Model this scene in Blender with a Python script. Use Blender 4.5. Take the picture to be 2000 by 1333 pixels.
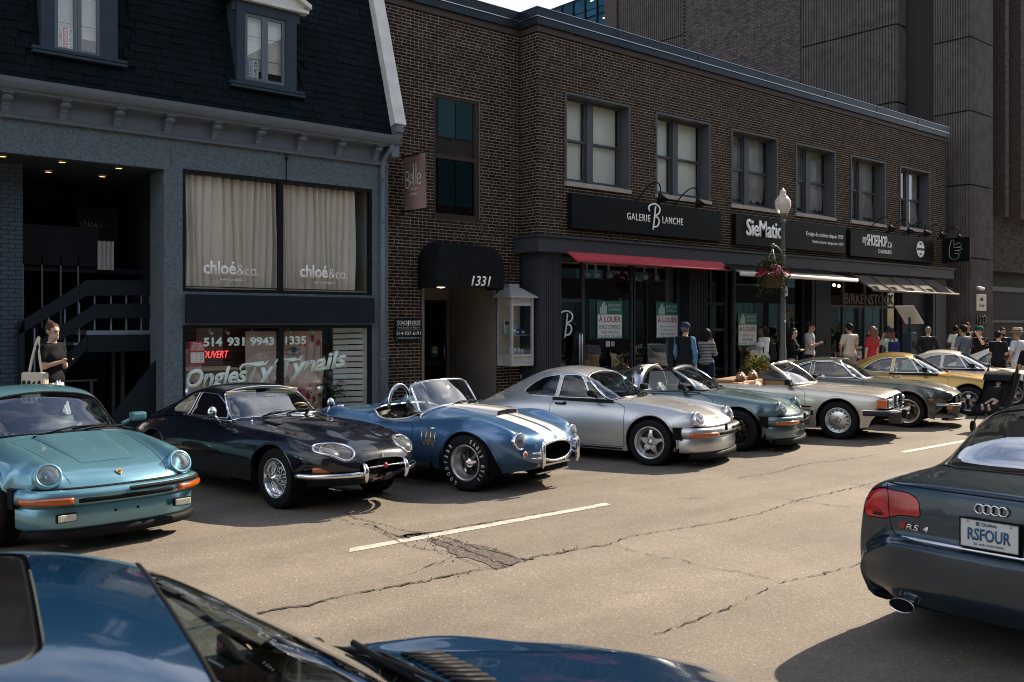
import bpy, bmesh, math, random
import numpy as np
from mathutils import Vector, Matrix
from mathutils.geometry import delaunay_2d_cdt
R = math.radians
for o in list(bpy.data.objects): bpy.data.objects.remove(o, do_unlink=True)
SC = bpy.context.scene
COL = SC.collection
rng = random.Random(7)

# ---------------------------------------------------------------- camera, sky, sun, exposure
cam_d = bpy.data.cameras.new('camera'); cam = bpy.data.objects.new('camera', cam_d); COL.objects.link(cam)
cam.location = (0, 0, 1.97)
cam.rotation_euler = (R(90), 0, R(49.4426 - 90))
cam_d.sensor_width = 36; cam_d.lens = 33.12; cam_d.shift_y = -0.01725
cam_d.clip_start = 0.05; cam_d.clip_end = 900
cam_d.dof.use_dof = True; cam_d.dof.focus_distance = 13.0; cam_d.dof.aperture_fstop = 5.0
SC.camera = cam

SUN_EL, SUN_AZ = R(39), R(1.5)          # azimuth from +X (along the street), positive = behind the fronts
SUN_DIR = Vector((math.cos(SUN_EL) * math.cos(SUN_AZ), math.cos(SUN_EL) * math.sin(SUN_AZ), math.sin(SUN_EL)))
world = bpy.data.worlds.new('World'); SC.world = world; world.use_nodes = True
wt = world.node_tree; wt.nodes.clear()
def wn(t, **k):
    n = wt.nodes.new(t)
    for a, b in k.items(): setattr(n, a, b)
    return n
sky = wn('ShaderNodeTexSky', sky_type='NISHITA', sun_disc=False, sun_elevation=SUN_EL, sun_rotation=R(90) - SUN_AZ)
sky.air_density = 1.0; sky.dust_density = 1.5; sky.ozone_density = 1.5
tc = wn('ShaderNodeTexCoord'); mp = wn('ShaderNodeMapping'); mp.inputs['Scale'].default_value = (1.0, 1.0, 2.6); mp.inputs['Location'].default_value = (4.88, 1.93, .82)
cn = wn('ShaderNodeTexNoise'); cn.inputs['Scale'].default_value = 1.35; cn.inputs['Detail'].default_value = 7; cn.inputs['Roughness'].default_value = .56
cr = wn('ShaderNodeValToRGB'); cr.color_ramp.elements[0].position = .47; cr.color_ramp.elements[1].position = .66
mix = wn('ShaderNodeMixRGB'); mix.inputs['Color2'].default_value = (9.5, 9.7, 10.2, 1)
bg = wn('ShaderNodeBackground'); bg.inputs['Strength'].default_value = 0.085
wo = wn('ShaderNodeOutputWorld')
L = wt.links.new
L(tc.outputs['Generated'], mp.inputs['Vector']); L(mp.outputs[0], cn.inputs['Vector']); L(cn.outputs['Fac'], cr.inputs[0])
L(cr.outputs[0], mix.inputs['Fac']); L(sky.outputs[0], mix.inputs['Color1']); L(mix.outputs[0], bg.inputs['Color']); L(bg.outputs[0], wo.inputs['Surface'])
sun_d = bpy.data.lights.new('sun', 'SUN'); sun_o = bpy.data.objects.new('sun', sun_d); COL.objects.link(sun_o)
sun_d.energy = 4.8; sun_d.angle = R(.53); sun_d.color = (1.0, .86, .68)
sun_o.location = (60, 0, 60); sun_o.rotation_euler = (-SUN_DIR).to_track_quat('-Z', 'Y').to_euler()
vs = SC.view_settings
vs.view_transform = 'Standard'; vs.look = 'None'; vs.exposure = 1.02; vs.gamma = 1; vs.use_curve_mapping = False
SC.cycles.use_denoising = True; SC.cycles.filter_width = 1.05
SC.cycles.max_bounces = 10; SC.cycles.transparent_max_bounces = 14; SC.cycles.glossy_bounces = 5; SC.cycles.diffuse_bounces = 3
SC.cycles.caustics_reflective = False; SC.cycles.caustics_refractive = False
SC.cycles.sample_clamp_indirect = 6

# ---------------------------------------------------------------- materials
_mats = {}
def mat(name, col=(.5, .5, .5), rough=.5, metal=0., spec=None, coat=0., noise=None, bump=None, emit=None, island=0., alpha=1.):
    """noise=(scale, amount[, detail]) varies the colour, bump=(scale, strength, distance)."""
    if name in _mats: return _mats[name]
    m = bpy.data.materials.new(name); m.use_nodes = True
    nt = m.node_tree; b = nt.nodes['Principled BSDF']
    b.inputs['Base Color'].default_value = (*col, 1); b.inputs['Roughness'].default_value = rough
    b.inputs['Metallic'].default_value = metal; b.inputs['Specular IOR Level'].default_value = (.5 if coat else .5 * min(1, max(col) * 4 + .12)) if spec is None else spec
    b.inputs['Coat Weight'].default_value = coat; b.inputs['Coat Roughness'].default_value = .03
    src = None
    def n(t): return nt.nodes.new(t)
    def cnode(): 
        t = n('ShaderNodeTexCoord'); return t.outputs['Object']
    if noise:
        tx = n('ShaderNodeTexNoise'); tx.inputs['Scale'].default_value = noise[0]; tx.inputs['Detail'].default_value = noise[2] if len(noise) > 2 else 5
        nt.links.new(cnode(), tx.inputs['Vector'])
        mr = n('ShaderNodeMapRange'); mr.inputs['From Min'].default_value = .3; mr.inputs['From Max'].default_value = .7
        mr.inputs['To Min'].default_value = 1 - noise[1]; mr.inputs['To Max'].default_value = 1 + noise[1]
        nt.links.new(tx.outputs['Fac'], mr.inputs['Value']); src = mr.outputs[0]
    if island:
        g = n('ShaderNodeNewGeometry')
        mr2 = n('ShaderNodeMapRange'); mr2.inputs['To Min'].default_value = 1 - island; mr2.inputs['To Max'].default_value = 1 + island
        nt.links.new(g.outputs['Random Per Island'], mr2.inputs['Value'])
        oi = n('ShaderNodeObjectInfo'); mr3 = n('ShaderNodeMapRange'); mr3.inputs['To Min'].default_value = 1 - island * .6; mr3.inputs['To Max'].default_value = 1 + island * .6
        nt.links.new(oi.outputs['Random'], mr3.inputs['Value'])
        mm = n('ShaderNodeMath'); mm.operation = 'MULTIPLY'; nt.links.new(mr2.outputs[0], mm.inputs[0]); nt.links.new(mr3.outputs[0], mm.inputs[1])
        if src:
            m2 = n('ShaderNodeMath'); m2.operation = 'MULTIPLY'; nt.links.new(src, m2.inputs[0]); nt.links.new(mm.outputs[0], m2.inputs[1]); src = m2.outputs[0]
        else: src = mm.outputs[0]
    if src:
        vm = n('ShaderNodeVectorMath'); vm.operation = 'SCALE'; vm.inputs[0].default_value = col
        nt.links.new(src, vm.inputs['Scale']); nt.links.new(vm.outputs[0], b.inputs['Base Color'])
    if bump:
        tx = n('ShaderNodeTexNoise'); tx.inputs['Scale'].default_value = bump[0]; tx.inputs['Detail'].default_value = 4
        nt.links.new(cnode(), tx.inputs['Vector'])
        bp = n('ShaderNodeBump'); bp.inputs['Strength'].default_value = bump[1]; bp.inputs['Distance'].default_value = bump[2]
        nt.links.new(tx.outputs['Fac'], bp.inputs['Height']); nt.links.new(bp.outputs[0], b.inputs['Normal'])
    if emit:
        b.inputs['Emission Color'].default_value = (*emit[:3], 1); b.inputs['Emission Strength'].default_value = emit[3]
    _mats[name] = m
    return m
def glass(name, tint=(.8, .85, .85), rough=.0, fmul=1.0, dirt=0.):
    """thin pane: fresnel mix of tinted see-through and mirror reflection"""
    if name in _mats: return _mats[name]
    m = bpy.data.materials.new(name); m.use_nodes = True; nt = m.node_tree; nt.nodes.clear()
    n = nt.nodes.new; l = nt.links.new
    lw = n('ShaderNodeLayerWeight'); lw.inputs['Blend'].default_value = .5
    pw = n('ShaderNodeMath'); pw.operation = 'POWER'; pw.inputs[1].default_value = 5; l(lw.outputs['Facing'], pw.inputs[0])
    mu = n('ShaderNodeMath'); mu.operation = 'MULTIPLY_ADD'; mu.use_clamp = True; mu.inputs[1].default_value = .9; mu.inputs[2].default_value = .055 * fmul
    l(pw.outputs[0], mu.inputs[0])
    t = n('ShaderNodeBsdfTransparent'); t.inputs[0].default_value = (*tint, 1)
    g = n('ShaderNodeBsdfGlossy'); g.inputs['Roughness'].default_value = rough; g.inputs[0].default_value = (.95, .97, 1, 1)
    x = n('ShaderNodeMixShader'); l(mu.outputs[0], x.inputs[0]); l(t.outputs[0], x.inputs[1]); l(g.outputs[0], x.inputs[2])
    o = n('ShaderNodeOutputMaterial')
    if dirt:
        d = n('ShaderNodeBsdfDiffuse'); d.inputs[0].default_value = (.5, .5, .48, 1)
        x2 = n('ShaderNodeMixShader'); x2.inputs[0].default_value = dirt
        l(x.outputs[0], x2.inputs[1]); l(d.outputs[0], x2.inputs[2]); l(x2.outputs[0], o.inputs[0])
    else: l(x.outputs[0], o.inputs[0])
    _mats[name] = m; return m
def paint(name, col, metal=.45, rough=.34, coat=1.0, flake=.05):
    if name in _mats: return _mats[name]
    m = mat(name, col, rough, metal, .5 if metal > .3 else .15, coat)
    nt = m.node_tree; b = nt.nodes['Principled BSDF']
    t = nt.nodes.new('ShaderNodeTexCoord'); tx = nt.nodes.new('ShaderNodeTexNoise'); tx.inputs['Scale'].default_value = 2.2; tx.inputs['Detail'].default_value = 3
    nt.links.new(t.outputs['Object'], tx.inputs['Vector'])
    mr = nt.nodes.new('ShaderNodeMapRange'); mr.inputs['To Min'].default_value = rough - .05; mr.inputs['To Max'].default_value = rough + .07
    nt.links.new(tx.outputs['Fac'], mr.inputs['Value']); nt.links.new(mr.outputs[0], b.inputs['Roughness'])
    # a trace of orange peel and settled dust in the clear coat
    tx2 = nt.nodes.new('ShaderNodeTexNoise'); tx2.inputs['Scale'].default_value = 9; tx2.inputs['Detail'].default_value = 2
    nt.links.new(t.outputs['Object'], tx2.inputs['Vector'])
    bp = nt.nodes.new('ShaderNodeBump'); bp.inputs['Strength'].default_value = .035; bp.inputs['Distance'].default_value = .03
    nt.links.new(tx2.outputs['Fac'], bp.inputs['Height']); nt.links.new(bp.outputs[0], b.inputs['Coat Normal'])
    mr2 = nt.nodes.new('ShaderNodeMapRange'); mr2.inputs['To Min'].default_value = .015; mr2.inputs['To Max'].default_value = .07
    nt.links.new(tx.outputs['Fac'], mr2.inputs['Value']); nt.links.new(mr2.outputs[0], b.inputs['Coat Roughness'])
    return m

# ---------------------------------------------------------------- mesh helpers
def link(name, me, parent=None, kind=None):
    o = bpy.data.objects.new(name, me); COL.objects.link(o)
    if parent is not None: o.parent = parent
    if kind: o['kind'] = kind
    return o
def tag(o, label=None, cat=None, group=None, kind=None):
    if label: o['label'] = label
    if cat: o['category'] = cat
    if group: o['group'] = group
    if kind: o['kind'] = kind
    return o
def thing(name, label, cat, loc=(0, 0, 0), rz=0., group=None):
    o = bpy.data.objects.new(name, None); COL.objects.link(o); o.empty_display_size = .1
    o.location = loc; o.rotation_euler = (0, 0, rz)
    return tag(o, label, cat, group)
class MB:
    """collects geometry, then links it as ONE mesh object"""
    def __init__(s): s.v = []; s.f = []; s.m = []; s.sm = []
    def add(s, verts, faces, mi=0, smooth=False):
        b = len(s.v); s.v += [tuple(p) for p in verts]
        for f in faces: s.f.append(tuple(i + b for i in f)); s.m.append(mi); s.sm.append(smooth)
        return s
    def box(s, x0, x1, y0, y1, z0, z1, mi=0):
        v = [(x, y, z) for z in (z0, z1) for y in (y0, y1) for x in (x0, x1)]
        return s.add(v, [(0, 2, 3, 1), (4, 5, 7, 6), (0, 1, 5, 4), (2, 6, 7, 3), (0, 4, 6, 2), (1, 3, 7, 5)], mi)
    def obox(s, c, ax, ay, az, mi=0):
        """oriented box: centre and three half-axis vectors"""
        c, ax, ay, az = map(Vector, (c, ax, ay, az))
        v = [c + i * ax + j * ay + k * az for k in (-1, 1) for j in (-1, 1) for i in (-1, 1)]
        return s.add(v, [(0, 2, 3, 1), (4, 5, 7, 6), (0, 1, 5, 4), (2, 6, 7, 3), (0, 4, 6, 2), (1, 3, 7, 5)], mi)
    def bbox(s, x0, x1, y0, y1, z0, z1, r=.01, mi=0):
        """box with chamfered edges"""
        bm = bmesh.new(); bmesh.ops.create_cube(bm, size=1)
        for v in bm.verts: v.co = Vector(((x0 + x1) / 2 + v.co.x * (x1 - x0), (y0 + y1) / 2 + v.co.y * (y1 - y0), (z0 + z1) / 2 + v.co.z * (z1 - z0)))
        bmesh.ops.bevel(bm, geom=list(bm.edges), offset=r, segments=2, affect='EDGES', profile=.6)
        return s.bm(bm, mi, False)
    def bm(s, bm, mi=0, smooth=False, mtx=None):
        bm.verts.index_update()
        s.add([(mtx @ v.co if mtx else v.co) for v in bm.verts], [[v.index for v in f.verts] for f in bm.faces], mi, smooth); bm.free(); return s
    def tube(s, path, r, n=8, mi=0, closed=False, caps=True, flat=None):
        """swept round (or flat=(a,b) half sizes) bar along a polyline; r may be a list"""
        P = [Vector(p) for p in path]; N = len(P)
        rs = r if isinstance(r, (list, tuple)) else [r] * N
        up = None; rings = []
        for i in range(N):
            if closed: t = (P[(i + 1) % N] - P[i - 1])
            else: t = P[min(i + 1, N - 1)] - P[max(i - 1, 0)]
            if t.length < 1e-9: t = Vector((0, 0, 1))
            t.normalize()
            if up is None:
                up = Vector((0, 0, 1)) if abs(t.z) < .9 else Vector((1, 0, 0))
            a = t.cross(up)
            if a.length < 1e-6: a = t.cross(Vector((0, 1, 0)))
            a.normalize(); b = a.cross(t).normalized(); up = b
            ring = []
            for k in range(n):
                th = 2 * math.pi * (k + .5) / n
                if flat: ring.append(P[i] + a * math.cos(th) * flat[0] * 1.2 + b * math.sin(th) * flat[1] * 1.2)
                else: ring.append(P[i] + (a * math.cos(th) + b * math.sin(th)) * rs[i])
            rings.append(ring)
        b0 = len(s.v); v = [p for rg in rings for p in rg]; f = []
        M_ = N if closed else N - 1
        for i in range(M_):
            j = (i + 1) % N
            for k in range(n): f.append((i * n + k, i * n + (k + 1) % n, j * n + (k + 1) % n, j * n + k))
        if caps and not closed:
            f.append(tuple(range(n - 1, -1, -1))); f.append(tuple((N - 1) * n + k for k in range(n)))
        return s.add(v, f, mi, True)
    def lathe(s, prof, n=24, mi=0, mtx=None, smooth=True, a0=0., a1=2 * math.pi):
        """profile [(r, z)] turned about local z"""
        full = abs(a1 - a0 - 2 * math.pi) < 1e-6; K = n if full else n + 1
        v = []; f = []
        for (r, z) in prof:
            for k in range(K):
                a = a0 + (a1 - a0) * k / n; p = Vector((r * math.cos(a), r * math.sin(a), z)); v.append(mtx @ p if mtx else p)
        for i in range(len(prof) - 1):
            for k in range(n):
                k2 = (k + 1) % K
                f.append((i * K + k, i * K + k2, (i + 1) * K + k2, (i + 1) * K + k))
        return s.add(v, f, mi, smooth)
    def prism(s, poly, d, mi=0, mtx=None, back=True):
        """2D polygon (x, z) extruded along +y by d, front face at y=0"""
        n = len(poly)
        v = [Vector((x, 0, z)) for x, z in poly] + [Vector((x, d, z)) for x, z in poly]
        if mtx: v = [mtx @ p for p in v]
        ar = sum(poly[i][0] * poly[(i + 1) % n][1] - poly[(i + 1) % n][0] * poly[i][1] for i in range(n))
        o = list(range(n)) if ar > 0 else list(range(n - 1, -1, -1))
        f = [tuple(o)]
        if back: f.append(tuple(i + n for i in reversed(o)))
        for a in range(n):
            i, j = o[a], o[(a + 1) % n]; f.append((j, i, i + n, j + n))
        return s.add(v, f, mi)
    def grid(s, pts, mi=0, smooth=True, flip=False):
        """pts[i][j] lattice"""
        n, m = len(pts), len(pts[0]); f = []
        for i in range(n - 1):
            for j in range(m - 1):
                q = (i * m + j, (i + 1) * m + j, (i + 1) * m + j + 1, i * m + j + 1)
                f.append(q[::-1] if flip else q)
        return s.add([p for r in pts for p in r], f, mi, smooth)
    def ball(s, c, r, mi=0, n=12, sc=(1, 1, 1)):
        bm = bmesh.new(); bmesh.ops.create_uvsphere(bm, u_segments=n, v_segments=max(6, n * 2 // 3), radius=1)
        for v in bm.verts: v.co = Vector((c[0] + v.co.x * r * sc[0], c[1] + v.co.y * r * sc[1], c[2] + v.co.z * r * sc[2]))
        return s.bm(bm, mi, True)
    def mesh(s, name, mats):
        me = bpy.data.meshes.new(name); me.from_pydata(s.v, [], s.f)
        if not isinstance(mats, (list, tuple)): mats = [mats]
        for m in mats: me.materials.append(m)
        me.polygons.foreach_set('material_index', s.m); me.polygons.foreach_set('use_smooth', s.sm); me.update(); return me
    def build(s, name, mats, parent=None, kind=None): return link(name, s.mesh(name, mats), parent, kind)
def smooth_by_angle(o, deg=35):
    me = o.data; me.polygons.foreach_set('use_smooth', [True] * len(me.polygons))
    bm = bmesh.new(); bm.from_mesh(me)
    for e in bm.edges:
        if len(e.link_faces) == 2 and e.calc_face_angle(0) > R(deg): e.smooth = False
    bm.to_mesh(me); bm.free(); return o
def children(o): return [c for c in bpy.data.objects if c.parent == o]
_kids = None
def copy_tree(o, parent=None):
    c = o.copy(); COL.objects.link(c)
    if parent is not None: c.parent = parent
    for ch in list(o.children): copy_tree(ch, c)
    return c
def text(body, name, size, loc, m, parent=None, rot=(R(90), 0, 0), width=None, depth=.004, bold=0., shear=0., align='LEFT', space=1., height=None):
    """lettering as a thin mesh; width fits it by scaling x only"""
    cu = bpy.data.curves.new(name, 'FONT'); cu.body = body; cu.size = 1; cu.extrude = 0; cu.offset = bold; cu.shear = shear
    cu.space_character = space; cu.resolution_u = 3
    ob = bpy.data.objects.new(name, cu); COL.objects.link(ob)
    bpy.context.view_layer.update()
    me = bpy.data.meshes.new_from_object(ob); bpy.data.objects.remove(ob); bpy.data.curves.remove(cu)
    n = len(me.vertices); co = np.empty(n * 3, np.float32); me.vertices.foreach_get('co', co); co = co.reshape(-1, 3)
    x0, x1 = co[:, 0].min(), co[:, 0].max(); z0, z1 = co[:, 1].min(), co[:, 1].max()
    sx = sz = size
    if height: sz = height / (z1 - z0)
    if width: sx = width / (x1 - x0)
    co[:, 0] = (co[:, 0] - (x0 if align == 'LEFT' else (x0 + x1) / 2)) * sx; co[:, 1] = (co[:, 1] - (z0 if height else 0)) * sz
    me.vertices.foreach_set('co', co.ravel())
    if depth:
        bm = bmesh.new(); bm.from_mesh(me)
        bmesh.ops.remove_doubles(bm, verts=bm.verts, dist=1e-6)
        r = bmesh.ops.extrude_face_region(bm, geom=list(bm.faces))
        for e in r['geom']:
            if isinstance(e, bmesh.types.BMVert): e.co.z += depth
        bmesh.ops.recalc_face_normals(bm, faces=bm.faces)
        bm.to_mesh(me); bm.free()
    me.materials.clear(); me.materials.append(m); me.update()
    o = link(name, me, parent); o.location = loc; o.rotation_euler = rot
    return o
def catmull(pts, k=6, closed=False):
    P = [Vector(p) for p in pts]; n = len(P); out = []
    rg = range(n if closed else n - 1)
    for i in rg:
        p0 = P[(i - 1) % n] if (closed or i > 0) else P[0] * 2 - P[1]
        p1 = P[i]; p2 = P[(i + 1) % n]
        p3 = P[(i + 2) % n] if (closed or i + 2 < n) else P[-1] * 2 - P[-2]
        for j in range(k):
            t = j / k
            out.append(.5 * ((2 * p1) + (p2 - p0) * t + (2 * p0 - 5 * p1 + 4 * p2 - p3) * t * t + (3 * p1 - p0 - 3 * p2 + p3) * t ** 3))
    if not closed: out.append(P[-1])
    return out

ORD = ['first', 'second', 'third', 'fourth', 'fifth', 'sixth', 'seventh', 'eighth']
# shared materials
BLACK = mat('black_rubber', (.012, .012, .013), .6)
MATBLK = mat('matt_black', (.02, .02, .022), .75)
CHROME = mat('chrome', (.82, .82, .84), .09, 1.)
ALU = mat('brushed_aluminium', (.55, .55, .56), .32, 1.)
WHITE = mat('white_paint', (.75, .75, .73), .5)
LETTER = mat('white_lettering', (.92, .92, .90), .55)
# ================================================================ ground
def asphalt():
    m = bpy.data.materials.new('asphalt'); m.use_nodes = True; nt = m.node_tree; b = nt.nodes['Principled BSDF']; n = nt.nodes.new; l = nt.links.new
    t = n('ShaderNodeTexCoord')
    def noise(sc, det=4, ro=.55):
        x = n('ShaderNodeTexNoise'); x.inputs['Scale'].default_value = sc; x.inputs['Detail'].default_value = det; x.inputs['Roughness'].default_value = ro; l(t.outputs['Object'], x.inputs['Vector']); return x.outputs['Fac']
    def mr(v, a, c, lo, hi):
        x = n('ShaderNodeMapRange'); l(v, x.inputs['Value'])
        for k, q in zip(('From Min', 'From Max', 'To Min', 'To Max'), (a, c, lo, hi)): x.inputs[k].default_value = q
        return x.outputs[0]
    def mul(a, c):
        x = n('ShaderNodeMath'); x.operation = 'MULTIPLY'; l(a, x.inputs[0]); l(c, x.inputs[1]); return x.outputs[0]
    vo = n('ShaderNodeTexVoronoi'); vo.inputs['Scale'].default_value = 95; l(t.outputs['Object'], vo.inputs['Vector'])
    sep = n('ShaderNodeSeparateColor'); l(vo.outputs['Color'], sep.inputs[0])
    stone = mr(sep.outputs[0], .0, 1., .80, 1.22)                    # single stones, a few of them pale
    pale = mr(sep.outputs[1], .965, .985, 1., 1.75)
    big = mr(noise(.35, 6), .3, .7, .76, 1.14); mid = mr(noise(2.3, 5), .3, .7, .92, 1.08)
    mp_ = n('ShaderNodeMapping'); mp_.inputs['Scale'].default_value = (.05, 1.4, 1); l(t.outputs['Object'], mp_.inputs['Vector'])
    tr = n('ShaderNodeTexNoise'); tr.inputs['Scale'].default_value = 1.; tr.inputs['Detail'].default_value = 4; l(mp_.outputs[0], tr.inputs['Vector'])
    track = mr(tr.outputs['Fac'], .35, .65, .82, 1.08)              # wheel tracks run along the street
    f = mul(mul(mul(stone, pale), mul(big, mid)), track)
    spots = n('ShaderNodeTexNoise'); spots.inputs['Scale'].default_value = 1.1; spots.inputs['Detail'].default_value = 2; l(t.outputs['Object'], spots.inputs['Vector'])
    f = mul(f, mr(spots.outputs['Fac'], .70, .74, 1., .8))          # old oil drips
    vm = n('ShaderNodeVectorMath'); vm.operation = 'SCALE'; vm.inputs[0].default_value = (.176, .148, .118); l(f, vm.inputs['Scale']); l(vm.outputs[0], b.inputs['Base Color'])
    b.inputs['Roughness'].default_value = .82; b.inputs['Specular IOR Level'].default_value = .35
    bp = n('ShaderNodeBump'); bp.inputs['Strength'].default_value = .55; bp.inputs['Distance'].default_value = .004
    h = n('ShaderNodeMath'); h.operation = 'ADD'; l(vo.outputs['Distance'], h.inputs[0]); l(noise(22, 3), h.inputs[1])
    l(h.outputs[0], bp.inputs['Height']); l(bp.outputs[0], b.inputs['Normal'])
    return m
ASPH = asphalt()
g = MB().box(-350, 450, -250, 400, -.5, -.02); g.build('ground', mat('earth', (.12, .11, .1), .9), kind='structure')
rd = MB()
NX = 90
xs = [-120 + 240 * i / NX for i in range(NX + 1)]
rd.grid([[(x, y, 0) for y in (-4.3, -1, 2, 5, 8, 11, 12.95)] for x in xs], 0, False, False)
road = rd.build('road', ASPH, kind='structure')
# painted lane dashes
LINE = mat('road_paint', (.40, .38, .33), .75, noise=(9, .3, 8))
for x0 in (-5.4, 4.2, 13.85, 23.4, 33.0, 42.6):
    y0 = 7.12 if x0 < 10 else 7.05
    d = MB(); n_ = 14
    rr = random.Random(x0)
    top = [(x0 + (.08 if i == 0 else 0) + 3.3 * i / n_, y0 + .062 + rr.uniform(-.004, .004)) for i in range(n_ + 1)]
    bot = [(x0 + (-.05 if i == n_ else 0) + 3.3 * i / n_, y0 - .062 + rr.uniform(-.004, .004)) for i in range(n_ + 1)]
    d.grid([[(a[0], a[1], .004), (b_[0], b_[1], .004)] for a, b_ in zip(top, bot)], 0, False, True)
    d.build('lane_line', LINE, road)
CRACKS = [([(3.36, 5.94), (3.52, 5.96), (3.68, 5.95), (3.81, 5.94), (4.03, 5.92), (4.26, 5.89), (4.5, 5.89), (4.72, 5.89), (4.85, 5.83), (5.12, 5.86), (5.27, 5.9), (5.54, 5.87), (5.81, 5.86), (6.08, 5.8)], .03),
 ([(6.08, 5.8), (6.23, 5.84), (6.5, 5.91), (6.91, 5.84), (7.58, 5.75), (8.24, 5.73), (9.23, 5.89), (10.11, 5.9), (10.88, 5.93), (13, 5.9), (17, 5.95)], .016),
 ([(6.08, 5.8), (6.11, 5.7), (6.1, 5.5), (6.09, 5.2), (6.18, 5.06), (6.12, 4.74), (6.2, 4.51), (6.23, 4.19)], .013),
 ([(1.4, 6.0), (2.3, 5.95), (2.96, 5.97), (3.19, 5.93), (3.36, 5.94)], .035),
 ([(6.14, 4.14), (6.38, 4.07), (6.6, 4.03), (6.94, 4.0), (7.27, 4.01), (9, 4.0), (14, 4.05)], .016),
 ([(5.03, 8.55), (4.98, 8.23), (5.02, 8.05), (5.02, 7.86), (5.04, 7.64), (5.03, 7.43), (5.11, 7.31), (5.11, 7.16)], .016),
 ([(4.85, 8.29), (4.81, 7.97), (4.85, 7.78), (4.83, 7.49), (4.75, 7.18), (4.71, 6.92), (4.76, 6.72), (4.8, 6.5)], .012),
 ([(4.94, 7.98), (4.92, 7.72), (4.85, 7.38), (4.87, 7.21), (4.99, 7.21), (5.17, 7.23), (5.33, 7.23), (5.6, 7.24), (5.89, 7.22), (6.22, 7.2), (6.79, 7.2)], .024),
 ([(5.04, 7.05), (4.96, 6.81), (4.94, 6.64), (4.82, 6.39), (4.78, 6.18), (4.77, 5.96), (4.78, 5.86)], .014),
 ([(5.16, 7.05), (5.15, 6.81), (5.13, 6.55), (5.14, 6.32), (5.18, 6.15), (5.18, 5.87)], .018),
 ([(5.04, 7.02), (5.01, 6.69), (5.03, 6.49), (4.99, 6.21), (4.95, 5.96), (4.96, 5.83)], .014),
 ([(5.17, 6.99), (5.15, 6.65), (5.23, 6.4), (5.17, 6.08), (5.15, 5.96)], .012),
 ([(4.17, 6.13), (4.42, 6.23), (4.65, 6.29), (4.73, 6.32)], .012),
 ([(9.95, 7.23), (10.65, 7.17), (11.63, 7.33), (12.37, 7.22), (13.42, 7.16)], .016),
 ([(4.57, 3.94), (4.87, 3.94), (5.35, 3.97), (5.99, 4.08)], .016), ([(9.18, 6.05), (9.22, 5.62), (9.29, 5.3)], .014),
 ([(11.5, 5.9), (11.6, 5.2), (11.45, 4.4), (11.6, 3.6)], .014)]
CRK = mat('crack_tar', (.04, .036, .032), .9, noise=(60, .4))
ck = MB(); rr = random.Random(3)
for path, w in CRACKS:
    P = []
    for a, b_ in zip(path[:-1], path[1:]):
        L_ = math.hypot(b_[0] - a[0], b_[1] - a[1]); k = max(2, int(L_ / .05))
        for i in range(k):
            t = i / k; P.append((a[0] + (b_[0] - a[0]) * t + rr.gauss(0, .012), a[1] + (b_[1] - a[1]) * t + rr.gauss(0, .012)))
    P.append(path[-1]); rows = []
    for i, p in enumerate(P):
        q = P[min(i + 1, len(P) - 1)]; o = P[max(i - 1, 0)]; dx, dy = q[0] - o[0], q[1] - o[1]; l_ = math.hypot(dx, dy) or 1
        h = w * .34 * max(.12, rr.gauss(.8, .5))
        rows.append([(p[0] - dy / l_ * h, p[1] + dx / l_ * h, .008), (p[0] + dy / l_ * h, p[1] - dx / l_ * h, .008)])
    ck.grid(rows, 0, False, True)
ck.build('cracks', CRK, road, 'stuff')
# broken strip of asphalt: crumbs lying on a darker worn bed
def blob(poly, z, name, m, jit=.03):
    P = []
    for a, b_ in zip(poly, poly[1:] + poly[:1]):
        k = 7
        for i in range(k): t = i / k; P.append((a[0] + (b_[0] - a[0]) * t + rr.gauss(0, jit), a[1] + (b_[1] - a[1]) * t + rr.gauss(0, jit), z))
    return MB().add(P, [tuple(range(len(P)))[::-1]]).build(name, m, road)
WORN = mat('worn_asphalt', (.105, .090, .075), .95, noise=(24, .45), bump=(45, .9, .01))
blob([(5.0, 7.04), (5.18, 6.6), (5.22, 5.88), (4.82, 5.84), (4.86, 6.4)], .0045, 'worn_patch', WORN)
blob([(4.88, 7.3), (5.16, 7.26), (5.11, 7.2), (4.87, 7.2)], .0045, 'worn_patch', WORN)
cr_ = MB()
for _ in range(230):
    x, y = (rr.gauss(5.0, .13), rr.uniform(5.8, 7.1)) if rr.random() < .75 else (rr.uniform(3.4, 6), rr.gauss(5.9, .03))
    s_ = rr.uniform(.004, .013); a = rr.random() * 6.3
    cr_.add([(x + s_ * math.cos(a + k * 2.1), y + s_ * math.sin(a + k * 2.1), .003) for k in range(3)] + [(x, y, s_ * 1.1)], [(0, 1, 3), (1, 2, 3), (2, 0, 3)])
cr_.build('crumbs', mat('crumbs', (.11, .095, .08), .9, island=.5), road, 'stuff')
# far kerb and sidewalk: slabs are pieces
CONC = mat('concrete', (.30, .28, .25), .85, noise=(6, .18), bump=(60, .3, .004), island=.08)
KERB = mat('kerb_stone', (.33, .31, .28), .8, noise=(9, .2), island=.1)
side = MB().box(-60, 90, 13.13, 15.0, -.02, .125).build('sidewalk', mat('slab_bed', (.12, .11, .1), .9), kind='structure')
MB().box(-60, 90, 15.0, 22, -.02, .115).build('shop_floor', mat('shop_floor', (.06, .06, .06), .5), side)
slab = MB().bbox(0, 1.49, 13.14, 14.24, .1, .145, .006).mesh('slab', CONC); slab2 = MB().bbox(0, 1.49, 14.25, 15.9, .1, .145, .006).mesh('slab_wide', CONC)
kst = MB().bbox(0, 1.99, 12.95, 13.13, -.05, .14, .015).mesh('kerb_stone', KERB)
for i in range(36):
    for me in (slab, slab2):
        o = link('slab', me, side); o.location.x = -6 + i * 1.5
kerb = bpy.data.objects.new('kerb', None); COL.objects.link(kerb); kerb['kind'] = 'structure'
for i in range(30):
    o = link('kerb_stone', kst, kerb); o.location.x = -8 + i * 2
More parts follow.
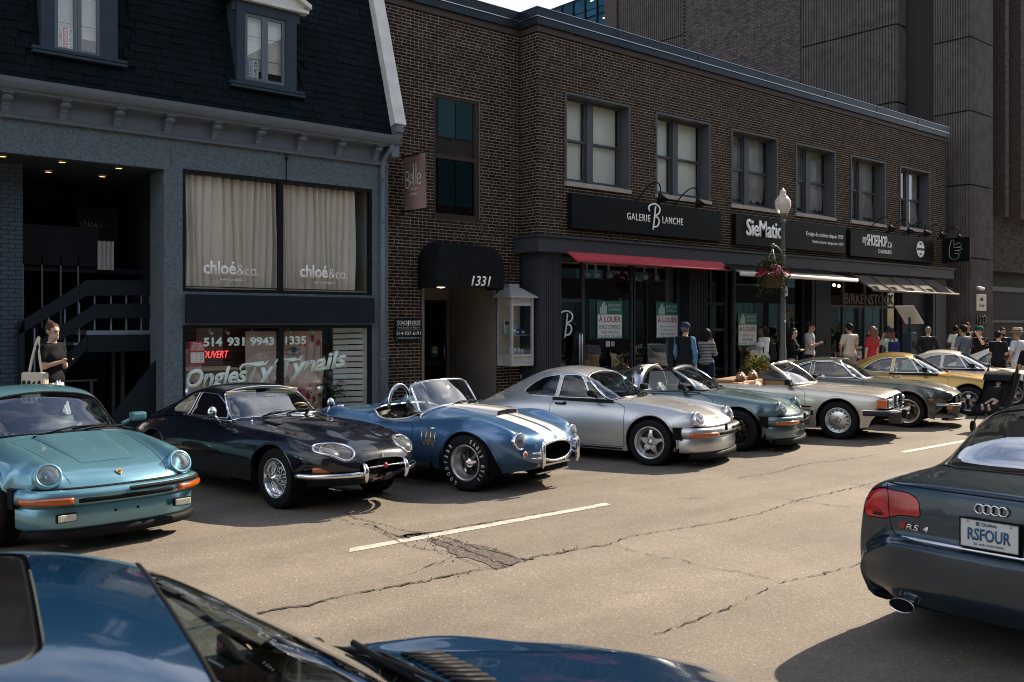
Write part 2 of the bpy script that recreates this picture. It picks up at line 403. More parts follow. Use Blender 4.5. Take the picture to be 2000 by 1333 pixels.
MB().box(-60, 90, -8, -4.3, -.05, .14).build('sidewalk', CONC, kind='structure')
# ================================================================ grey shop building with a shingled mansard roof
STUC = mat('grey_stucco', (.115, .152, .178), .85, noise=(34, .30, 6), bump=(45, 1., .03))
TRIM = mat('grey_blue_trim', (.125, .155, .19), .6, noise=(3, .08))
DARKTRIM = mat('dark_blue_trim', (.028, .046, .064), .55, noise=(4, .1))
SHING = mat('black_shingle', (.005, .0095, .0125), .95, noise=(40, .3), island=.25)
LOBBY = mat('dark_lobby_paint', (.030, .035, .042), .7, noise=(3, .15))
BLUEBRICK = mat('blue_painted_brick', (.050, .072, .095), .7, noise=(8, .1), island=.06)
PGLASS = glass('shop_glass', (.95, .96, .95))
gb = thing('grey_building', 'grey stucco shop building with black shingled mansard roof and bracketed cornice', 'building', (5.5, 15.4, 0))
def hang(o, par):                                  # parts are modelled in world coordinates, then hung on their thing
    o.parent = par
    o.matrix_parent_inverse = Matrix.Translation(par.location).inverted() if par.parent is None else Matrix.Identity(4)
    return o
def part(mb, name, m, par=None, kind=None):
    o = mb.build(name, m, None, kind)
    return hang(o, par) if par is not None else o
def ptext(par, *a, **k): return hang(text(*a, **k), par)
Y0 = 15.4
w = MB()
w.box(5.69, 6.0, Y0, Y0 + .62, .1, 4.49)                          # pillar
w.box(9.67, 10.03, Y0, Y0 + .5, .1, 4.53)
w.box(0, 5.798, Y0, Y0 + .5, 4.49, 5.03); w.box(5.803, 7.868, Y0, Y0 + .5, 4.532, 5.03); w.box(7.873, 10.03, Y0, Y0 + .5, 4.532, 5.03)
w.box(5.803, 5.998, Y0 + .001, Y0 + .5, 4.491, 4.531)
w.box(6.0, 9.67, Y0 + .004, Y0 + .4, 1.94, 2.50); w.box(6.0, 9.67, Y0 + .004, Y0 + .4, .1, .28)
part(w, 'stucco_wall', STUC, gb)
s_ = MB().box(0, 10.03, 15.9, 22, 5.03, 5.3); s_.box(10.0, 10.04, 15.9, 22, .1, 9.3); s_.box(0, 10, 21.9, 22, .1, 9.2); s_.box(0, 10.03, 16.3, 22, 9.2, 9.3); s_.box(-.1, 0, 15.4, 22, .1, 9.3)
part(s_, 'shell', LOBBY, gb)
# cornice: frieze, mouldings, crown gutter
def run_profile(prof, x0, x1, name, m, par):
    b = MB(); n = len(prof)
    b.add([(x, y, z) for x in (x0, x1) for y, z in prof], [tuple(range(n))[::-1], tuple(range(n, 2 * n))] + [(i, (i + 1) % n, n + (i + 1) % n, n + i) for i in range(n)])
    o = part(b, name, m, par); bm = bmesh.new(); bm.from_mesh(o.data); bmesh.ops.recalc_face_normals(bm, faces=bm.faces); bm.to_mesh(o.data); bm.free(); return o
run_profile([(15.9, 5.031), (15.36, 5.031), (15.36, 5.34), (15.9, 5.34)], 0, 10.0, 'frieze', TRIM, gb)
run_profile([(15.36, 5.0), (15.33, 5.0), (15.31, 5.03), (15.33, 5.05), (15.31, 5.075), (15.36, 5.085)], 0, 9.98, 'moulding', TRIM, gb)
run_profile([(15.9, 5.341), (15.12, 5.341), (15.1, 5.37), (15.04, 5.385), (15.0, 5.42), (14.97, 5.46), (14.95, 5.52), (15.0, 5.53), (15.06, 5.50), (15.14, 5.49), (15.9, 5.52)], 0, 10.02, 'cornice', TRIM, gb)
# scrolled brackets
bp_ = [(15.36, 5.07), (15.32, 5.07), (15.30, 5.11), (15.27, 5.15), (15.24, 5.17), (15.25, 5.21), (15.2, 5.225), (15.15, 5.25), (15.13, 5.29), (15.15, 5.31), (15.13, 5.34), (15.36, 5.34)]
def bracket():
    b = MB(); n = len(bp_)
    for hw, sc_ in ((.05, 1.),):
        b.add([(x, y, z) for x in (-hw, hw) for y, z in bp_], [tuple(range(n))[::-1], tuple(range(n, 2 * n))] + [(i, (i + 1) % n, n + (i + 1) % n, n + i) for i in range(n)])
    b.box(-.075, .075, 15.11, 15.352, 5.315, 5.339); b.tube([(-.07, 15.19, 5.265), (.07, 15.19, 5.265)], .035, 10); b.tube([(-.06, 15.3, 5.14), (.06, 15.3, 5.14)], .022, 8)
    me = b.mesh('bracket', TRIM); bm = bmesh.new(); bm.from_mesh(me); bmesh.ops.recalc_face_normals(bm, faces=bm.faces); bm.to_mesh(me); bm.free(); return me
brm = bracket()
for i in range(11):
    o = link('bracket', brm, gb); o.location = (1.75 + i * .793 - 5.5, -15.4, 0)
# mansard: sloped deck with single shingles
SL = .30; MY = lambda z: 15.11 + SL * (z - 5.5)
part(MB().add([(0, MY(5.49) + .02, 5.49), (10.0, MY(5.49) + .02, 5.49), (10.0, MY(9.3) + .02, 9.3), (0, MY(9.3) + .02, 9.3)], [(0, 1, 2, 3)]), 'mansard_roof', SHING, gb)
DORM = [(3.66, 5.07, 5.98, 7.9), (6.74, 8.13, 5.98, 7.9)]
nrm = Vector((0, -1, SL)).normalized(); dn = Vector((0, SL, 1)).normalized()
sh = []; rr = random.Random(11); row = 0; t = 0.
while True:
    z0 = 5.50 + t * dn.z
    if z0 > 9.2: break
    x = 1.2 - rr.random() * .3
    while x < 9.95:
        wd = rr.choice((.16, .2, .26, .32)); x1 = min(x + wd, 9.95); cx = (x + x1) / 2
        if not any(a - .02 < cx < b_ + .02 and c_ - .1 < z0 < d_ for a, b_, c_, d_ in DORM): sh.append((x, x1, t, rr.uniform(.006, .020), rr.uniform(.165, .185)))
        x = x1 + .006
    t += .142; row += 1
def shingle(b, x, x1, t, th, hh, off=Vector()):
    o = Vector((0, MY(5.5), 5.5))
    def P(xx, tt, k): return o + Vector((xx, 0, 0)) + dn * tt + nrm * k - off
    v = [P(x, t, .002), P(x1, t, .002), P(x1, t + hh, .001), P(x, t + hh, .001), P(x, t, .003 + th), P(x1, t, .003 + th), P(x1, t + hh, .004), P(x, t + hh, .004)]
    b.add(v, [(4, 5, 6, 7), (0, 1, 5, 4), (0, 4, 7, 3), (1, 2, 6, 5)])
sh.sort(key=lambda q: (q[0] - 3.0) ** 2 * .5 + 0 if q[0] > 3.1 else 1e3 + abs(q[0]))
vis = [q for q in sh if q[0] > 3.0]; rest = [q for q in sh if q[0] <= 3.0]
off = Vector((5.5, 15.4, 0))
for q in vis[:300]:
    b = MB(); shingle(b, *q, off=off); b.build('shingle', SHING, gb)
b = MB()
for q in vis[300:] + rest: shingle(b, *q, off=off)
b.build('shingles', SHING, gb, 'stuff')
# white fire-wall trim at the right end of the mansard
TW = mat('white_metal_trim', (.62, .61, .57), .45, noise=(2.5, .12))
def slab_on_roof(z0, z1, x0, x1, h0, h1, name, m):
    v = []
    for z in (z0, z1):
        for x, k in ((x0, h0), (x1, h0), (x1, h1), (x0, h1)):
            v.append(Vector((x, MY(z), z)) + nrm * k)
    return part(MB().add(v, [(3, 2, 1, 0), (4, 5, 6, 7), (0, 1, 5, 4), (1, 2, 6, 5), (2, 3, 7, 6), (3, 0, 4, 7)]), name, m, gb)
slab_on_roof(5.72, 7.95, 9.93, 10.19, .0, .17, 'parapet_trim', TW); slab_on_roof(7.955, 9.3, 9.93, 10.19, .0, .165, 'parapet_trim', TW)
cb = MB()
for k, (z0, z1, d_) in enumerate([(5.60, 5.72, .16), (5.50, 5.60, .11), (5.40, 5.50, .05), (5.15, 5.40, .0)]): cb.box(9.93, 10.1, 15.12 - d_, 15.6, z0 + .001, z1)
part(cb, 'corbel', TRIM, gb)
# dormers
BLIND = mat('pale_blind', (.78, .76, .72), .8, noise=(1.2, .06))
INROOM = mat('room_dark', (.03, .03, .03), .9)
def dormer(x0, x1, wx0, wx1, wz0, wz1):
    yf = 15.25
    f = MB(); f.box(x0, wx0, yf, yf + .1, 6.1, 7.5); f.box(wx1, x1, yf, yf + .1, 6.1, 7.5); f.box(wx0, wx1, yf, yf + .1, wz1, 7.5); f.box(wx0, wx1, yf + .002, yf + .1, 6.1, wz0)
    f.box(x0 + .02, x1 - .02, yf + .1, 16.3, 7.48, 7.55); f.box(x0 + .01, x0 + .06, yf + .1, 16.2, 6.1, 7.5); f.box(x1 - .06, x1 - .01, yf + .1, 16.2, 6.1, 7.5)
    f.box(x0 - .07, x0 - .001, yf + .02, yf + .09, 7.32, 7.5); f.box(x1 + .001, x1 + .07, yf + .02, yf + .09, 7.32, 7.5)
    fr = part(f, 'dormer', DARKTRIM, gb)
    st = MB().box(x0 - .13, x1 + .13, yf - .05, yf + .06, 6.055, 6.099); st.box(x0 - .13, x1 + .13, yf - .09, yf + .06, 5.99, 6.03); st.box(x0 - .11, x1 + .11, yf - .01, yf + .06, 6.031, 6.054)
    part(st, 'dormer_sill', DARKTRIM, gb)
    pd = MB(); xm = (x0 + x1) / 2
    pd.prism([(x0 - .14, 7.56), (x1 + .14, 7.56), (x1 + .14, 7.63), (xm, 8.0), (x0 - .14, 7.63)], .14, mtx=Matrix.Translation((0, yf - .03, 0)))
    pd.prism([(x1 + .24, 7.585), (x1 + .24, 7.66), (xm, 8.1), (x0 - .24, 7.66), (x0 - .24, 7.585), (xm, 8.0)], 1.0, mtx=Matrix.Translation((0, yf - .12, 0)))
    pd.box(x0 - .2, x1 + .2, yf - .09, yf + .1, 7.501, 7.559)
    part(pd, 'pediment', TW, gb)
    xm = (wx0 + wx1) / 2
    for a, b_ in ((wx0, xm - .002), (xm + .002, wx1)):
        sa = MB(); t_ = .055
        sa.box(a, a + t_, yf + .03, yf + .08, wz0, wz1); sa.box(b_ - t_, b_, yf + .03, yf + .08, wz0, wz1); sa.box(a + t_, b_ - t_, yf + .032, yf + .08, wz0, wz0 + t_); sa.box(a + t_, b_ - t_, yf + .032, yf + .08, wz1 - t_, wz1)
        h = (wz1 - wz0) / 3
        for k in (1, 2): sa.box(a + t_, b_ - t_, yf + .06, yf + .07, wz0 + h * k - .006, wz0 + h * k + .006)
        win = part(sa, 'casement', mat('casement_grey_blue', (.105, .135, .16), .5), gb)
        part(MB().box(a + t_, b_ - t_, yf + .052, yf + .056, wz0 + t_, wz1 - t_), 'pane', PGLASS, win)
    part(MB().box(wx0, wx1, yf + .14, yf + .15, 6.1, 7.5), 'blind', BLIND, gb)
    return yf
dormer(3.80, 4.91, 3.99, 4.66, 6.10, 7.42); dormer(6.88, 8.0, 7.03, 7.79, 6.16, 7.32)
part(MB().box(4.36, 4.64, 15.335, 15.386, 6.15, 6.33), 'blind_gap', INROOM, gb)
def window_poster(x0, x1, z0, z1, bands, label):
    t_ = thing('rental_poster', label, 'poster', (x0, 15.312, z0))
    W = x1 - x0; H = z1 - z0; n = len(bands); wx = W / n
    for i, (body, bgc, fg) in enumerate(bands):
        MB().box(i * wx, (i + 1) * wx, 0, .004, 0, H).build('band', mat('poster_' + bgc, dict(white=(.68, .68, .66), red=(.42, .02, .04), blue=(.22, .3, .5))[bgc], .6), t_)
        text(body, 'lettering', .1, ((i + .83) * wx, -.003, .01), mat('poster_ink_' + fg, dict(black=(.02, .02, .02), white=(.75, .75, .74))[fg], .6), t_, rot=(R(90), R(-90), 0), width=H * .93, height=wx * .62, depth=0, bold=.01)
window_poster(4.047, 4.264, 6.157, 6.47, [('LOGEMENT', 'white', 'black'), ('À LOUER', 'red', 'white'), ('514 992-3246', 'white', 'black')], 'red and white rental poster standing in the left dormer window of the shingled roof')
window_poster(7.087, 7.30, 6.217, 6.52, [('À LOUER', 'blue', 'white'), ('514 992-3246', 'white', 'black')], 'blue and white rental poster standing in the right dormer window under the pale pediment')
# downspout
dsp = MB(); dsp.tube(catmull([(9.93, 15.1, 5.42), (9.9, 15.12, 5.28), (9.86, 15.28, 5.1), (9.85, 15.33, 4.9), (9.85, 15.33, 4.7)], 5), .045, 10); dsp.tube([(9.85, 15.33, 4.7), (9.85, 15.33, .2)], .043, 10)
for z in (3.9, 1.25): dsp.tube([(9.85, 15.33, z), (9.85, 15.33, z + .05)], .052, 10)
part(dsp, 'downspout', TRIM, gb)
part(MB().tube([(7.87, 15.385, 5.0), (7.87, 15.385, 4.5)], .008, 6).tube([(7.84, 15.38, 4.93), (7.87, 15.37, 4.86), (7.9, 15.38, 4.93)], .01, 6), 'cable', BLACK, gb)
# upper shop window with curtains
def frame_rect(b, x0, x1, z0, z1, t, ya, yb):
    b.box(x0, x1, ya, yb, z0, z0 + t); b.box(x0, x1, ya, yb, z1 - t, z1); b.box(x0, x0 + t, ya, yb, z0 + t, z1 - t); b.box(x1 - t, x1, ya, yb, z0 + t, z1 - t); return b
wf = frame_rect(MB(), 6.0, 9.67, 2.50, 4.53, .055, 15.41, 15.5); wf.box(7.74, 7.82, 15.405, 15.5, 2.555, 4.475)
w1 = part(wf, 'window_frame', mat('black_frame', (.012, .013, .015), .4), gb)
for a, b_ in ((6.055, 7.74), (7.82, 9.615)): part(MB().box(a, b_, 15.45, 15.456, 2.555, 4.475), 'pane', PGLASS, w1)
CURT = mat('cream_curtain', (.86, .76, .66), .9, noise=(1.0, .06))
def curtain(x0, x1, z0, z1, y, seed, name='curtain'):
    r2 = random.Random(seed); ph = [r2.random() * 6.28 for _ in range(6)]; rows = []
    n = int((x1 - x0) / .012)
    for i in range(n + 1):
        x = x0 + (x1 - x0) * i / n
        a = .045 * math.sin(x * 44 + 2.4 * math.sin(x * 5 + ph[0]) + ph[1]) + .022 * math.sin(x * 97 + ph[2] + 2 * math.sin(x * 9))
        rows.append([(x + .02 * math.sin(k * .5 + ph[3] + x * 8), y + a * (.75 + .25 * k / 8), z0 + (z1 - z0) * k / 8) for k in range(9)])
    return part(MB().grid(rows), name, CURT, gb)
curtain(6.06, 7.76, 2.60, 4.47, 15.58, 1); curtain(7.80, 9.36, 2.60, 4.47, 15.58, 2)
part(MB().box(6.0, 9.67, 15.52, 15.75, 2.5, 2.58), 'window_ledge', mat('cream_ledge', (.5, .42, .32), .7), gb)
part(MB().box(6.0, 9.7, 15.95, 15.99, 2.5, 4.6).box(9.64, 9.67, 15.6, 15.95, 2.5, 4.5), 'room_wall', mat('room_cream', (.3, .27, .23), .9), gb)
def chloe(x, z, wd):
    t_ = thing('window_lettering', None, 'lettering', (x, 15.443, z))
    text('chloé', 'word', .3, (0, 0, 0), LETTER, t_, width=wd * .575, height=.235, depth=.003, bold=.024)
    text('&co.', 'word', .3, (wd * .6, 0, 0), LETTER, t_, width=wd * .4, height=.18, depth=.003, bold=-.012)
    text('BAR À SOURCILS', 'word', .1, (wd * .3, 0, -.095), LETTER, t_, width=wd * .42, height=.035, depth=.002)
    return t_
chloe(6.37, 2.80, 1.0)['label'] = 'white salon name lettered on the left curtained pane of the grey building'
chloe(8.17, 2.80, .98)['label'] = 'white salon name lettered on the right curtained pane beside the downspout'
bs = thing('blank_sign', 'blank navy sign board between the upper and lower shop windows', 'sign', (7.85, 15.4, 1.97))
MB().bbox(-1.81, 1.83, -.07, 0, .0, .485, .008).build('board', mat('navy_board', (.012, .017, .026), .55, noise=(2, .12)), bs)
# lower shop window: nail salon
wf = frame_rect(MB(), 6.0, 9.67, .28, 1.94, .055, 15.41, 15.5); wf.box(7.73, 7.83, 15.405, 15.5, .335, 1.885)
w2 = part(wf, 'window_frame', mat('black_frame'), gb)
for a, b_ in ((6.055, 7.73), (7.83, 9.615)): part(MB().box(a, b_, 15.45, 15.456, .335, 1.885), 'pane', PGLASS, w2)
SLAT = mat('white_slat', (.72, .70, .66), .6); BRSL = mat('brown_slat', (.10, .065, .04), .7)
for k in range(14):
    z = .36 + k * .11
    part(MB().box(9.02, 9.30, 15.74, 15.76, z, z + .088), 'slat', SLAT, gb); part(MB().obox((9.43, 15.66, z + .049), (.14, -.09, 0), (.006, .009, 0), (0, 0, .042)), 'slat', SLAT, gb)
part(MB().box(9.57, 9.64, 15.52, 15.6, .33, 1.89), 'slat_post', SLAT, gb); part(MB().box(9.3, 9.32, 15.735, 15.77, .33, 1.89), 'slat_post', mat('wood_edge', (.3, .17, .08), .6), gb)
for k in range(13): part(MB().box(6.05, 8.95, 16.0, 16.02, .36 + k * .12, .36 + k * .12 + .105), 'slat', BRSL, gb)
part(MB().box(6.0, 9.7, 16.05, 16.1, .2, 2.0).box(6.0, 9.7, 15.5, 16.1, 1.94, 1.98), 'room_wall', mat('room_brown', (.05, .035, .025), .8), gb)
part(MB().box(5.99, 6.01, 15.64, 16.1, .2, 2), 'room_side', mat('room_brown'), gb)
MINT = mat('mint_lettering', (.66, .80, .72), .55)
nl = thing('window_lettering', 'mint green salon name and phone number painted across the lower shop window', 'lettering', (6.37, 15.44, 1.5))
text('514', 'digits', .2, (0, 0, .075), MINT, nl, width=.33, height=.155, depth=.003, bold=.04); text('931 9943', 'digits', .2, (.42, 0, .075), MINT, nl, width=.87, height=.155, depth=.003, bold=.04); text('1335', 'digits', .2, (1.50, 0, .085), MINT, nl, width=.42, height=.155, depth=.003, bold=.04)
def script_word(body, x, z, wd, h, rotd):
    text(body, 'script_word', .3, (x, 0, z), MINT, nl, rot=(R(90), R(-rotd), 0), width=wd, height=h, depth=.003, bold=.034, shear=.32)
script_word('Ongles', -.30, -.72, 1.1, .42, 3); script_word('Ty', .78, -.66, .55, .44, 4); script_word('Tynails', 1.42, -.60, 1.38, .42, 7)
sw = MB()
for x0, z0, s_ in ((.78, -.27, 1.), (1.44, -.20, 1.05)): sw.tube([(x0 + p[0] * s_, .0, z0 + p[1] * s_) for p in [(-.10, -.10), (-.13, -.04), (-.08, .02), (.02, .03), (.2, .0), (.33, .02), (.40, .08)]], [.012, .016, .02, .024, .024, .018, .008], 8)
sw.build('swash', MINT, nl)
nh = thing('hours_sign', 'red and white opening hours card at the left of the nail salon window', 'sign', (6.13, 15.438, 1.29))
MB().box(0, .27, 0, .005, 0, .38).build('card', mat('hours_red', (.36, .02, .03), .6), nh); MB().box(.02, .25, -.002, -.001, .02, .19).build('table', mat('poster_white'), nh)
for i, (tx, wd, h) in enumerate([('Entrez', .15, .04), ('NOUS SOMMES', .2, .04), ('OUVERTS', .22, .045), ('HEURES D’OUVERTURE', .21, .02)]): text(tx, 'lettering', .05, (.135, -.003, .325 - i * .05), mat('poster_white'), nh, align='CENTER', width=wd, height=h, depth=0, bold=.01)
for k in range(6): text('Lun  9:00  18:00', 'lettering', .02, (.03, -.004, .035 + k * .026), mat('poster_ink_black', (.02, .02, .02), .6), nh, width=.2, height=.014, depth=0)
ov = thing('neon_sign', 'red neon open sign glowing behind the salon window', 'sign', (6.45, 15.53, 1.38)); text('OUVERT', 'neon_tube', .12, (-.06, 0, 0), mat('neon_red', (.6, .02, .02), .5, emit=(1, .05, .06, 1.6)), ov, width=.46, height=.12, shear=.25, depth=.006, bold=-.01)
# salon posters: plain beauty photographs of hands with painted nails
SKIN1 = mat('poster_skin', (.66, .42, .32), .6, noise=(2, .12)); SKIN2 = mat('poster_skin_light', (.78, .54, .43), .6, noise=(2, .1)); NAIL = mat('poster_nail', (.34, .015, .03), .35); VIO = mat('poster_violet', (.10, .03, .12), .4)
def ell(cx, cz, rx, rz, rot=0, n=20): return [(cx + rx * math.cos(a) * math.cos(rot) - rz * math.sin(a) * math.sin(rot), cz + rx * math.cos(a) * math.sin(rot) + rz * math.sin(a) * math.cos(rot)) for a in [2 * math.pi * k / n for k in range(n)]]
ps = thing('beauty_poster', 'large beauty poster of a face behind a hand with red nails in the salon window', 'poster', (7.25, 15.72, .33))
MB().box(0, .72, 0, .01, 0, 1.5).build('sheet', mat('poster_blush', (.72, .56, .48), .6), ps); MB().box(.72, 1.52, -.002, .01, 0, 1.5).build('sheet', SKIN1, ps)
def lay(poly, k, m, name): MB().prism([(x, z) for x, z in poly], .001, 0, Matrix.Translation((0, -.004 - k * .0015, 0)), back=False).build(name, m, ps)
lay(ell(.42, .95, .26, .34), 0, SKIN2, 'print')
for i, (x, z, rx, rz, ro) in enumerate([(1.10, .72, .075, .62, -.06), (1.24, .75, .075, .66, -.10), (1.36, .70, .07, .62, -.16), (1.46, .55, .05, .5, -.2), (.28, .5, .07, .45, .3), (.42, .45, .07, .45, .2), (.56, .4, .06, .4, .1)]):
    lay(ell(x, z, rx, rz, ro), 1 + i * 2, SKIN2, 'print')
    lay([(px + .012, pz) for px, pz in ell(x, z, rx * 1.02, rz, ro)], i * 2 + .5, mat('poster_shade', (.22, .12, .09), .6), 'print')
for i, (x, z, ro) in enumerate([(1.15, 1.28, -.1), (1.31, 1.36, -.1), (1.43, 1.28, -.2), (1.02, 1.1, .1), (1.22, .30, .2), (1.34, .24, .1)]): lay(ell(x, z, .035, .062, ro), 18, NAIL, 'print')
for x, z in ((.60, .55), (.68, .72), (.78, .62), (.6, .38), (.7, .28), (.66, .48)): lay(ell(x, z, .05, .075, .5), 19, VIO, 'print')
lay(ell(.92, 1.13, .13, .06), 20, mat('poster_eye_white', (.6, .58, .56), .5), 'print'); lay(ell(.92, 1.13, .06, .06), 21, mat('poster_iris', (.10, .22, .33), .4), 'print'); lay(ell(.92, 1.13, .026, .026), 22, mat('poster_ink_black'), 'print')
lay([(.74, 1.28), (.9, 1.34), (1.08, 1.28), (1.07, 1.24), (.9, 1.285), (.75, 1.24)], 20, mat('poster_brow', (.08, .05, .04), .6), 'print'); lay([(.78, 1.15), (.92, 1.205), (1.06, 1.14), (.92, 1.175)], 23, mat('poster_ink_black'), 'print')
lay(ell(1.02, .38, .12, .09, .2), 17, NAIL, 'print')
p2 = thing('nail_poster', 'pink poster of manicured hands at the far left of the salon window', 'poster', (6.07, 15.6, .35))
MB().box(0, .33, 0, .008, 0, 1.2).build('sheet', mat('poster_pink', (.45, .28, .27), .6), p2)
for k in range(10): MB().prism(ell(.06 + .1 * (k % 3), .15 + .11 * k, .05, .035, k), .001, 0, Matrix.Translation((0, -.004, 0)), back=False).build('print', SKIN2 if k % 2 else VIO, p2)
# plants in the salon window
LEAF = mat('leaf_green', (.030, .075, .028), .5, spec=.4, island=.35)
def leafy(b, c, n, r, seed, size=.1, droop=.4, mi=0):
    r2 = random.Random(seed)
    for _ in range(n):
        a = r2.random() * 6.283; el = r2.uniform(-.2, 1.3); d = Vector((math.cos(a) * math.cos(el), math.sin(a) * math.cos(el), math.sin(el))); p = Vector(c) + d * r * r2.uniform(.35, 1)
        t = (d + Vector((0, 0, -droop)) + Vector((r2.gauss(0, .3), r2.gauss(0, .3), r2.gauss(0, .3)))).normalized(); sd = t.cross(Vector((r2.random(), r2.random(), 1))).normalized(); s_ = size * r2.uniform(.6, 1.2)
        b.add([p, p + t * s_ * .45 + sd * s_ * .3, p + t * s_, p + t * s_ * .45 - sd * s_ * .3], [(0, 1, 2, 3)], mi, False)
pl = thing('potted_plant', 'dark green potted plant in the salon window beside the white slats', 'plant', (8.86, 15.62, .33))
MB().lathe([(0, 0), (.09, 0), (.12, .22), (.125, .24), (.1, .24), (0, .22)], 16).build('pot', MATBLK, pl)
b = MB(); r2 = random.Random(5)
for k in range(26):
    a = r2.random() * 6.283; l_ = r2.uniform(.18, .32); top = Vector((math.cos(a) * l_, math.sin(a) * l_ * .4, .40 + r2.uniform(-.1, .18))); sd = Vector((-math.sin(a), math.cos(a) * .5, 0)); o_ = Vector((math.cos(a), math.sin(a) * .4, 0))
    b.tube([(0, 0, .22), top * .6 + Vector((0, 0, .14)), top], .005, 4)
    for q in range(-3, 4):
        tip = top + o_ * (.06 + .05 * (3 - abs(q))) * .6 + sd * q * .032 + Vector((0, 0, -.05 - .012 * abs(q)))
        b.add([top, top * .5 + tip * .5 + sd * .012 + Vector((0, 0, .012)), tip, top * .5 + tip * .5 - sd * .012 + Vector((0, 0, .012))], [(0, 1, 2, 3)])
b.build('leaves', LEAF, pl)
fl = thing('flower_pot', 'small pot of magenta flowers behind the salon glass', 'plant', (8.36, 15.6, .35)); b = MB(); r2 = random.Random(9)
for k in range(16):
    c = Vector((r2.gauss(0, .05), r2.gauss(0, .03), .36 + r2.gauss(0, .06)))
    for q in range(5): a = q * 1.257 + k; e = Vector((math.cos(a), -.3, math.sin(a))) * .04; b.add([c, c + e * .6 + Vector((0, 0, .012)), c + e, c + e * .6 - Vector((0, 0, .012))], [(0, 1, 2, 3)])
b.build('petals', mat('magenta_petal', (.45, .03, .14), .6), fl); b = MB(); leafy(b, (0, 0, .28), 30, .1, 4, .07); b.lathe([(.05, 0), (.07, .16), (0, .15)], 12); b.build('leaves', LEAF, fl)
for k, (x, nm) in enumerate([(6.55, 0), (6.85, 0), (7.33, 0), (8.03, 0), (8.5, 0)]):
    t_ = thing('track_spotlight', ORD[k] + ' white track spotlight from the left inside the nail salon window', 'spotlight', (x, 15.62, 1.8), group='track spotlights in the nail salon')
    MB().tube([(0, 0, .1), (0, 0, .05)], .008, 6).build('stem', ALU, t_); MB().tube([(-.01, .02, .05), (.02, -.06, -.01)], [.022, .03], 10).build('head', SLAT, t_)
# --- open lobby with stair
lb = MB(); lb.box(0, 6.0, 15.9, 19.0, 4.48, 4.53); lb.box(0, 6.6, 18.9, 19.0, .1, 4.5); lb.box(6.0, 6.05, 16.02, 18.9, .1, 4.5); lb.box(0, 5.69, 15.4, 19, .1, .13); lb.box(0, 5.685, 15.41, 15.9, 4.475, 4.489)
part(lb, 'lobby', LOBBY, gb)
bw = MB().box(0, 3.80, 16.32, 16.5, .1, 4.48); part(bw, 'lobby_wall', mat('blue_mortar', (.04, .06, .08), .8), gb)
r2 = random.Random(4); stretch = MB().bbox(0, .205, -.01, .02, 0, .062, .004).mesh('painted_brick', BLUEBRICK); n_ = 0; rest = MB()
for k in range(62):
    z = .14 + k * .07; x = 3.80
    first = True
    while x > 2.6:
        wd = .1 if (first and k % 2) else .205; first = False
        if wd > .15 and n_ < 290: o = link('painted_brick', stretch, gb); o.location = (x - wd - 5.5, 16.318 - 15.4, z); n_ += 1
        else: rest.box(x - wd, x, 16.309, 16.33, z, z + .062)
        x -= wd + .008
part(rest, 'cut_bricks', BLUEBRICK, gb, 'stuff')
LAMP = mat('downlight_glow', (1, .8, .5), .5, emit=(1, .62, .25, 1.15))
for k, (x, y) in enumerate(((3.37, 15.65), (4.19, 15.6), (5.05, 15.63), (4.29, 16.76), (5.12, 16.69))):
    t_ = thing('downlight', ORD[k if k < 3 else k - 3] + ' glowing downlight from the left in the ' + ('front' if k < 3 else 'back') + ' row of the lobby ceiling', 'light', (x, y, 4.47), group='downlights in the lobby ceiling')
    MB().lathe([(.075, .0), (.075, -.01), (.055, -.012)], 18).build('rim', MATBLK, t_); MB().lathe([(.0, -.006), (.055, -.007)], 18).build('lens', LAMP, t_)
RAIL = mat('stair_rail_navy', (.016, .021, .028), .55); BAL = mat('pale_baluster', (.20, .25, .29), .5)
st = thing('staircase', 'navy open staircase with pale balusters rising to the right inside the lobby', 'staircase', (4.7, 16.4, 0))
def sp(mb, name, m): return part(mb, name, m, st)
sp(MB().box(4.74, 5.99, 16.25, 17.4, 1.78, 1.85), 'landing', BAL)
for k in range(7):
    x = 4.74 - k * .17; z = 1.85 - (k + 1) * .2
    if z > .1: sp(MB().box(x - .2, x + .03, 16.25, 17.3, z - .035, z), 'tread', BAL)
sp(MB().prism([(4.74, 1.775), (4.74, 1.55), (3.45, .13), (3.3, .13), (3.3, .30)], .06, mtx=Matrix.Translation((0, 16.22, 0))), 'stringer', RAIL)
sp(MB().box(4.74, 5.99, 16.2, 16.26, 1.5, 1.775), 'stringer', RAIL)
sp(MB().prism([(5.78, 2.45), (5.78, 2.70), (4.74, 2.68), (3.78, 2.02), (3.70, 1.78), (4.72, 2.42)], .06, mtx=Matrix.Translation((0, 16.2, 0))), 'rail_board', RAIL)
sp(MB().prism([(5.78, 2.07), (5.78, 2.31), (4.86, 2.29), (4.05, 1.72), (3.98, 1.46), (4.85, 2.05)], .06, mtx=Matrix.Translation((0, 16.2, 0))), 'rail_board', RAIL)
sp(MB().box(3.72, 3.8, 16.2, 16.28, .14, 2.0), 'newel', RAIL)
for x in (4.86, 5.12, 5.37, 5.62, 5.77): sp(MB().box(x, x + .022, 16.27, 16.29, 1.85, 2.5), 'baluster', BAL)
for x, z0, z1 in ((4.62, 1.45, 2.3), (4.4, 1.3, 2.2), (4.16, 1.0, 2.1), (3.95, .8, 1.9)): sp(MB().box(x, x + .022, 16.27, 16.29, z0, z1), 'baluster', BAL)
for x in (3.98, 4.27, 4.56, 4.84): sp(MB().box(x, x + .022, 17.1, 17.12, 1.9, 3.1), 'baluster', BAL)
part(MB().box(3.9, 5.2, 17.1, 17.2, 2.95, 3.62), 'balcony_board', RAIL, gb); part(MB().box(3.9, 6.0, 17.2, 18.9, 2.85, 2.94), 'balcony_floor', LOBBY, gb)
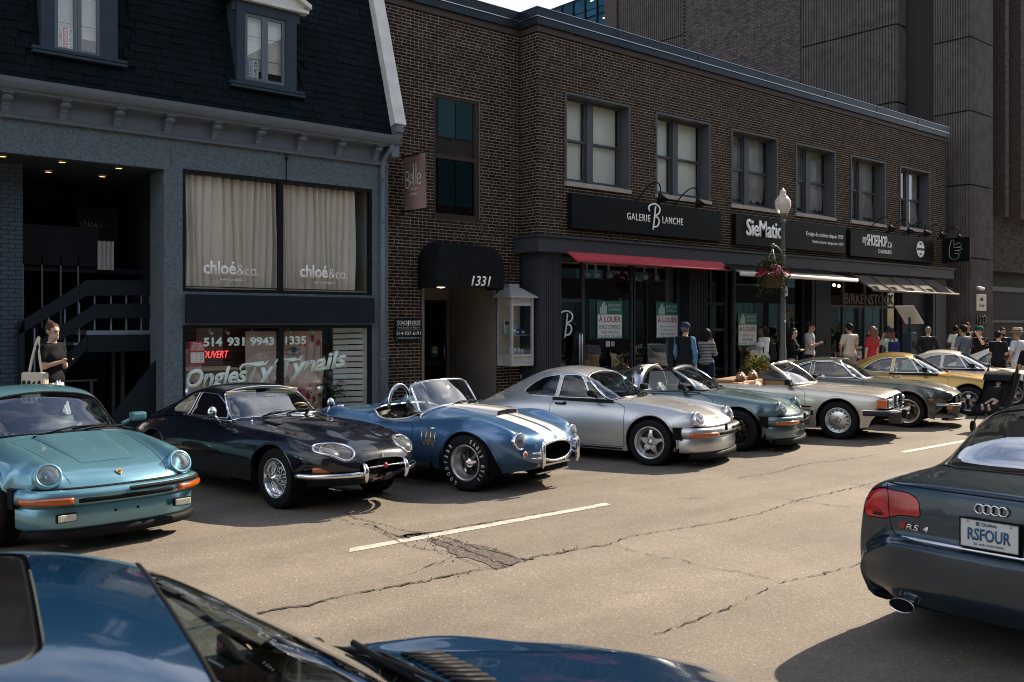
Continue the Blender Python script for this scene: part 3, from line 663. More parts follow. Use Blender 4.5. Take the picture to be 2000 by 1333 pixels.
part(MB().box(5.35, 5.4, 16.9, 16.95, .14, 1.75).box(5.5, 5.56, 16.9, 16.95, .14, 1.75).box(5.35, 5.56, 16.9, 16.95, 1.75, 1.77), 'door_frame', mat('grey_frame', (.1, .11, .12), .5), gb)
part(MB().box(4.0, 5.0, 16.6, 16.62, 1.0, 1.03).box(4.9, 4.94, 16.6, 16.64, .14, 1.0).box(4.0, 5.0, 18.86, 18.89, 3.55, 3.58), 'lobby_bar', mat('grey_frame'), gb)
part(MB().prism([(5.0, .14), (5.0, .5), (5.68, 1.35), (5.68, .14)], .05, mtx=Matrix.Translation((0, 15.75, 0))), 'ramp_board', RAIL, gb)
part(MB().box(2.6, 4.35, 13.4, 15.39, .12, .33), 'entrance_step', mat('step_concrete', (.2, .19, .18), .85), gb)
cs = thing('lobby_sign', 'faint grey salon name on the dark wall at the back of the lobby', 'sign', (4.98, 17.45, 3.66)); MB().box(-.06, .66, .01, .03, -.25, .35).build('board', mat('lobby_board', (.022, .024, .027), .5), cs)
text('chloé', 'lettering', .1, (0, 0, 0), mat('dim_lettering', (.28, .29, .3), .5), cs, width=.3, height=.13, depth=.002, bold=.01); text('&co', 'lettering', .1, (.32, 0, 0), mat('dimmer_lettering', (.08, .085, .09), .5), cs, width=.2, height=.1, depth=.002)
gm = thing('hanging_towels', 'white towels hanging in the dark lobby above the stair', 'towel', (5.15, 17.05, 2.9))
b = MB(); b.grid([[(x_ * .01, .03 * math.sin(x_ * .9), z_ * .1) for z_ in range(6)] for x_ in range(28)]); b.build('cloth', mat('white_cloth', (.6, .58, .55), .9), gm)
# ================================================================ dark brick shop building
BRICK = mat('dark_brick', (.026, .0165, .014), .75, noise=(1.6, .35, 6), bump=(90, .5, .003), island=.5)
MORT = mat('pale_mortar', (.29, .225, .155), .95, noise=(5, .3))
GREYP = mat('charcoal_paint', (.042, .046, .055), .5, noise=(3, .1))
GREYD = mat('charcoal_dark', (.018, .020, .025), .5, noise=(3, .1))
COPE = mat('dark_metal_coping', (.022, .029, .037), .35, .3, noise=(2, .1))
COPEB = mat('brown_cornice', (.060, .045, .040), .6)
WINF = mat('window_grey', (.075, .08, .088), .5, noise=(4, .08))
SILL = mat('stone_sill', (.34, .30, .26), .7, noise=(6, .12))
bb = thing('brick_building', 'long two storey dark brown brick building with six upper windows over shops', 'building', (20, 15.6, 0))
BO = Vector((20, 15.6, 0))
bricks = []      # (origin, dir along, length, z, outward)
CH = .0677
def brick_field(org, du, L_, z0, z1, holes):
    k0 = round(z0 / CH); k = k0
    while k * CH < z1 - .03:
        z = k * CH; kk = k % 6
        x = -(.105 if k % 2 else 0.) - (.05 if kk in (2, 5) else 0)
        i = 0
        while x < L_:
            head = kk in (2, 5) and (i % 9 != 4)
            wd = .0975 if head else .205
            a, b_ = max(x, 0), min(x + wd - .0125, L_)
            segs = [(a, b_)]
            for h0, h1, g0, g1 in holes:
                if z + CH * .6 > g0 and z + CH * .4 < g1:
                    ns = []
                    for p, q in segs:
                        if q <= h0 or p >= h1: ns.append((p, q))
                        else:
                            if p < h0: ns.append((p, h0))
                            if q > h1: ns.append((h1, q))
                    segs = ns
            for p, q in segs:
                if q - p > .02: bricks.append((org, du, p, q - p, z))
            x += wd; i += 1
        k += 1
WINS = [(14.65, 16.80), (17.73, 19.88), (20.77, 22.92), (23.82, 25.95), (26.84, 28.97), (29.92, 32.02)]
WZ0, WZ1 = 5.13, 7.18
brick_field(Vector((10.05, 15.87, 0)), Vector((1, 0, 0)), 3.78, .14, 8.36, [(1.40, 2.62, 4.14, 6.75), (1.09, 3.05, 0, 2.8)])
brick_field(Vector((13.83, 15.87, 0)), Vector((0, -1, 0)), .57, 3.85, 8.36, [])
brick_field(Vector((13.83, 15.3, 0)), Vector((1, 0, 0)), 19.4, 3.85, 8.36, [(a - 13.83, b_ - 13.83, WZ0 - .07, WZ1) for a, b_ in WINS])
cpos = Vector((0, 0, 1.97))
def bscore(q):
    c = q[0] + q[1] * (q[2] + q[3] / 2) + Vector((0, 0, q[4])); d = c - cpos; out = Vector((q[1].y, -q[1].x, 0))
    return -q[3] * abs(d.normalized().dot(out)) / d.length_squared * (1 if q[4] > 1.4 and q[0].x + q[1].x * q[2] > 10.25 and not (q[4] > 8.2) else 0)
order = sorted(range(len(bricks)), key=lambda i: bscore(bricks[i]))
def brick_verts(b, L_):
    h = CH - .0128; c = .003; p = -.004
    v = [(0, .01, 0), (L_, .01, 0), (L_, .01, h), (0, .01, h), (c, p, c), (L_ - c, p, c), (L_ - c, p, h - c), (c, p, h - c)]
    return v, [(4, 5, 6, 7), (0, 1, 5, 4), (1, 2, 6, 5), (2, 3, 7, 6), (3, 0, 4, 7)]
bmesh_cache = {}
rest = MB()
for rank, i in enumerate(order):
    org, du, p, L_, z = bricks[i]; L_ = round(L_, 3)
    rz = math.atan2(du.y, du.x)
    if rank < 300:
        if L_ not in bmesh_cache: v, f = brick_verts(None, L_); bmesh_cache[L_] = MB().add(v, f).mesh('brick', BRICK)
        o = link('brick', bmesh_cache[L_], bb); o.location = org + du * p + Vector((0, 0, z)) - BO; o.rotation_euler = (0, 0, rz)
    else:
        v, f = brick_verts(None, L_); mt = Matrix.Translation(org + du * p + Vector((0, 0, z)) - BO) @ Matrix.Rotation(rz, 4, 'Z')
        jr = rng.uniform(-.0015, .0015)
        rest.add([mt @ Vector((a, b_ + jr, c)) for a, b_, c in v], f)
rest.build('brickwork', BRICK, bb, 'stuff')
def wall_with_holes(x0, x1, z0, z1, holes, y, d):
    b = MB(); xs = sorted({x0, x1} | {h[0] for h in holes} | {h[1] for h in holes})
    for a, c in zip(xs[:-1], xs[1:]):
        hs = sorted([(h[2], h[3]) for h in holes if h[0] <= a + 1e-6 and h[1] >= c - 1e-6]); z = z0
        for g0, g1 in hs:
            if g0 > z: b.box(a, c, y, y + d, z, g0)
            z = max(z, g1)
        if z < z1: b.box(a, c, y, y + d, z, z1)
    return b
part(wall_with_holes(10.05, 13.83, .14, 8.36, [(11.45, 12.67, 4.14, 6.75), (11.14, 13.10, 0, 2.8)], 15.872, .3), 'mortar_wall', MORT, bb)
part(wall_with_holes(13.832, 33.23, 3.85, 8.36, [(a, b_, WZ0 - .07, WZ1) for a, b_ in WINS], 15.302, .3), 'mortar_wall', MORT, bb)
part(MB().box(13.833, 14.0, 15.31, 15.9, 3.6, 8.36), 'mortar_wall', MORT, bb)
sh_ = MB(); sh_.box(10.06, 33.2, 16.2, 26, 8.3, 8.34); sh_.box(10.06, 10.1, 16.2, 26, .1, 8.3); sh_.box(33.1, 33.2, 15.62, 26, .1, 8.35); sh_.box(10, 33.2, 25.9, 26, .1, 8.3); sh_.box(14.0, 33.1, 15.61, 26, 3.7, 3.8)
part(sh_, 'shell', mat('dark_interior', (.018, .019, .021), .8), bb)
# coping: two stepped metal bands over a brown cornice, jogging with the facade
def coping(y, z0, z1, name, m, x0=9.9, x1=33.32):
    y *= .7; z0 = 8.361 + (z0 - 8.361) * .86; z1 = 8.361 + (z1 - 8.361) * .86
    b = MB(); yl, yr = 15.87 - y, 15.3 - y; xj = 13.83 - y
    b.box(x0, xj, yl, 16.4, z0, z1); b.box(xj, x1, yr, 16.4, z0, z1); return part(b, name, m, bb)
coping(.05, 8.361, 8.52, 'cornice_band', COPEB); coping(.13, 8.522, 8.70, 'coping', COPE); coping(.16, 8.702, 8.725, 'coping_drip', mat('metal_edge', (.35, .35, .35), .25, .9)); coping(.12, 8.727, 8.95, 'coping', COPE); coping(.14, 8.952, 8.965, 'coping_drip', mat('metal_edge'))
for x in (16.3, 19.3, 22.3, 25.3, 28.3, 31.0): part(MB().box(x, x + .03, 15.205, 15.25, 8.52, 8.85), 'coping_seam', COPE, bb)
# upper windows
GREYBL = mat('grey_shade', (.30, .285, .27), .9, noise=(1.5, .35)); PALEBL = mat('pale_green_blind', (.78, .79, .70), .8, noise=(1.2, .05))
WG = glass('window_glass', (.96, .97, .96))
for i, (a, b_) in enumerate(WINS):
    f = MB(); t_ = .05
    # metal lining of the deep reveal
    f.box(a, a + t_, 15.275, 15.62, WZ0, WZ1); f.box(b_ - t_, b_, 15.275, 15.62, WZ0, WZ1); f.box(a + t_, b_ - t_, 15.275, 15.62, WZ1 - t_, WZ1)
    wn_ = part(f, 'window_surround', WINF, bb)
    part(MB().add([(a - .01, 15.24, WZ0 - .07), (b_ + .01, 15.24, WZ0 - .07), (b_ + .01, 15.24, WZ0 + .015), (a - .01, 15.24, WZ0 + .015), (a - .01, 15.62, WZ0 - .07), (b_ + .01, 15.62, WZ0 - .07), (b_ + .01, 15.62, WZ0 + .12), (a - .01, 15.62, WZ0 + .12)], [(0, 1, 2, 3), (3, 2, 6, 7), (0, 3, 7, 4), (1, 5, 6, 2), (0, 4, 5, 1)]), 'window_sill', SILL, wn_)
    xm = (a + b_) / 2 - .04; ia, ib = a + .05, b_ - .32 + .27
    part(MB().box(xm - .10, xm + .10, 15.53, 15.62, WZ0 + .1, WZ1 - t_), 'mullion', WINF, wn_)
    z0, z1 = WZ0 + .11, WZ1 - t_; zm = (z0 + z1) / 2 - .02
    for p, q in ((ia, xm - .10), (xm + .10, ib)):
        s1 = MB(); frame_rect(s1, p, q, zm - .02, z1, .05, 15.57, 15.61); frame_rect(s1, p, q, z0, zm + .02, .055, 15.60, 15.64)
        part(s1, 'sash', WINF, wn_)
        part(MB().box(p + .05, q - .05, 15.59, 15.594, zm + .03, z1 - .05).box(p + .055, q - .055, 15.62, 15.624, z0 + .055, zm - .035), 'pane', WG, wn_)
    if i < 2: part(MB().box(ia, xm - .14, 15.70, 15.71, z0, z1).box(xm + .12, ib - .03, 15.70, 15.71, z0, z1), 'roller_blind', PALEBL, wn_)
    else:
        r2 = random.Random(i); rows = []
        for u in range(25):
            x = ia + (ib - ia) * u / 24
            rows.append([(x, 15.72 + .03 * math.sin(u * 1.3 + v * .9 + i) * (v < 4), (z0 + .08 + .1 * abs(math.sin(u * .9 + i))) * (1 - v / 8) + z1 * v / 8) for v in range(9)])
        if i == 5: rows = rows[11:]
        part(MB().grid(rows), 'window_shade', GREYBL, wn_)
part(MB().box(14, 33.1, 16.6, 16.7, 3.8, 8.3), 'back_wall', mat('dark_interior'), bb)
# tall stair window in the left bay
BRF = mat('brown_window_frame', (.045, .032, .030), .5)
f = frame_rect(MB(), 11.45, 12.67, 4.20, 6.75, .07, 15.90, 16.0); f.box(11.52, 12.6, 15.895, 16.0, 5.42, 5.50); f.box(12.56, 12.6, 15.91, 15.99, 4.27, 6.68)
tw = part(f, 'window_frame', BRF, bb); part(MB().box(11.52, 12.6, 15.95, 15.955, 4.27, 5.42), 'pane', glass('dark_pane', (.35, .4, .42), fmul=1.2), tw); part(MB().box(11.52, 12.6, 15.95, 15.955, 5.5, 6.68), 'pane', glass('mirror_glass', (.35, .4, .42), fmul=7), tw)
part(MB().box(11.43, 12.69, 15.84, 15.95, 4.14, 4.20), 'window_sill', BRF, tw)
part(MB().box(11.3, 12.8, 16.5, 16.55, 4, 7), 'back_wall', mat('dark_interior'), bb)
# recessed entrance 1331
STONE = mat('beige_stone', (.165, .14, .118), .6, noise=(2, .15))
en = MB(); en.box(11.14, 11.20, 15.85, 16.15, .3, 2.85); en.box(13.04, 13.10, 15.85, 16.17, .3, 2.85)
part(en, 'door_jamb', STONE, bb)
en = MB(); en.box(13.06, 13.12, 16.17, 16.84, .3, 2.85); en.box(13.065, 13.12, 16.85, 17.6, .3, 1.56); en.box(13.065, 13.12, 16.85, 17.6, 1.57, 2.85); en.box(11.1, 11.14, 16.15, 17.6, .3, 2.85); en.box(11.1, 13.1, 15.95, 17.7, 2.85, 2.9)
part(en, 'entrance_wall', STONE, bb)
part(MB().box(11.1, 13.1, 15.88, 17.7, .1, .3), 'entrance_floor', mat('dark_terrazzo', (.06, .055, .05), .5), bb)
part(MB().box(11.14, 12.22, 17.5, 17.6, .3, 2.85).box(13.0, 13.06, 17.5, 17.6, .3, 2.85).box(12.22, 13.0, 17.5, 17.6, 2.5, 2.85), 'entrance_back', STONE, bb)
dr = part(frame_rect(MB(), 12.22, 13.0, .3, 2.5, .07, 17.52, 17.58).box(12.29, 12.93, 17.53, 17.57, 1.0, 1.12), 'door', GREYD, bb); part(MB().box(12.29, 12.93, 17.55, 17.555, .37, 1.0).box(12.29, 12.93, 17.55, 17.555, 1.12, 2.43), 'pane', mat('door_black_glass', (.006, .006, .007), .15), dr); part(MB().tube([(12.9, 17.52, 1.15), (12.9, 17.47, 1.2), (12.9, 17.47, 1.4), (12.9, 17.52, 1.45)], .012, 8), 'handle', ALU, dr)
stk = thing('door_sticker', 'small round floral sticker on the dark glass entrance door', 'sticker', (12.66, 17.5, 1.32)); MB().box(-.1, .1, .012, .016, -.12, .14).build('card', mat('sticker_green', (.02, .07, .05), .5), stk)
for k, c in enumerate([(.5, .1, .1), (.5, .4, .05), (.1, .3, .1), (.4, .2, .3), (.55, .5, .45)]): MB().prism(ell(.05 * math.cos(k * 1.3), .04 + .05 * math.sin(k * 1.3), .035, .035), .002, 0, Matrix.Translation((0, .01 - k * .001, 0)), back=False).build('print', mat('sticker_%d' % k, c, .5), stk)
el_ = thing('entrance_lamp', 'warm round ceiling lamp half hidden by the black entrance awning', 'lamp', (11.95, 16.3, 2.85)); MB().lathe([(0, -.13), (.08, -.115), (.13, -.07), (.15, 0)], 20).build('bowl', mat('lamp_bowl', (.8, .7, .5), .5, emit=(1, .72, .42, 1.3)), el_)
aw = thing('entrance_awning', 'black domed canvas awning lettered 1331 over the brick entrance', 'awning', (11.95, 15.87, 2.68))
def rr_arch(hw, h, r, n=10):
    return [(-hw, 0)] + [(-hw + r - r * math.cos(a), h - r + r * math.sin(a)) for a in [math.pi / 2 * k / n for k in range(n + 1)]] + [(hw - r + r * math.sin(a), h - r + r * math.cos(a)) for a in [math.pi / 2 * k / n for k in range(n + 1)]] + [(hw, 0)]
CANV = mat('black_canvas', (.010, .011, .013), .85, noise=(5, .2), bump=(30, .3, .004))
pr = [rr_arch(.92 * k, .96 * (.55 + .45 * k) if k < 1 else .96, .46 * k, 10) for k in (1.,)]
b = MB(); back = [(x, .0, z) for x, z in rr_arch(.90, .98, .46)]; fr_ = [(x, -.58, z) for x, z in rr_arch(.90, .90, .44)]; fr2 = [(x * .95, -.64, z * .95 + .02) for x, z in rr_arch(.90, .90, .44)]
b.grid([back, fr_], 0, True, True); b.grid([fr_, fr2], 0, True, True); b.add(fr2, [tuple(range(len(fr2)))[::-1]]); b.build('canvas', CANV, aw)
text('1331', 'lettering', .25, (-.02, -.645, .06), LETTER, aw, width=.52, height=.21, shear=.25, bold=.018, depth=.004)
# plaque and banner
pq = thing('wall_plaque', 'black antique shop plaque with white lettering on the brick beside the entrance', 'sign', (10.47, 15.85, 1.60))
MB().bbox(0, .64, -.03, .0, 0, .46, .004).build('plate', mat('plaque_black', (.012, .014, .015), .4), pq)
for tx, z, h, wd in (('COACH  HOUSE', .345, .08, .56), ('Antiquités et Bijoux', .255, .05, .56), ('514-937-6191', .135, .07, .58), ('coachhouseantique.com', .05, .05, .58)):
    text(tx, 'lettering', .1, (.32, -.032, z), LETTER if h > .055 else mat('grey_lettering', (.45, .45, .44), .5), pq, align='CENTER', width=wd, height=h, depth=.002)
MB().box(.03, .61, -.033, -.031, .235, .239).box(.03, .61, -.033, -.031, .318, .322).build('rule', LETTER, pq); MB().prism(ell(.315, .37, .02, .045) , .002, 0, Matrix.Translation((0, -.033, 0))).ball((.33, -.033, .42), .014).build('figure', LETTER, pq)
for x in (.03, .61):
    for z in (.03, .43): MB().ball((x, -.033, z), .008, n=8).build('screw', ALU, pq)
bn = thing('wall_banner', 'mauve clinic banner hung on edge from two black brackets on the brick', 'banner', (10.69, 15.87, 4.2))
b = MB(); b.grid([[(.012 * math.sin(i * .7 + j * .5), -.04 - .75 * i / 10, 0.03 + 1.08 * j / 10) for j in range(11)] for i in range(11)]); o = b.build('cloth', mat('mauve_cloth', (.36, .235, .20), .85, noise=(3, .05)), bn)
for z in (.02, 1.12): MB().tube([(0, 0, z), (0, -.86, z)], .014, 8).ball((0, -.87, z), .03, n=8).tube([(0, 0, z - .05), (0, 0, z + .05)], .03, 8).build('bracket', MATBLK, bn)
for tx, y, z, h, wd in (('B', -.10, .46, .36, .16), ('e', -.25, .55, .2, .11), ('ll', -.37, .52, .42, .12), ('e', -.51, .5, .24, .14)): text(tx, 'lettering', .2, (-.016, y, z), LETTER, bn, rot=(R(90), 0, R(-90)), width=wd, height=h, depth=.003, bold=-.012)
for tx, z in (('Clinique', .40), ('Esthétique', .30)): text(tx, 'lettering', .1, (-.016, -.26, z), LETTER, bn, rot=(R(90), 0, R(-90)), width=.28, height=.07, depth=.002, bold=-.01)
# silver display case
SILV = mat('silver_case', (.50, .50, .49), .4, .35, noise=(3, .08))
dc = thing('display_case', 'silver wall mounted display case with peaked roof beside the brick entrance', 'display case', (13.42, 15.6, 1.05))
c = MB()
for x in (-.29, .29):
    for y in (-.25, .2): c.box(x - .025, x + .025, y - .025, y + .025, 0, 1.5)
c.box(-.27, .27, -.265, .21, 0, .06); c.box(-.27, .27, -.262, .21, .2, .25); c.box(-.27, .27, -.265, .21, 1.3, 1.36); c.box(-.27, .27, -.262, .21, 1.45, 1.5); c.box(-.3, .3, .2, .24, 0, 1.5)
c.build('frame', SILV, dc); MB().box(-.265, .265, -.23, .19, .06, .2).box(-.265, .265, -.24, .19, 1.36, 1.45).build('panel', SILV, dc); MB().box(-.26, .26, .18, .195, .25, 1.3).build('back', mat('case_cream', (.62, .52, .42), .7, noise=(2, .05)), dc)
r_ = MB(); r_.add([(-.38, -.34, 1.5), (.38, -.34, 1.5), (.38, .26, 1.5), (-.38, .26, 1.5), (-.16, -.02, 1.70), (.16, -.02, 1.70), (.16, .2, 1.70), (-.16, .2, 1.70)], [(0, 1, 5, 4), (1, 2, 6, 5), (2, 3, 7, 6), (3, 0, 4, 7), (4, 5, 6, 7), (3, 2, 1, 0)]); r_.box(-.39, .39, -.35, .27, 1.475, 1.499); r_.box(-.14, .14, .0, .2, 1.70, 1.78); r_.build('roof', SILV, dc)
MB().box(-.265, .265, -.256, -.252, .25, 1.3).box(-.296, -.292, -.22, .18, .25, 1.3).build('pane', PGLASS, dc); MB().box(-.26, .26, -.2, .17, .66, .672).build('shelf', mat('glass_shelf', (.3, .4, .42), .2), dc)
for k, (x, y, z, sx, sz, colr, nm, lb_) in enumerate([(-.05, .0, .672, .07, .20, (.25, .4, .45), 'product_box', 'tall pale blue carton on the upper shelf of the display case'), (.1, .05, .672, .06, .13, (.06, .12, .25), 'product_box', 'short navy carton on the upper shelf of the display case'), (.19, -.02, .672, .05, .13, (.02, .05, .2), 'product_box', 'dark blue carton at the right of the upper display shelf'), (-.15, -.05, .25, .035, .17, (.6, .6, .58), 'product_bottle', None), (-.03, -.05, .25, .035, .17, (.6, .6, .58), 'product_bottle', None), (.08, -.05, .25, .035, .17, (.6, .6, .58), 'product_bottle', None), (.18, -.04, .25, .045, .12, (.5, .5, .48), 'product_bottle', None)]):
    t_ = thing(nm, lb_ or ORD[k - 3] + ' bottle from the left on the floor of the silver display case', 'carton' if lb_ else 'bottle', (13.42 + x, 15.6 + y, 1.05 + z), group=None if lb_ else 'bottles on the display case floor')
    m_ = mat('product_%d' % k, colr, .4)
    if lb_: MB().box(-sx, sx, -.05, .05, 0, sz).build('carton', m_, t_); MB().box(-sx * .7, sx * .7, -.052, -.0505, sz * .3, sz * .6).build('print', LETTER, t_)
    else: MB().lathe([(0, 0), (sx, 0), (sx, sz * .75), (sx * .5, sz * .85)], 12).build('bottle', m_, t_); MB().lathe([(sx * .5, sz * .85), (sx * .5, sz), (0, sz)], 12).build('cap', MATBLK, t_)
cp = thing('portrait_card', 'small portrait card leaning inside the display case', 'card', (13.28, 15.68, 1.73)); MB().box(-.09, .07, 0, .01, 0, .32).build('card', mat('card_pale', (.5, .55, .58), .5), cp); MB().prism(ell(-.01, .2, .055, .075), .002, 0, Matrix.Translation((0, -.002, 0))).build('print', mat('poster_skin'), cp); MB().prism(ell(-.01, .25, .06, .05), .002, 0, Matrix.Translation((0, -.004, 0))).build('print', mat('poster_brow'), cp)
# ---------------- shopfront: fascia, pilasters, glazing
fb = MB(); fb.box(13.62, 33.3, 15.05, 15.29, 3.53, 3.85); fb.box(13.62, 13.82, 15.29, 15.868, 3.53, 3.85); fb.box(13.58, 33.34, 15.0, 15.295, 3.851, 3.90); fb.box(13.58, 13.82, 15.296, 15.868, 3.851, 3.90); fb.box(13.822, 33.2, 15.29, 15.6, 3.53, 3.84)
part(fb, 'fascia', GREYP, bb)
def fluted(x0, x1, y, z0, z1, m, n=11, side=None):
    b = MB(); w_ = (x1 - x0) / n
    b.box(x0, x1, y + .015, y + .5, z0, z1)
    for k in range(n): b.box(x0 + k * w_ + w_ * .18, x0 + (k + 1) * w_ - w_ * .18, y, y + .015, z0, z1)
    return b
part(fluted(13.86, 14.48, 15.22, .14, 3.53, GREYP), 'fluted_pilaster', GREYP, bb); part(MB().box(13.86, 14.3, 15.72, 15.868, .14, 3.53), 'pilaster_back', GREYP, bb)
for x0, x1, n in ((18.98, 19.75, 12), (32.2, 33.2, 1)): part(fluted(x0, x1, 15.25, .14, 3.53, GREYD, n), 'fluted_pilaster' if n > 1 else 'pilaster', GREYD if n > 1 else GREYP, bb)
part(fluted(24.72, 25.75, 15.3, .14, 3.53, GREYD, 1), 'pilaster', GREYD, bb); part(MB().box(30.42, 32.2, 15.45, 15.6, .14, 3.53), 'dark_panel', GREYD, bb)
def glazing(xs, y, z0, z1, doors=(), trans=None):
    f = MB(); t_ = .045
    f.box(xs[0], xs[-1], y - .03, y + .04, z1 - .06, z1); f.box(xs[0], xs[-1], y - .03, y + .04, z0, z0 + .25)
    for x in xs: f.box(x - t_, x + t_, y - .04, y + .05, z0 + .25, z1 - .06)
    if trans:
        for a, c_ in trans: f.box(a + t_, c_ - t_, y - .03, y + .04, 2.46, 2.54)
    fr__ = part(f, 'shopfront_frame', GREYP, bb); p = MB()
    for a, c_ in zip(xs[:-1], xs[1:]): p.box(a + t_, c_ - t_, y, y + .006, z0 + .25, z1 - .06)
    part(p, 'pane', glass('shop_glass_dark', (.8, .83, .83), fmul=1.0), fr__)
    return fr__
glazing([14.50, 15.50, 17.2, 17.25, 18.96], 15.6, .14, 3.5, trans=[(14.5, 15.5)])
glazing([19.78, 20.6, 21.28], 15.85, .14, 3.5, trans=[(19.78, 20.6), (20.6, 21.28)]); glazing([21.3, 23.6, 24.7], 15.6, .14, 3.5)
glazing([25.8, 26.9, 28.2, 29.3, 30.4], 15.6, .14, 3.5, trans=[(25.8, 26.9), (26.9, 28.2), (28.2, 29.3), (29.3, 30.4)])
for x in (15.32, 15.40): part(MB().tube([(x, 15.56, 1.0), (x, 15.50, 1.02), (x, 15.50, 1.72), (x, 15.56, 1.74)], .018, 8), 'door_pull', ALU, bb)
part(MB().box(17.3, 18.9, 15.63, 15.66, 1.36, 1.38), 'display_rail', mat('grey_frame'), bb)
part(MB().box(14, 33, 15.75, 15.8, 3.42, 3.5).box(18.6, 18.9, 15.7, 15.72, .4, 3.4), 'ceiling_edge', mat('pale_edge', (.16, .17, .17), .6), bb)
for k, x in enumerate([14.75, 16.0, 16.3, 16.75, 17.55, 18.05, 18.5]):
    t_ = thing('track_spotlight', ORD[k] + ' white spotlight from the left under the gallery ceiling', 'spotlight', (x, 15.95, 3.1), group='spotlights in the gallery window'); MB().box(-.02, .02, -.02, .02, .1, .3).build('stem', WHITE, t_); MB().tube([(0, .03, .12), (0, -.06, 0)], [.05, .075], 12).build('head', WHITE, t_)
part(MB().box(14.6, 18.9, 15.92, 15.98, 3.38, 3.41), 'light_track', WHITE, bb)
def script_B(par, s_, m):
    p = MB(); q = lambda pts, r: p.tube([(x * s_, -.01, z * s_) for x, _, z in [(a.x, 0, a.z) for a in catmull([(u, 0, v) for u, v in pts], 6)]], r * s_, 8)
    q([(.36, .93), (.30, .5), (.22, .02)], .032)
    q([(.02, .72), (-.04, .84), (.03, .95), (.25, 1.02), (.48, .99), (.62, .86), (.56, .68), (.30, .54), (.50, .50), (.57, .33), (.45, .16), (.24, .13)], .032)
    return p.build('monogram', m, par)
def sign_board(x0, x1, z0, z1, label, nm='shop_sign'):
    t_ = thing(nm, label, 'sign', (x0, 15.14, z0)); MB().bbox(0, x1 - x0, 0, .155, 0, z1 - z0, .006).build('board', mat('sign_black', (.008, .009, .011), .42), t_); return t_
s1 = sign_board(14.73, 20.17, 4.11, 4.90, 'long black gallery sign with white letters and a script B over the red awning')
text('GALERIE', 'lettering', .2, (1.80, 0, .31), LETTER, s1, width=.82, height=.17, depth=.012, bold=.006, space=1.2); text('LANCHE', 'lettering', .2, (3.07, 0, .31), LETTER, s1, width=.78, height=.17, depth=.012, bold=.006, space=1.2)
o = script_B(s1, .62, LETTER); o.location = (2.58, -.005, .12)
s2 = sign_board(20.79, 26.28, 4.08, 4.88, 'black kitchen showroom sign with bold white name behind the street lamp')
text('SieMatic', 'lettering', .4, (.44, 0, .24), LETTER, s2, width=1.62, height=.46, depth=.04, bold=.012)
text('Design de cuisines depuis 1929', 'lettering', .1, (3.35, 0, .40), LETTER, s2, width=2.0, height=.15, depth=.004); text('Kitchen interior design since 1929', 'lettering', .1, (3.68, 0, .21), LETTER, s2, width=1.68, height=.11, depth=.004)
s3 = sign_board(26.57, 32.0, 4.04, 4.86, 'black shoe shop sign with white letters and a round emblem')
text('my', 'lettering', .1, (.70, 0, .34), LETTER, s3, width=.26, height=.28, depth=.006, shear=.2); text('SHOESHOP', 'lettering', .1, (.98, 0, .36), LETTER, s3, width=1.25, height=.36, depth=.006, bold=.02); text('.CA', 'lettering', .1, (2.24, 0, .36), LETTER, s3, width=.3, height=.19, depth=.006); text('CHAUSSURES', 'lettering', .1, (1.66, 0, .16), LETTER, s3, width=.85, height=.12, depth=.006)
MB().prism(ell(4.46, .42, .27, .27, 0, 28), .01, 0, Matrix.Translation((0, -.012, 0))).build('emblem', LETTER, s3); MB().prism([(4.2, .38), (4.72, .38), (4.72, .46), (4.2, .46)], .002, 0, Matrix.Translation((0, -.015, 0))).prism(ell(4.46, .6, .09, .03), .002, 0, Matrix.Translation((0, -.015, 0))).prism(ell(4.46, .26, .09, .03), .002, 0, Matrix.Translation((0, -.015, 0))).build('emblem_print', mat('emblem_grey', (.06, .07, .1), .5), s3)
ps_ = thing('projecting_sign', 'small black projecting sign with a line drawn hand at the end of the brick front', 'sign', (33.0, 15.3, 4.1)); MB().bbox(-.04, .04, -.95, 0, 0, .85, .006).build('board', mat('sign_black'), ps_)
hp = [(-.12, .08), (-.2, .16), (-.22, .4), (-.16, .62), (-.12, .78), (-.07, .76), (-.08, .56), (-.2 + .0, .54)]
b = MB()
for pts in ([(.35, .1), (.25, .2), (.25, .5), (.32, .75), (.4, .78), (.42, .5)], [(.42, .6), (.6, .66), (.72, .6), (.6, .52), (.42, .5)], [(.42, .5), (.62, .5), (.7, .44), (.6, .4), (.42, .4)], [(.42, .4), (.6, .38), (.66, .32), (.55, .28), (.42, .3)], [(.35, .1), (.5, .1), (.6, .2), (.55, .28)]): b.tube([(-.045, -y, z) for y, z in pts], .008, 6)
b.build('drawing', mat('pale_blue_line', (.5, .6, .65), .5), ps_)
# gooseneck lamps over the signs
def gooseneck(x, z, label, group):
    t_ = thing('gooseneck_lamp', label, 'lamp', (x, 15.3, z), group=group)
    arm = catmull([(0, 0, 0), (0, -.25, .22), (0, -.5, .36), (0, -.68, .34), (0, -.75, .2), (0, -.72, .08)], 5)
    MB().tube(arm, .016, 8).tube([(0, .0, -.04), (0, -.02, .04)], .04, 8).build('arm', BLACK, t_)
    mt = Matrix.Translation((0, -.71, .1)) @ Matrix.Rotation(R(-25), 4, 'X')
    MB().lathe([(.03, .0), (.045, -.03), (.06, -.06), (.13, -.2), (.12, -.2), (.05, -.07)], 16, 0, mt).build('shade', BLACK, t_)
    return t_
for k, x in enumerate((17.05, 18.45)): gooseneck(x, 4.93, ('left', 'right')[k] + ' of two black gooseneck lamps over the gallery sign', 'gooseneck lamps over the gallery sign')
for k, x in enumerate((27.9, 29.1, 30.2, 31.3, 32.6)): gooseneck(x, 4.92, ORD[k] + ' dark gooseneck lamp from the left over the shoe shop sign', 'gooseneck lamps over the shoe shop sign')
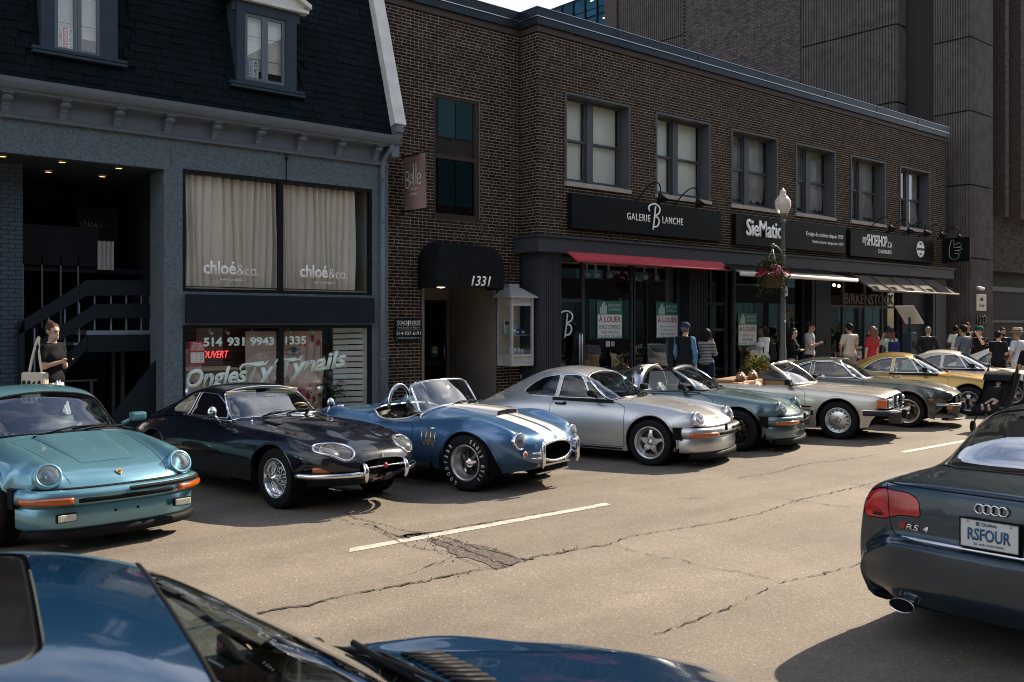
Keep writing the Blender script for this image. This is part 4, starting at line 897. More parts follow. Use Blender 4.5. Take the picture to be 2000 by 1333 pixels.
# awnings
def awning(name, label, pts_top, pts_bot, m, valance=.0, ribs=0, sag=.0):
    """pts: (x0, x1, y, z)"""
    x0, x1, ya, za = pts_top; x2, x3, yb, zb = pts_bot
    t_ = thing(name, label, 'awning', (x0, ya, zb)); O = Vector((x0, ya, zb)); n = 24; rows = []
    for i in range(n + 1):
        u = i / n; rows.append([Vector((x0 + (x1 - x0) * u, ya, za)).lerp(Vector((x2 + (x3 - x2) * u, yb, zb)), j / 6) - Vector((0, 0, sag * math.sin(math.pi * j / 6))) - O for j in range(7)])
        if valance: rows[-1].append(rows[-1][-1] + Vector((0, .01, -valance)))
    c_ = MB().grid(rows, 0, True, True).build('fabric', m, t_); sol = c_.modifiers.new('thickness', 'SOLIDIFY'); sol.thickness = .006
    return t_, O
RED = mat('red_canvas', (.42, .030, .045), .8, noise=(6, .1), bump=(20, .3, .004))
a1, O = awning('shop_awning', 'faded red canvas awning half rolled out under the grey fascia', (14.46, 20.02, 15.03, 3.56), (14.46, 20.02, 14.72, 3.34), RED, .03)
MB().tube([(0, -.31, 0), (5.56, -.31, 0)], .03, 10).build('front_bar', mat('awning_bar_red', (.3, .03, .04), .5), a1)
a2, O = awning('shop_awning', 'black awning with a bright white front bar beside the street lamp', (19.95, 25.0, 15.03, 3.5), (19.5, 25.0, 14.05, 3.2), CANV)
MB().tube([(-.45, -.98, 0), (5.05, -.98, 0)], .055, 12).build('front_bar', mat('awning_bar_white', (.72, .69, .64), .4), a2)
for x in (.6, 2.6, 4.7): MB().tube([(x, -.05, .2), (x + .25, -.5, .02), (x, -.95, 0)], .02, 6).build('arm', ALU, a2)
BRAW = mat('brown_canvas', (.085, .068, .056), .85, noise=(6, .12), bump=(20, .3, .004))
a3, O = awning('shop_awning', 'taupe brown sloping awning with ribs at the end of the brick building', (26.4, 31.95, 15.03, 3.45), (26.4, 31.95, 14.3, 2.95), BRAW, .04, sag=.03)
for k in range(6): x = k * 5.55 / 5; MB().tube([(x, 0, .52), (x, -.73, .02)], .018, 6).build('rib', BRAW, a3)
MB().tube([(-.05, -.73, -.0), (5.6, -.73, 0)], .03, 8).build('front_bar', mat('bronze_bar', (.12, .1, .08), .4), a3)
# things on the glass
def rental(x, z0, lines, label, kx=1.):
    t_ = thing('rental_sign', label, 'sign', (x, 15.58, z0)); W = .88
    MB().box(0, W, 0, .006, 0, .90).build('card', mat('sign_green', (.015, .14, .11), .5), t_); MB().box(.03, .85, -.002, -.0005, .03, .58).build('panel', mat('poster_white'), t_)
    for k, (x0, h) in enumerate(((.10, .16), (.16, .24), (.22, .28), (.28, .2))): MB().box(x0, x0 + .05, -.003, -.001, .60, .60 + h).build('tower_print', mat('print_pale', (.45, .55, .5), .6), t_)
    text('DIPLOMAT', 'lettering', .1, (.38, -.003, .76), mat('print_pale'), t_, width=.45, height=.08, depth=0); text('COMMERCIAL', 'lettering', .1, (.38, -.003, .67), mat('print_pale'), t_, width=.45, height=.06, depth=0)
    text('À LOUER', 'lettering', .1, (.44, -.004, .40), mat('ink_red', (.28, .01, .03), .6), t_, align='CENTER', width=.76, height=.17, depth=0, bold=.02)
    z = .33
    for tx, h, wd in lines: text(tx, 'lettering', .1, (.44, -.004, z - h), mat('poster_ink_black'), t_, align='CENTER', width=wd, height=h, depth=0); z -= h + .035
    return t_
rental(15.97, 1.60, [('ESPACE COMMERCE', .10, .72), ('FRED NARDELLI', .07, .6), ('726-2929   594-1498', .06, .75)], 'green and white rental sign in the gallery window nearest the gallery door')
rental(18.08, 1.59, [('Espace Commerce', .06, .6), ('2,950 pi. ca.', .06, .4), ('FRED NARDELLI', .06, .55), ('726-2929   594-1498', .06, .75)], 'green and white rental sign beside the dark pilaster and the man in the vest')
rental(21.48, 1.35, [('1,070 pi. ca.', .09, .55), ('FRED NARDELLI', .07, .5), ('726-2929   594-1498', .05, .75)], 'green and white rental sign in the kitchen showroom window left of the lamp post')
dm = thing('door_monogram', 'white script B on the dark glass gallery door', 'lettering', (14.78, 15.59, 1.62)); script_B(dm, .62, LETTER)
d7 = thing('door_number', 'grey number 1327 over the kitchen showroom door', 'lettering', (20.2, 15.84, 2.68)); text('1327', 'digits', .2, (0, 0, 0), mat('grey_lettering', (.45, .45, .44), .5), d7, width=.42, height=.16, depth=.003)
d8 = thing('door_lettering', 'white kitchen shop name on the showroom door', 'lettering', (19.85, 15.84, 1.95)); text('SieMatic', 'word', .2, (0, 0, 0), LETTER, d8, width=.65, height=.16, depth=.003, bold=.02); text('Livingchy', 'word', .1, (.86, 0, -.2), mat('dim_lettering'), d8, width=.5, height=.1, depth=.002); text('Cuisine  Design', 'word', .1, (.1, 0, -.15), mat('dim_lettering'), d8, width=.4, height=.04, depth=.002)
d9 = thing('window_lettering', 'dim shoe brand letters across the dark shoe shop transom', 'lettering', (27.0, 15.59, 2.58)); text('BIRKENSTOCK', 'word', .3, (0, 0, 0), mat('taupe_lettering', (.12, .105, .09), .6), d9, width=3.1, height=.34, depth=.004, bold=.02)
di = thing('window_icons', 'small white camera and social icons under the first rental sign', 'sticker', (16.3, 15.59, 1.42)); frame_rect(MB(), 0, .12, 0, .12, .014, -.003, 0).lathe([(.022, 0), (.036, 0)], 14, 0, Matrix.Translation((.06, -.003, .06)) @ Matrix.Rotation(R(90), 4, 'X')).build('icon', LETTER, di); MB().box(.16, .28, -.003, 0, 0, .12).build('icon', mat('dim_lettering'), di)
gl_ = thing('window_lettering', 'faint gallery name low on the gallery window', 'lettering', (16.2, 15.59, .82)); text('Galerie Blanche', 'word', .1, (0, 0, 0), mat('dimmer_lettering'), gl_, width=1.9, height=.14, depth=.002)
for k, (x, y) in enumerate(((26.0, 16.4), (26.9, 16.6), (27.6, 16.3), (28.4, 16.6))):
    t_ = thing('pendant_bulb', ORD[k] + ' warm bulb from the left hanging inside the shoe shop', 'lamp', (x, y, 3.2), group='warm bulbs in the shoe shop'); MB().tube([(0, 0, .25), (0, 0, .05)], .006, 5).build('cord', BLACK, t_); MB().ball((0, 0, 0), .05, n=10).build('bulb', mat('bulb_glow', (1, .7, .4), .5, emit=(1, .6, .28, 7)), t_)
MB_ = MB().box(27.0, 30.2, 15.9, 16.3, .14, 1.05); part(MB_, 'shop_counter', mat('counter_pale', (.25, .25, .24), .6), bb)
for k, (x, c_, lb_) in enumerate(((26.6, (.3, .28, .26), 'pale shoe shelf just inside the shoe shop door'), (29.6, (.1, .12, .08), 'dark shoe shelf at the right of the shoe shop window'))):
    t_ = thing('shoe_shelf', lb_, 'shelf', (x, 17.0, .14))
    for z in (.5, .95, 1.4, 1.85): MB().box(-.5, .5, 0, .3, z, z + .03).build('board', mat('shelf_%d' % k, c_, .6), t_)
    MB().box(-.5, -.46, 0, .3, 0, 2.2).build('upright', mat('shelf_%d' % k), t_); MB().box(.46, .5, 0, .3, 0, 2.2).build('upright', mat('shelf_%d' % k), t_)
# ================================================================ ribbed concrete tower, dark brick wing, blue glass block, street lamp
RIB = mat('ribbed_concrete', (.112, .098, .090), .85, noise=(3, .22), bump=(60, .5, .006))
FARBR = mat('far_brick', (.125, .10, .10), .85, noise=(20, .2), island=.3)
GROUT = mat('far_grout', (.045, .038, .038), .9)
tw_ = thing('concrete_tower', 'tall dark tower of ribbed concrete panels and brick behind the brick building', 'building', (40, 20, 0))
TO = Vector((40, 20, 0))
def rib_panel(p0, du, L_, z0, z1, out, pitch=.085, name='ribbed_panel'):
    """corrugated slab: p0 start, du unit direction, out outward normal"""
    p0, du, out = Vector(p0), Vector(du), Vector(out); n = max(2, int(L_ / pitch)); w_ = L_ / n; prof = []
    for k in range(n):
        for t, h in ((.10, 0), (.18, .05), (.60, .05), (.68, 0)): prof.append((k * w_ + t * w_, h))
    prof = [(0, .01)] + prof + [(L_, .01)]
    b = MB(); rows = [[p0 + du * s_ + out * h + Vector((0, 0, z)) for z in (z0, z1)] for s_, h in prof]
    b.grid(rows, 0, False, du.cross(Vector((0, 0, 1))).dot(out) < 0)
    b.add([p0 - out * .02 + Vector((0, 0, z0)), p0 + du * L_ - out * .02 + Vector((0, 0, z0)), p0 + du * L_ + out * .01 + Vector((0, 0, z0)), p0 + out * .01 + Vector((0, 0, z0))], [(0, 1, 2, 3)])
    return part(b, name, RIB, tw_)
core = MB(); core.box(33.99, 60, 17.54, 32.4, 0, 36); core.box(34.25, 36.06, 14.95, 16.2, .1, 36); core.box(36.6, 60, 16.7, 18, 4.4, 36); core.box(34.7, 36.06, 16.21, 17.6, .1, 36)  # last box added behind the pilaster; it and the height shade the mansard
part(core, 'core', GROUT, tw_)
JZ = [4.30, 6.92, 9.55, 12.18, 14.8, 17.4, 20.0, 22.6, 25.2, 28, 36]
zs = [.14] + JZ
for a, c_ in zip(zs[:-1], zs[1:]):
    rib_panel((34.2, 16.18, 0), (0, -1, 0), 1.27, a + .025, c_ - .025, (-1, 0, 0)); rib_panel((34.2, 14.91, 0), (1, 0, 0), 1.88, a + .025, c_ - .025, (0, -1, 0))
BZ = [4.4, 7.35, 10.28, 13.2, 16.15, 19.1, 22, 25, 29, 36]
for a, c_ in zip(BZ[:-1], BZ[1:]):
    rib_panel((33.95, 21.5, 0), (0, -1, 0), 4.0, a + .03, c_ - .03, (-1, 0, 0), .12); rib_panel((33.95, 17.5, 0), (1, 0, 0), 2.6, a + .03, c_ - .03, (0, -1, 0), .12)
    if a > 7: rib_panel((33.95, 31.6, 0), (0, -1, 0), 4.0, a + .03 - 1.0, c_ - .03 - 1.0, (-1, 0, 0), .12)
part(MB().box(33.8, 34.2, 31.65, 32.45, 0, 36), 'corner_column', mat('brown_column', (.085, .07, .066), .8), tw_)
# brick side wall between the ribbed bays (real courses, joined: too many to pick apart)
b = MB(); k = 0; z = 8.6
while z < 20.5:
    y = 27.6 - (.12 if k % 2 else 0)
    while y > 21.55:
        y1 = max(y - .23, 21.55)
        b.add([(33.93, y, z), (33.93, y1, z), (33.93, y1, z + .072), (33.93, y, z + .072), (33.97, y, z), (33.97, y1, z), (33.97, y1, z + .072), (33.97, y, z + .072)], [(0, 1, 2, 3), (3, 2, 6, 7), (0, 3, 7, 4), (1, 5, 6, 2), (0, 4, 5, 1)]); y = y1 - .014
    z += .088; k += 1
part(b, 'brickwork', FARBR, tw_, 'stuff')
# wing with vertical brick fins
FIN = mat('fin_brick', (.075, .055, .048), .85, noise=(14, .3), island=.3)
wg = thing('brick_wing', 'dark brick wing with tall vertical fins at the far right', 'building', (42, 16.5, 0))
def bw_(x0, x1, y, z0, z1, name='brickwork'):
    b = MB(); z = z0; k = 0
    while z < z1:
        x = x0
        first = True
        while x < x1:
            x2 = min(x + (.13 if (first and k % 2) else .27), x1); first = False; b.add([(x, y, z), (x2 - .014, y, z), (x2 - .014, y, z + .075), (x, y, z + .075), (x, y + .03, z), (x2 - .014, y + .03, z), (x2 - .014, y + .03, z + .075), (x, y + .03, z + .075)], [(0, 1, 2, 3), (3, 2, 6, 7), (0, 3, 7, 4), (1, 5, 6, 2)]); x = x2
        z += .089; k += 1
    return part(b, name, FIN, wg, 'stuff')
part(MB().box(36.06, 46, 16.23, 16.7, 4.1, 31), 'wall', GROUT, wg); bw_(36.08, 44, 16.2, 4.1, 6.75)
for i in range(5):
    x = 37.55 + i * 1.5
    part(MB().box(x, x + .34, 15.65, 16.23, 6.2, 31), 'fin', FIN, wg); bw_(x + .0, x + .34, 15.62, 6.2, 18, 'fin_brickwork')
    part(MB().box(x + .36, x + 1.45, 16.15, 16.22, 6.8, 31), 'dark_window', mat('dark_glass_panel', (.01, .011, .013), .15), wg)
part(MB().box(36.4, 37.5, 16.15, 16.22, 6.8, 31), 'dark_window', mat('dark_glass_panel'), wg)
part(MB().box(39.4, 39.6, 16.5, 16.7, .1, 4.1).box(39.6, 44, 16.6, 16.65, 3.3, 3.5).box(39.6, 44, 16.6, 16.65, 2.0, 2.1), 'entrance_frame', GREYP, wg); part(MB().box(36.06, 48, 16.68, 16.7, .1, 4.1), 'entrance_glass', mat('entrance_dark', (.012, .012, .013), .6), wg)
ws = thing('wall_sign', 'cream wall sign with a crown emblem on the ribbed concrete pilaster', 'sign', (34.63, 14.82, 2.42)); MB().bbox(0, .77, 0, .04, 0, .60, .005).build('plate', mat('cream_plate', (.60, .55, .44), .5), ws)
MB().prism([(.28, .36), (.49, .36), (.53, .48), (.45, .42), (.385, .52), (.32, .42), (.24, .48)], .004, 0, Matrix.Translation((0, -.004, 0))).build('emblem', mat('poster_ink_black'), ws); text('Ordal', 'lettering', .1, (.38, -.003, .14), mat('poster_ink_black'), ws, align='CENTER', width=.4, height=.12, shear=.3, depth=.002)
wn3 = thing('wall_number', 'dark metal number 1303 on the ribbed pilaster under the cream sign', 'lettering', (34.62, 14.85, 1.95)); text('1303', 'digits', .3, (0, 0, 0), mat('number_grey', (.022, .022, .024), .4), wn3, width=.78, height=.30, depth=.03, bold=.01)
sl = thing('wall_spotlight', 'small white wall spotlight above the cream sign', 'lamp', (34.8, 14.85, 3.25)); MB().box(-.12, .12, -.02, .04, -.06, .06).build('base', WHITE, sl); MB().tube([(-.08, -.02, 0), (-.1, -.16, -.05)], .06, 10).tube([(.08, -.02, 0), (.1, -.16, -.05)], .06, 10).build('head', WHITE, sl)
# blue glass block far behind
ob = thing('office_block', 'blue glass office block rising far behind the brick roof', 'building', (70, 60, 0))
GB = mat('blue_glass', (.020, .10, .15), .12, .2, noise=(.6, .3), island=.55); MULL = mat('dark_mullion', (.012, .022, .03), .5)
part(MB().box(60.1, 85, 50, 66, 0, 31.4), 'core', MULL, ob); b = MB(); lit = MB()
for i in range(11):
    for j in range(9):
        y = 66 - i * 1.5; z = 31.2 - j * 1.9
        b.box(60.02, 60.06, y - 1.38, y - .1, z - 1.2, z - .1); b.box(60.03, 60.06, y - 1.38, y - .1, z - 1.8, z - 1.28)
        if (i * 7 + j * 5) % 4 == 0: lit.box(60.0, 60.015, y - 1.0, y - .7, z - .5, z - .42)
    part(MB().box(59.9, 60.1, 66 - i * 1.5 - .06, 66 - i * 1.5 + .06, 10, 31.3), 'mullion', MULL, ob)
part(b, 'window_panes', GB, ob); part(lit, 'lit_ceiling_lights', mat('office_light', (1, .9, .7), .5, emit=(1, .75, .4, 4)), ob)
# the other side of the street, seen in the glass and the paintwork
op = thing('opposite_building', 'pale office front across the street seen in reflections', 'building', (8, -9, 0))
OPW = mat('opposite_stone', (.27, .25, .23), .8, noise=(1, .15)); OPG = mat('opposite_glass', (.03, .05, .06), .1, .3)
part(MB().box(-30, 17, -22, -8.2, 0, 11.5), 'wall', OPW, op); wnb = MB()
for i in range(11):
    for j in range(3): wnb.box(-28 + i * 4.1, -25.2 + i * 4.1, -8.2, -8.14, 1.2 + j * 3.6, 3.5 + j * 3.6)
part(wnb, 'window_panes', OPG, op)
op2 = thing('opposite_building', 'dark brick shop row across the street seen in reflections', 'building', (36, -9, 0))
part(MB().box(20, 75, -24, -8.2, 0, 15.0), 'wall', mat('opposite_brick', (.07, .06, .055), .85, noise=(2, .2)), op2); wnb = MB()
for i in range(13):
    for j in range(4):
        for q in range(3): wnb.box(21 + i * 4.1 + q * 1.15, 22.08 + i * 4.1 + q * 1.15, -8.2, -8.14, 1.0 + j * 3.6, 3.4 + j * 3.6)
part(wnb, 'window_panes', mat('opposite_teal', (.045, .115, .13), .12, .3, island=.6), op2)
# street lamp with hanging basket
LP = mat('lamp_green', (.10, .115, .10), .5, noise=(4, .1)); GLOBE = mat('globe_glass', (.72, .66, .56), .25, spec=.6)
nt = GLOBE.node_tree; nt.nodes['Principled BSDF'].inputs['Transmission Weight'].default_value = .25; nt.nodes['Principled BSDF'].inputs['Subsurface Weight'].default_value = .2
lx, ly = 20.24, 13.35
lp = thing('street_lamp', 'green cast iron street lamp with a pale glass acorn globe', 'street lamp', (lx, ly, .145))
b = MB(); b.lathe([(.2, 0), (.2, .12), (.16, .16), (.14, .6), (.10, .68), (.095, .9), (.085, .92), (.085, 1.2), (.07, 1.24), (.055, 3.0), (.05, 4.3), (.075, 4.32), (.075, 4.36), (.05, 4.38), (.05, 4.42), (.1, 4.46), (.12, 4.5), (.12, 4.53)], 20)
for z in (2.1, 2.75, 3.45, 3.6): b.lathe([(.06, z), (.066, z + .01), (.066, z + .05), (.06, z + .06)], 16)
b.build('pole', LP, lp)
MB().lathe([(.11, 4.53), (.17, 4.62), (.20, 4.74), (.19, 4.86), (.14, 4.94), (.12, 4.95)], 24).build('globe', GLOBE, lp)
MB().lathe([(.125, 4.95), (.13, 4.97), (.08, 5.0), (.075, 5.04), (.085, 5.07), (.06, 5.11), (.03, 5.13), (.02, 5.17), (0, 5.18)], 20).build('finial', GLOBE, lp)
MB().lathe([(.05, 4.54), (.05, 4.66), (.065, 4.68), (.065, 4.8), (.03, 4.84), (0, 4.84)], 14).build('lamp_core', mat('grey_metal', (.4, .42, .42), .4), lp)
MB().tube(catmull([(0, 0, 3.45), (-.2, -.05, 3.62), (-.45, -.1, 3.70), (-.62, -.14, 3.70)], 5), [.03] * 11 + [.02] * 5, 8).ball((-.65, -.15, 3.70), .06, n=10).build('arm', LP, lp)
MB().box(.05, .16, -.04, .04, 2.5, 2.75).build('bracket', ALU, lp); MB().box(-.03, .03, -.075, -.06, 1.85, 1.9).build('sticker', LETTER, lp)
hb = thing('hanging_basket', 'hanging basket of red flowers and trailing green on the lamp arm', 'flower basket', (lx - .65, ly - .15, 3.0))
b = MB()
for a in (0, 2.1, 4.2): b.tube([(0, 0, .78), (.06 * math.cos(a), .06 * math.sin(a), .62), (.3 * math.cos(a), .3 * math.sin(a), .25)], .006, 5)
b.build('chain', ALU, hb); MB().lathe([(0, -.18), (.14, -.17), (.24, -.05), (.29, .14), (.27, .15), (0, .12)], 20).build('bowl', mat('basket_brown', (.12, .07, .04), .9, bump=(30, .8, .02)), hb)
b = MB(); leafy(b, (0, 0, .18), 420, .40, 21, .09, .5); r2 = random.Random(2)
for k in range(16):
    a = r2.random() * 6.28; l_ = r2.uniform(.2, .55)
    for q in range(9): leafy(b, (.33 * math.cos(a), .33 * math.sin(a), .08 - l_ * q / 9), 3, .06, k * 20 + q, .06, .8)
b.build('foliage', mat('basket_green', (.045, .085, .015), .5, island=.4), hb, 'stuff')
b = MB()
for k in range(110):
    a = r2.random() * 6.28; rr_ = .42 * math.sqrt(r2.random()); c = Vector((rr_ * math.cos(a), rr_ * math.sin(a), .36 - .25 * (rr_ / .42) ** 2 + r2.uniform(-.03, .05))); n_ = Vector((math.cos(a) * rr_, math.sin(a) * rr_, .25)).normalized(); t1 = n_.orthogonal().normalized(); t2 = n_.cross(t1)
    for q in range(5): th = q * 1.257; e = (t1 * math.cos(th) + t2 * math.sin(th)) * .045; f_ = (t1 * math.cos(th + .6) + t2 * math.sin(th + .6)) * .04; g_ = (t1 * math.cos(th - .6) + t2 * math.sin(th - .6)) * .04; b.add([c, c + g_ + n_ * .01, c + e * 1.2 + n_ * .014, c + f_ + n_ * .01], [(0, 1, 2, 3)])
b.build('blossoms', mat('crimson_petal', (.20, .006, .022), .6, island=.4), hb, 'stuff')
# planter on the pavement behind the convertible
pt = thing('flower_planter', 'dark planter of yellow and orange flowers by the lamp post', 'planter', (19.4, 13.5, .145)); MB().lathe([(0, 0), (.25, 0), (.32, .5), (.34, .52), (.3, .52), (0, .48)], 20).build('tub', MATBLK, pt); b = MB(); leafy(b, (0, 0, .62), 360, .40, 31, .10, .2); b.build('foliage', mat('planter_green', (.10, .14, .03), .5, island=.4), pt, 'stuff'); b = MB(); leafy(b, (-.05, 0, .78), 120, .32, 32, .06, -.3); b.build('blossoms', mat('yellow_petal', (.55, .40, .06), .6, island=.4), pt, 'stuff'); b = MB(); leafy(b, (.2, -.1, .62), 90, .26, 33, .06, -.2); b.build('petals', mat('orange_petal', (.5, .17, .03), .6, island=.4), pt, 'stuff')
# pay station with tilted solar panel
pay = thing('pay_station', 'parking pay station topped by a tilted pale solar panel', 'pay station', (27.2, 13.6, .145)); MB().bbox(-.17, .17, -.13, .13, 0, 1.55, .02).build('cabinet', mat('pay_navy', (.02, .045, .06), .5), pay); MB().tube([(0, 0, 1.55), (0, 0, 2.0)], .035, 10).build('post', mat('pay_navy'), pay); MB().obox((0, 0, 2.08), (.33, 0, -.26), (0, .28, 0), (.01, 0, .013)).build('solar_panel', mat('panel_pale', (.62, .6, .56), .35), pay)
MB().box(-.1, .1, -.136, -.131, 1.1, 1.3).build('screen', mat('dark_glass_panel'), pay)
# ================================================================ car kit: one smooth skin per car, cut along real panel and window outlines
TYRE = mat('tyre_rubber', (.016, .016, .017), .75, bump=(60, .2, .002)); UNDER = mat('underbody_black', (.008, .008, .009), .9)
CARGLASS = glass('car_glass', (.66, .74, .72), fmul=3.6); SIDEGLASS = glass('side_glass', (.55, .66, .68), fmul=1.2); SEATBLK = mat('black_leather', (.02, .019, .018), .5); TANL = mat('tan_leather', (.30, .17, .085), .5, noise=(8, .08))
LENS = glass('lamp_lens', (.92, .92, .9), fmul=1.6, dirt=.10); AMBER = mat('amber_lens', (.44, .085, .003), .12, coat=1.); REFL = mat('lamp_reflector', (.75, .75, .72), .18, .9); REDL = mat('red_lens', (.30, .006, .008), .12, coat=1.)
RIMGREY = mat('grey_alloy', (.33, .34, .35), .3, .8); RIMSILV = mat('silver_alloy', (.62, .62, .61), .28, .85); GOLDR = mat('bronze_alloy', (.23, .16, .07), .3, .8)
def pchip(X, Y, xq):
    """monotone cubic; Y may be 2D (n, k)"""
    X = np.asarray(X, float); Y = np.asarray(Y, float); Y = Y.reshape(len(X), -1); h = np.diff(X); d = np.diff(Y, axis=0) / h[:, None]; m = np.zeros_like(Y)
    if len(X) > 2:
        w1 = (2 * h[1:] + h[:-1])[:, None]; w2 = (h[1:] + 2 * h[:-1])[:, None]; ok = d[:-1] * d[1:] > 0
        with np.errstate(divide='ignore', invalid='ignore'): hm = (w1 + w2) / (w1 / d[:-1] + w2 / d[1:])
        m[1:-1] = np.where(ok, hm, 0)
    m[0] = d[0]; m[-1] = d[-1]
    i = np.clip(np.searchsorted(X, xq, 'right') - 1, 0, len(X) - 2); t = ((xq - X[i]) / h[i])[:, None]; hh = h[i][:, None]
    return Y[i] * (1 + 2 * t) * (1 - t) ** 2 + m[i] * hh * t * (1 - t) ** 2 + Y[i + 1] * t * t * (3 - 2 * t) + m[i + 1] * hh * t * t * (t - 1)
class Skin:
    """rows: list of (list of 8 (x, y, z)) from sill (col 0) to centre line (col 7), front to rear"""
    def __init__(s, rows, nu=9, smooth=1.5):
        N = np.array(rows, float)                                   # (R, 8, 3)
        Rn, Cn = N.shape[:2]; s.nv = 12 * (Cn - 1) + 1
        u = np.linspace(0, Rn - 1, (Rn - 1) * nu + 1)
        # spacing along the car follows the real distances, so that the cubic does not wobble
        ch = np.concatenate([[0], np.cumsum(np.mean(np.linalg.norm(np.diff(N, axis=0), axis=2), axis=1) + .02)])
        uq = np.interp(u, np.arange(Rn), ch)
        A = pchip(ch, N.reshape(Rn, -1), uq).reshape(len(u), Cn, 3)
        v = np.linspace(0, Cn - 1, s.nv); out = np.zeros((len(u), s.nv, 3))
        for i in range(len(u)):
            cv = np.concatenate([[0], np.cumsum(np.linalg.norm(np.diff(A[i], axis=0), axis=1) + .01)])
            # mirror past the centre line so that the top is flat there
            P = np.vstack([A[i], A[i][-2] * [1, -1, 1]]); cc = np.append(cv, cv[-1] + (cv[-1] - cv[-2]))
            out[i] = pchip(cc, P, np.interp(v, np.arange(Cn), cv))
        if smooth:
            K = np.exp(-.5 * (np.arange(-4, 5) / smooth) ** 2); K /= K.sum()
            def sm(a, ax):
                n = a.shape[ax]; pad = [(0, 0)] * 3; pad[ax] = (4, 4); b = np.pad(a, pad, mode='reflect', reflect_type='odd'); o = np.zeros_like(a)
                for k in range(9): o += K[k] * np.take(b, range(k, k + n), ax)
                return o
            e = out.copy(); out = sm(sm(out, 0), 1); out[:, -1, 1] = 0; out[0] = e[0]; out[-1] = e[-1]; out[:, 0] = e[:, 0]
        H = out; M2 = H[:, ::-1][:, 1:] * [1, -1, 1]
        s.G = np.concatenate([H, M2], axis=1); s.nu = len(u); s.nw = s.G.shape[1]; s.half = s.nv - 1     # full lattice; columns 0..half are the +y side
        du = np.gradient(s.G, axis=0); dv = np.gradient(s.G, axis=1); n = np.cross(dv, du); n /= (np.linalg.norm(n, axis=2, keepdims=True) + 1e-12)
        # a pole-safe sign: +y side normals look outwards
        if n[s.nu // 2, 12, 1] < 0: n = -n
        s.N = n
    def ev(s, p, A=None):
        A = s.G if A is None else A; p = np.asarray(p, float).reshape(-1, 2)
        i = np.clip(p[:, 0].astype(int), 0, s.nu - 2); j = np.clip(p[:, 1].astype(int), 0, s.nw - 2); a = (p[:, 0] - i)[:, None]; b = (p[:, 1] - j)[:, None]
        return A[i, j] * (1 - a) * (1 - b) + A[i + 1, j] * a * (1 - b) + A[i, j + 1] * (1 - a) * b + A[i + 1, j + 1] * a * b
    def inv(s, pts, ax, jr, ir=None):
        """lattice coordinates of points given in two of the three axes, searching columns jr (and rows ir)"""
        ir = ir or (0, s.nu - 1); S = s.G[ir[0]:ir[1] + 1, jr[0]:jr[1] + 1][..., list(ax)]
        A = S[:-1, :-1]; B = S[1:, :-1]; C = S[:-1, 1:]; D = S[1:, 1:]; out = []
        cen = (A + B + C + D) / 4
        for p in pts:
            d = np.sum((cen - p) ** 2, axis=2); best = None
            for k in np.argpartition(d.ravel(), 5)[:6]:
                i, j = divmod(int(k), d.shape[1]); a = b = .5
                for _ in range(8):
                    F = A[i, j] * (1 - a) * (1 - b) + B[i, j] * a * (1 - b) + C[i, j] * (1 - a) * b + D[i, j] * a * b - p
                    Ja = (B[i, j] - A[i, j]) * (1 - b) + (D[i, j] - C[i, j]) * b; Jb = (C[i, j] - A[i, j]) * (1 - a) + (D[i, j] - B[i, j]) * a
                    det = Ja[0] * Jb[1] - Ja[1] * Jb[0]
                    if abs(det) < 1e-12: break
                    da = (F[0] * Jb[1] - F[1] * Jb[0]) / det; db = (Ja[0] * F[1] - Ja[1] * F[0]) / det
                    a = min(1.0, max(0., a - da)); b = min(1.0, max(0., b - db))
                e = float(np.sum((A[i, j] * (1 - a) * (1 - b) + B[i, j] * a * (1 - b) + C[i, j] * (1 - a) * b + D[i, j] * a * b - p) ** 2))
                if best is None or e < best[0] - 1e-12: best = (e, i + a + ir[0], j + b + jr[0])
            out.append((best[1], best[2]))
        return out
def dens(poly, d, closed=True):
    out = []; n = len(poly)
    for i in range(n if closed else n - 1):
        a = np.array(poly[i], float); b = np.array(poly[(i + 1) % n], float); k = max(1, int(np.linalg.norm(b - a) / d))
        out += [tuple(a + (b - a) * t / k) for t in range(k)]
    if not closed: out.append(tuple(poly[-1]))
    return out
def roundp(poly, r=.04, k=4):
    """rounds the corners of a 2D polygon; a point may carry its own radius (x, y, r)"""
    out = []; n = len(poly)
    for i in range(n):
        p = np.array(poly[i][:2], float); a = np.array(poly[i - 1][:2], float); b = np.array(poly[(i + 1) % n][:2], float); rr_ = poly[i][2] if len(poly[i]) > 2 else r
        da, db = a - p, b - p; la, lb = np.linalg.norm(da), np.linalg.norm(db); q = min(rr_, la * .45, lb * .45)
        if q < 1e-4: out.append(tuple(p)); continue
        s_, e_ = p + da / la * q, p + db / lb * q
        for t in [j / k for j in range(k + 1)]: out.append(tuple(s_ * (1 - t) ** 2 + 2 * p * t * (1 - t) + e_ * t * t))
    return out
def inside(P, poly):
    x, y = P[:, 0], P[:, 1]; c = np.zeros(len(P), bool); q = np.asarray(poly); n = len(q); j = n - 1
    for i in range(n):
        xi, yi = q[i]; xj, yj = q[j]
        t = ((yi > y) != (yj > y)); 
        with np.errstate(divide='ignore', invalid='ignore'): c ^= t & (x < (xj - xi) * (y - yi) / (yj - yi + 1e-30) + xi)
        j = i
    return c
def offset_poly(poly, d):
    q = np.asarray(poly, float); n = len(q); ar = np.sum(q[:, 0] * np.roll(q[:, 1], -1) - np.roll(q[:, 0], -1) * q[:, 1]); sg = 1 if ar > 0 else -1; out = []
    for i in range(n):
        t = q[(i + 1) % n] - q[i - 1]; l_ = np.hypot(*t) + 1e-9; out.append((q[i][0] + sg * t[1] / l_ * d, q[i][1] - sg * t[0] / l_ * d))
    return out
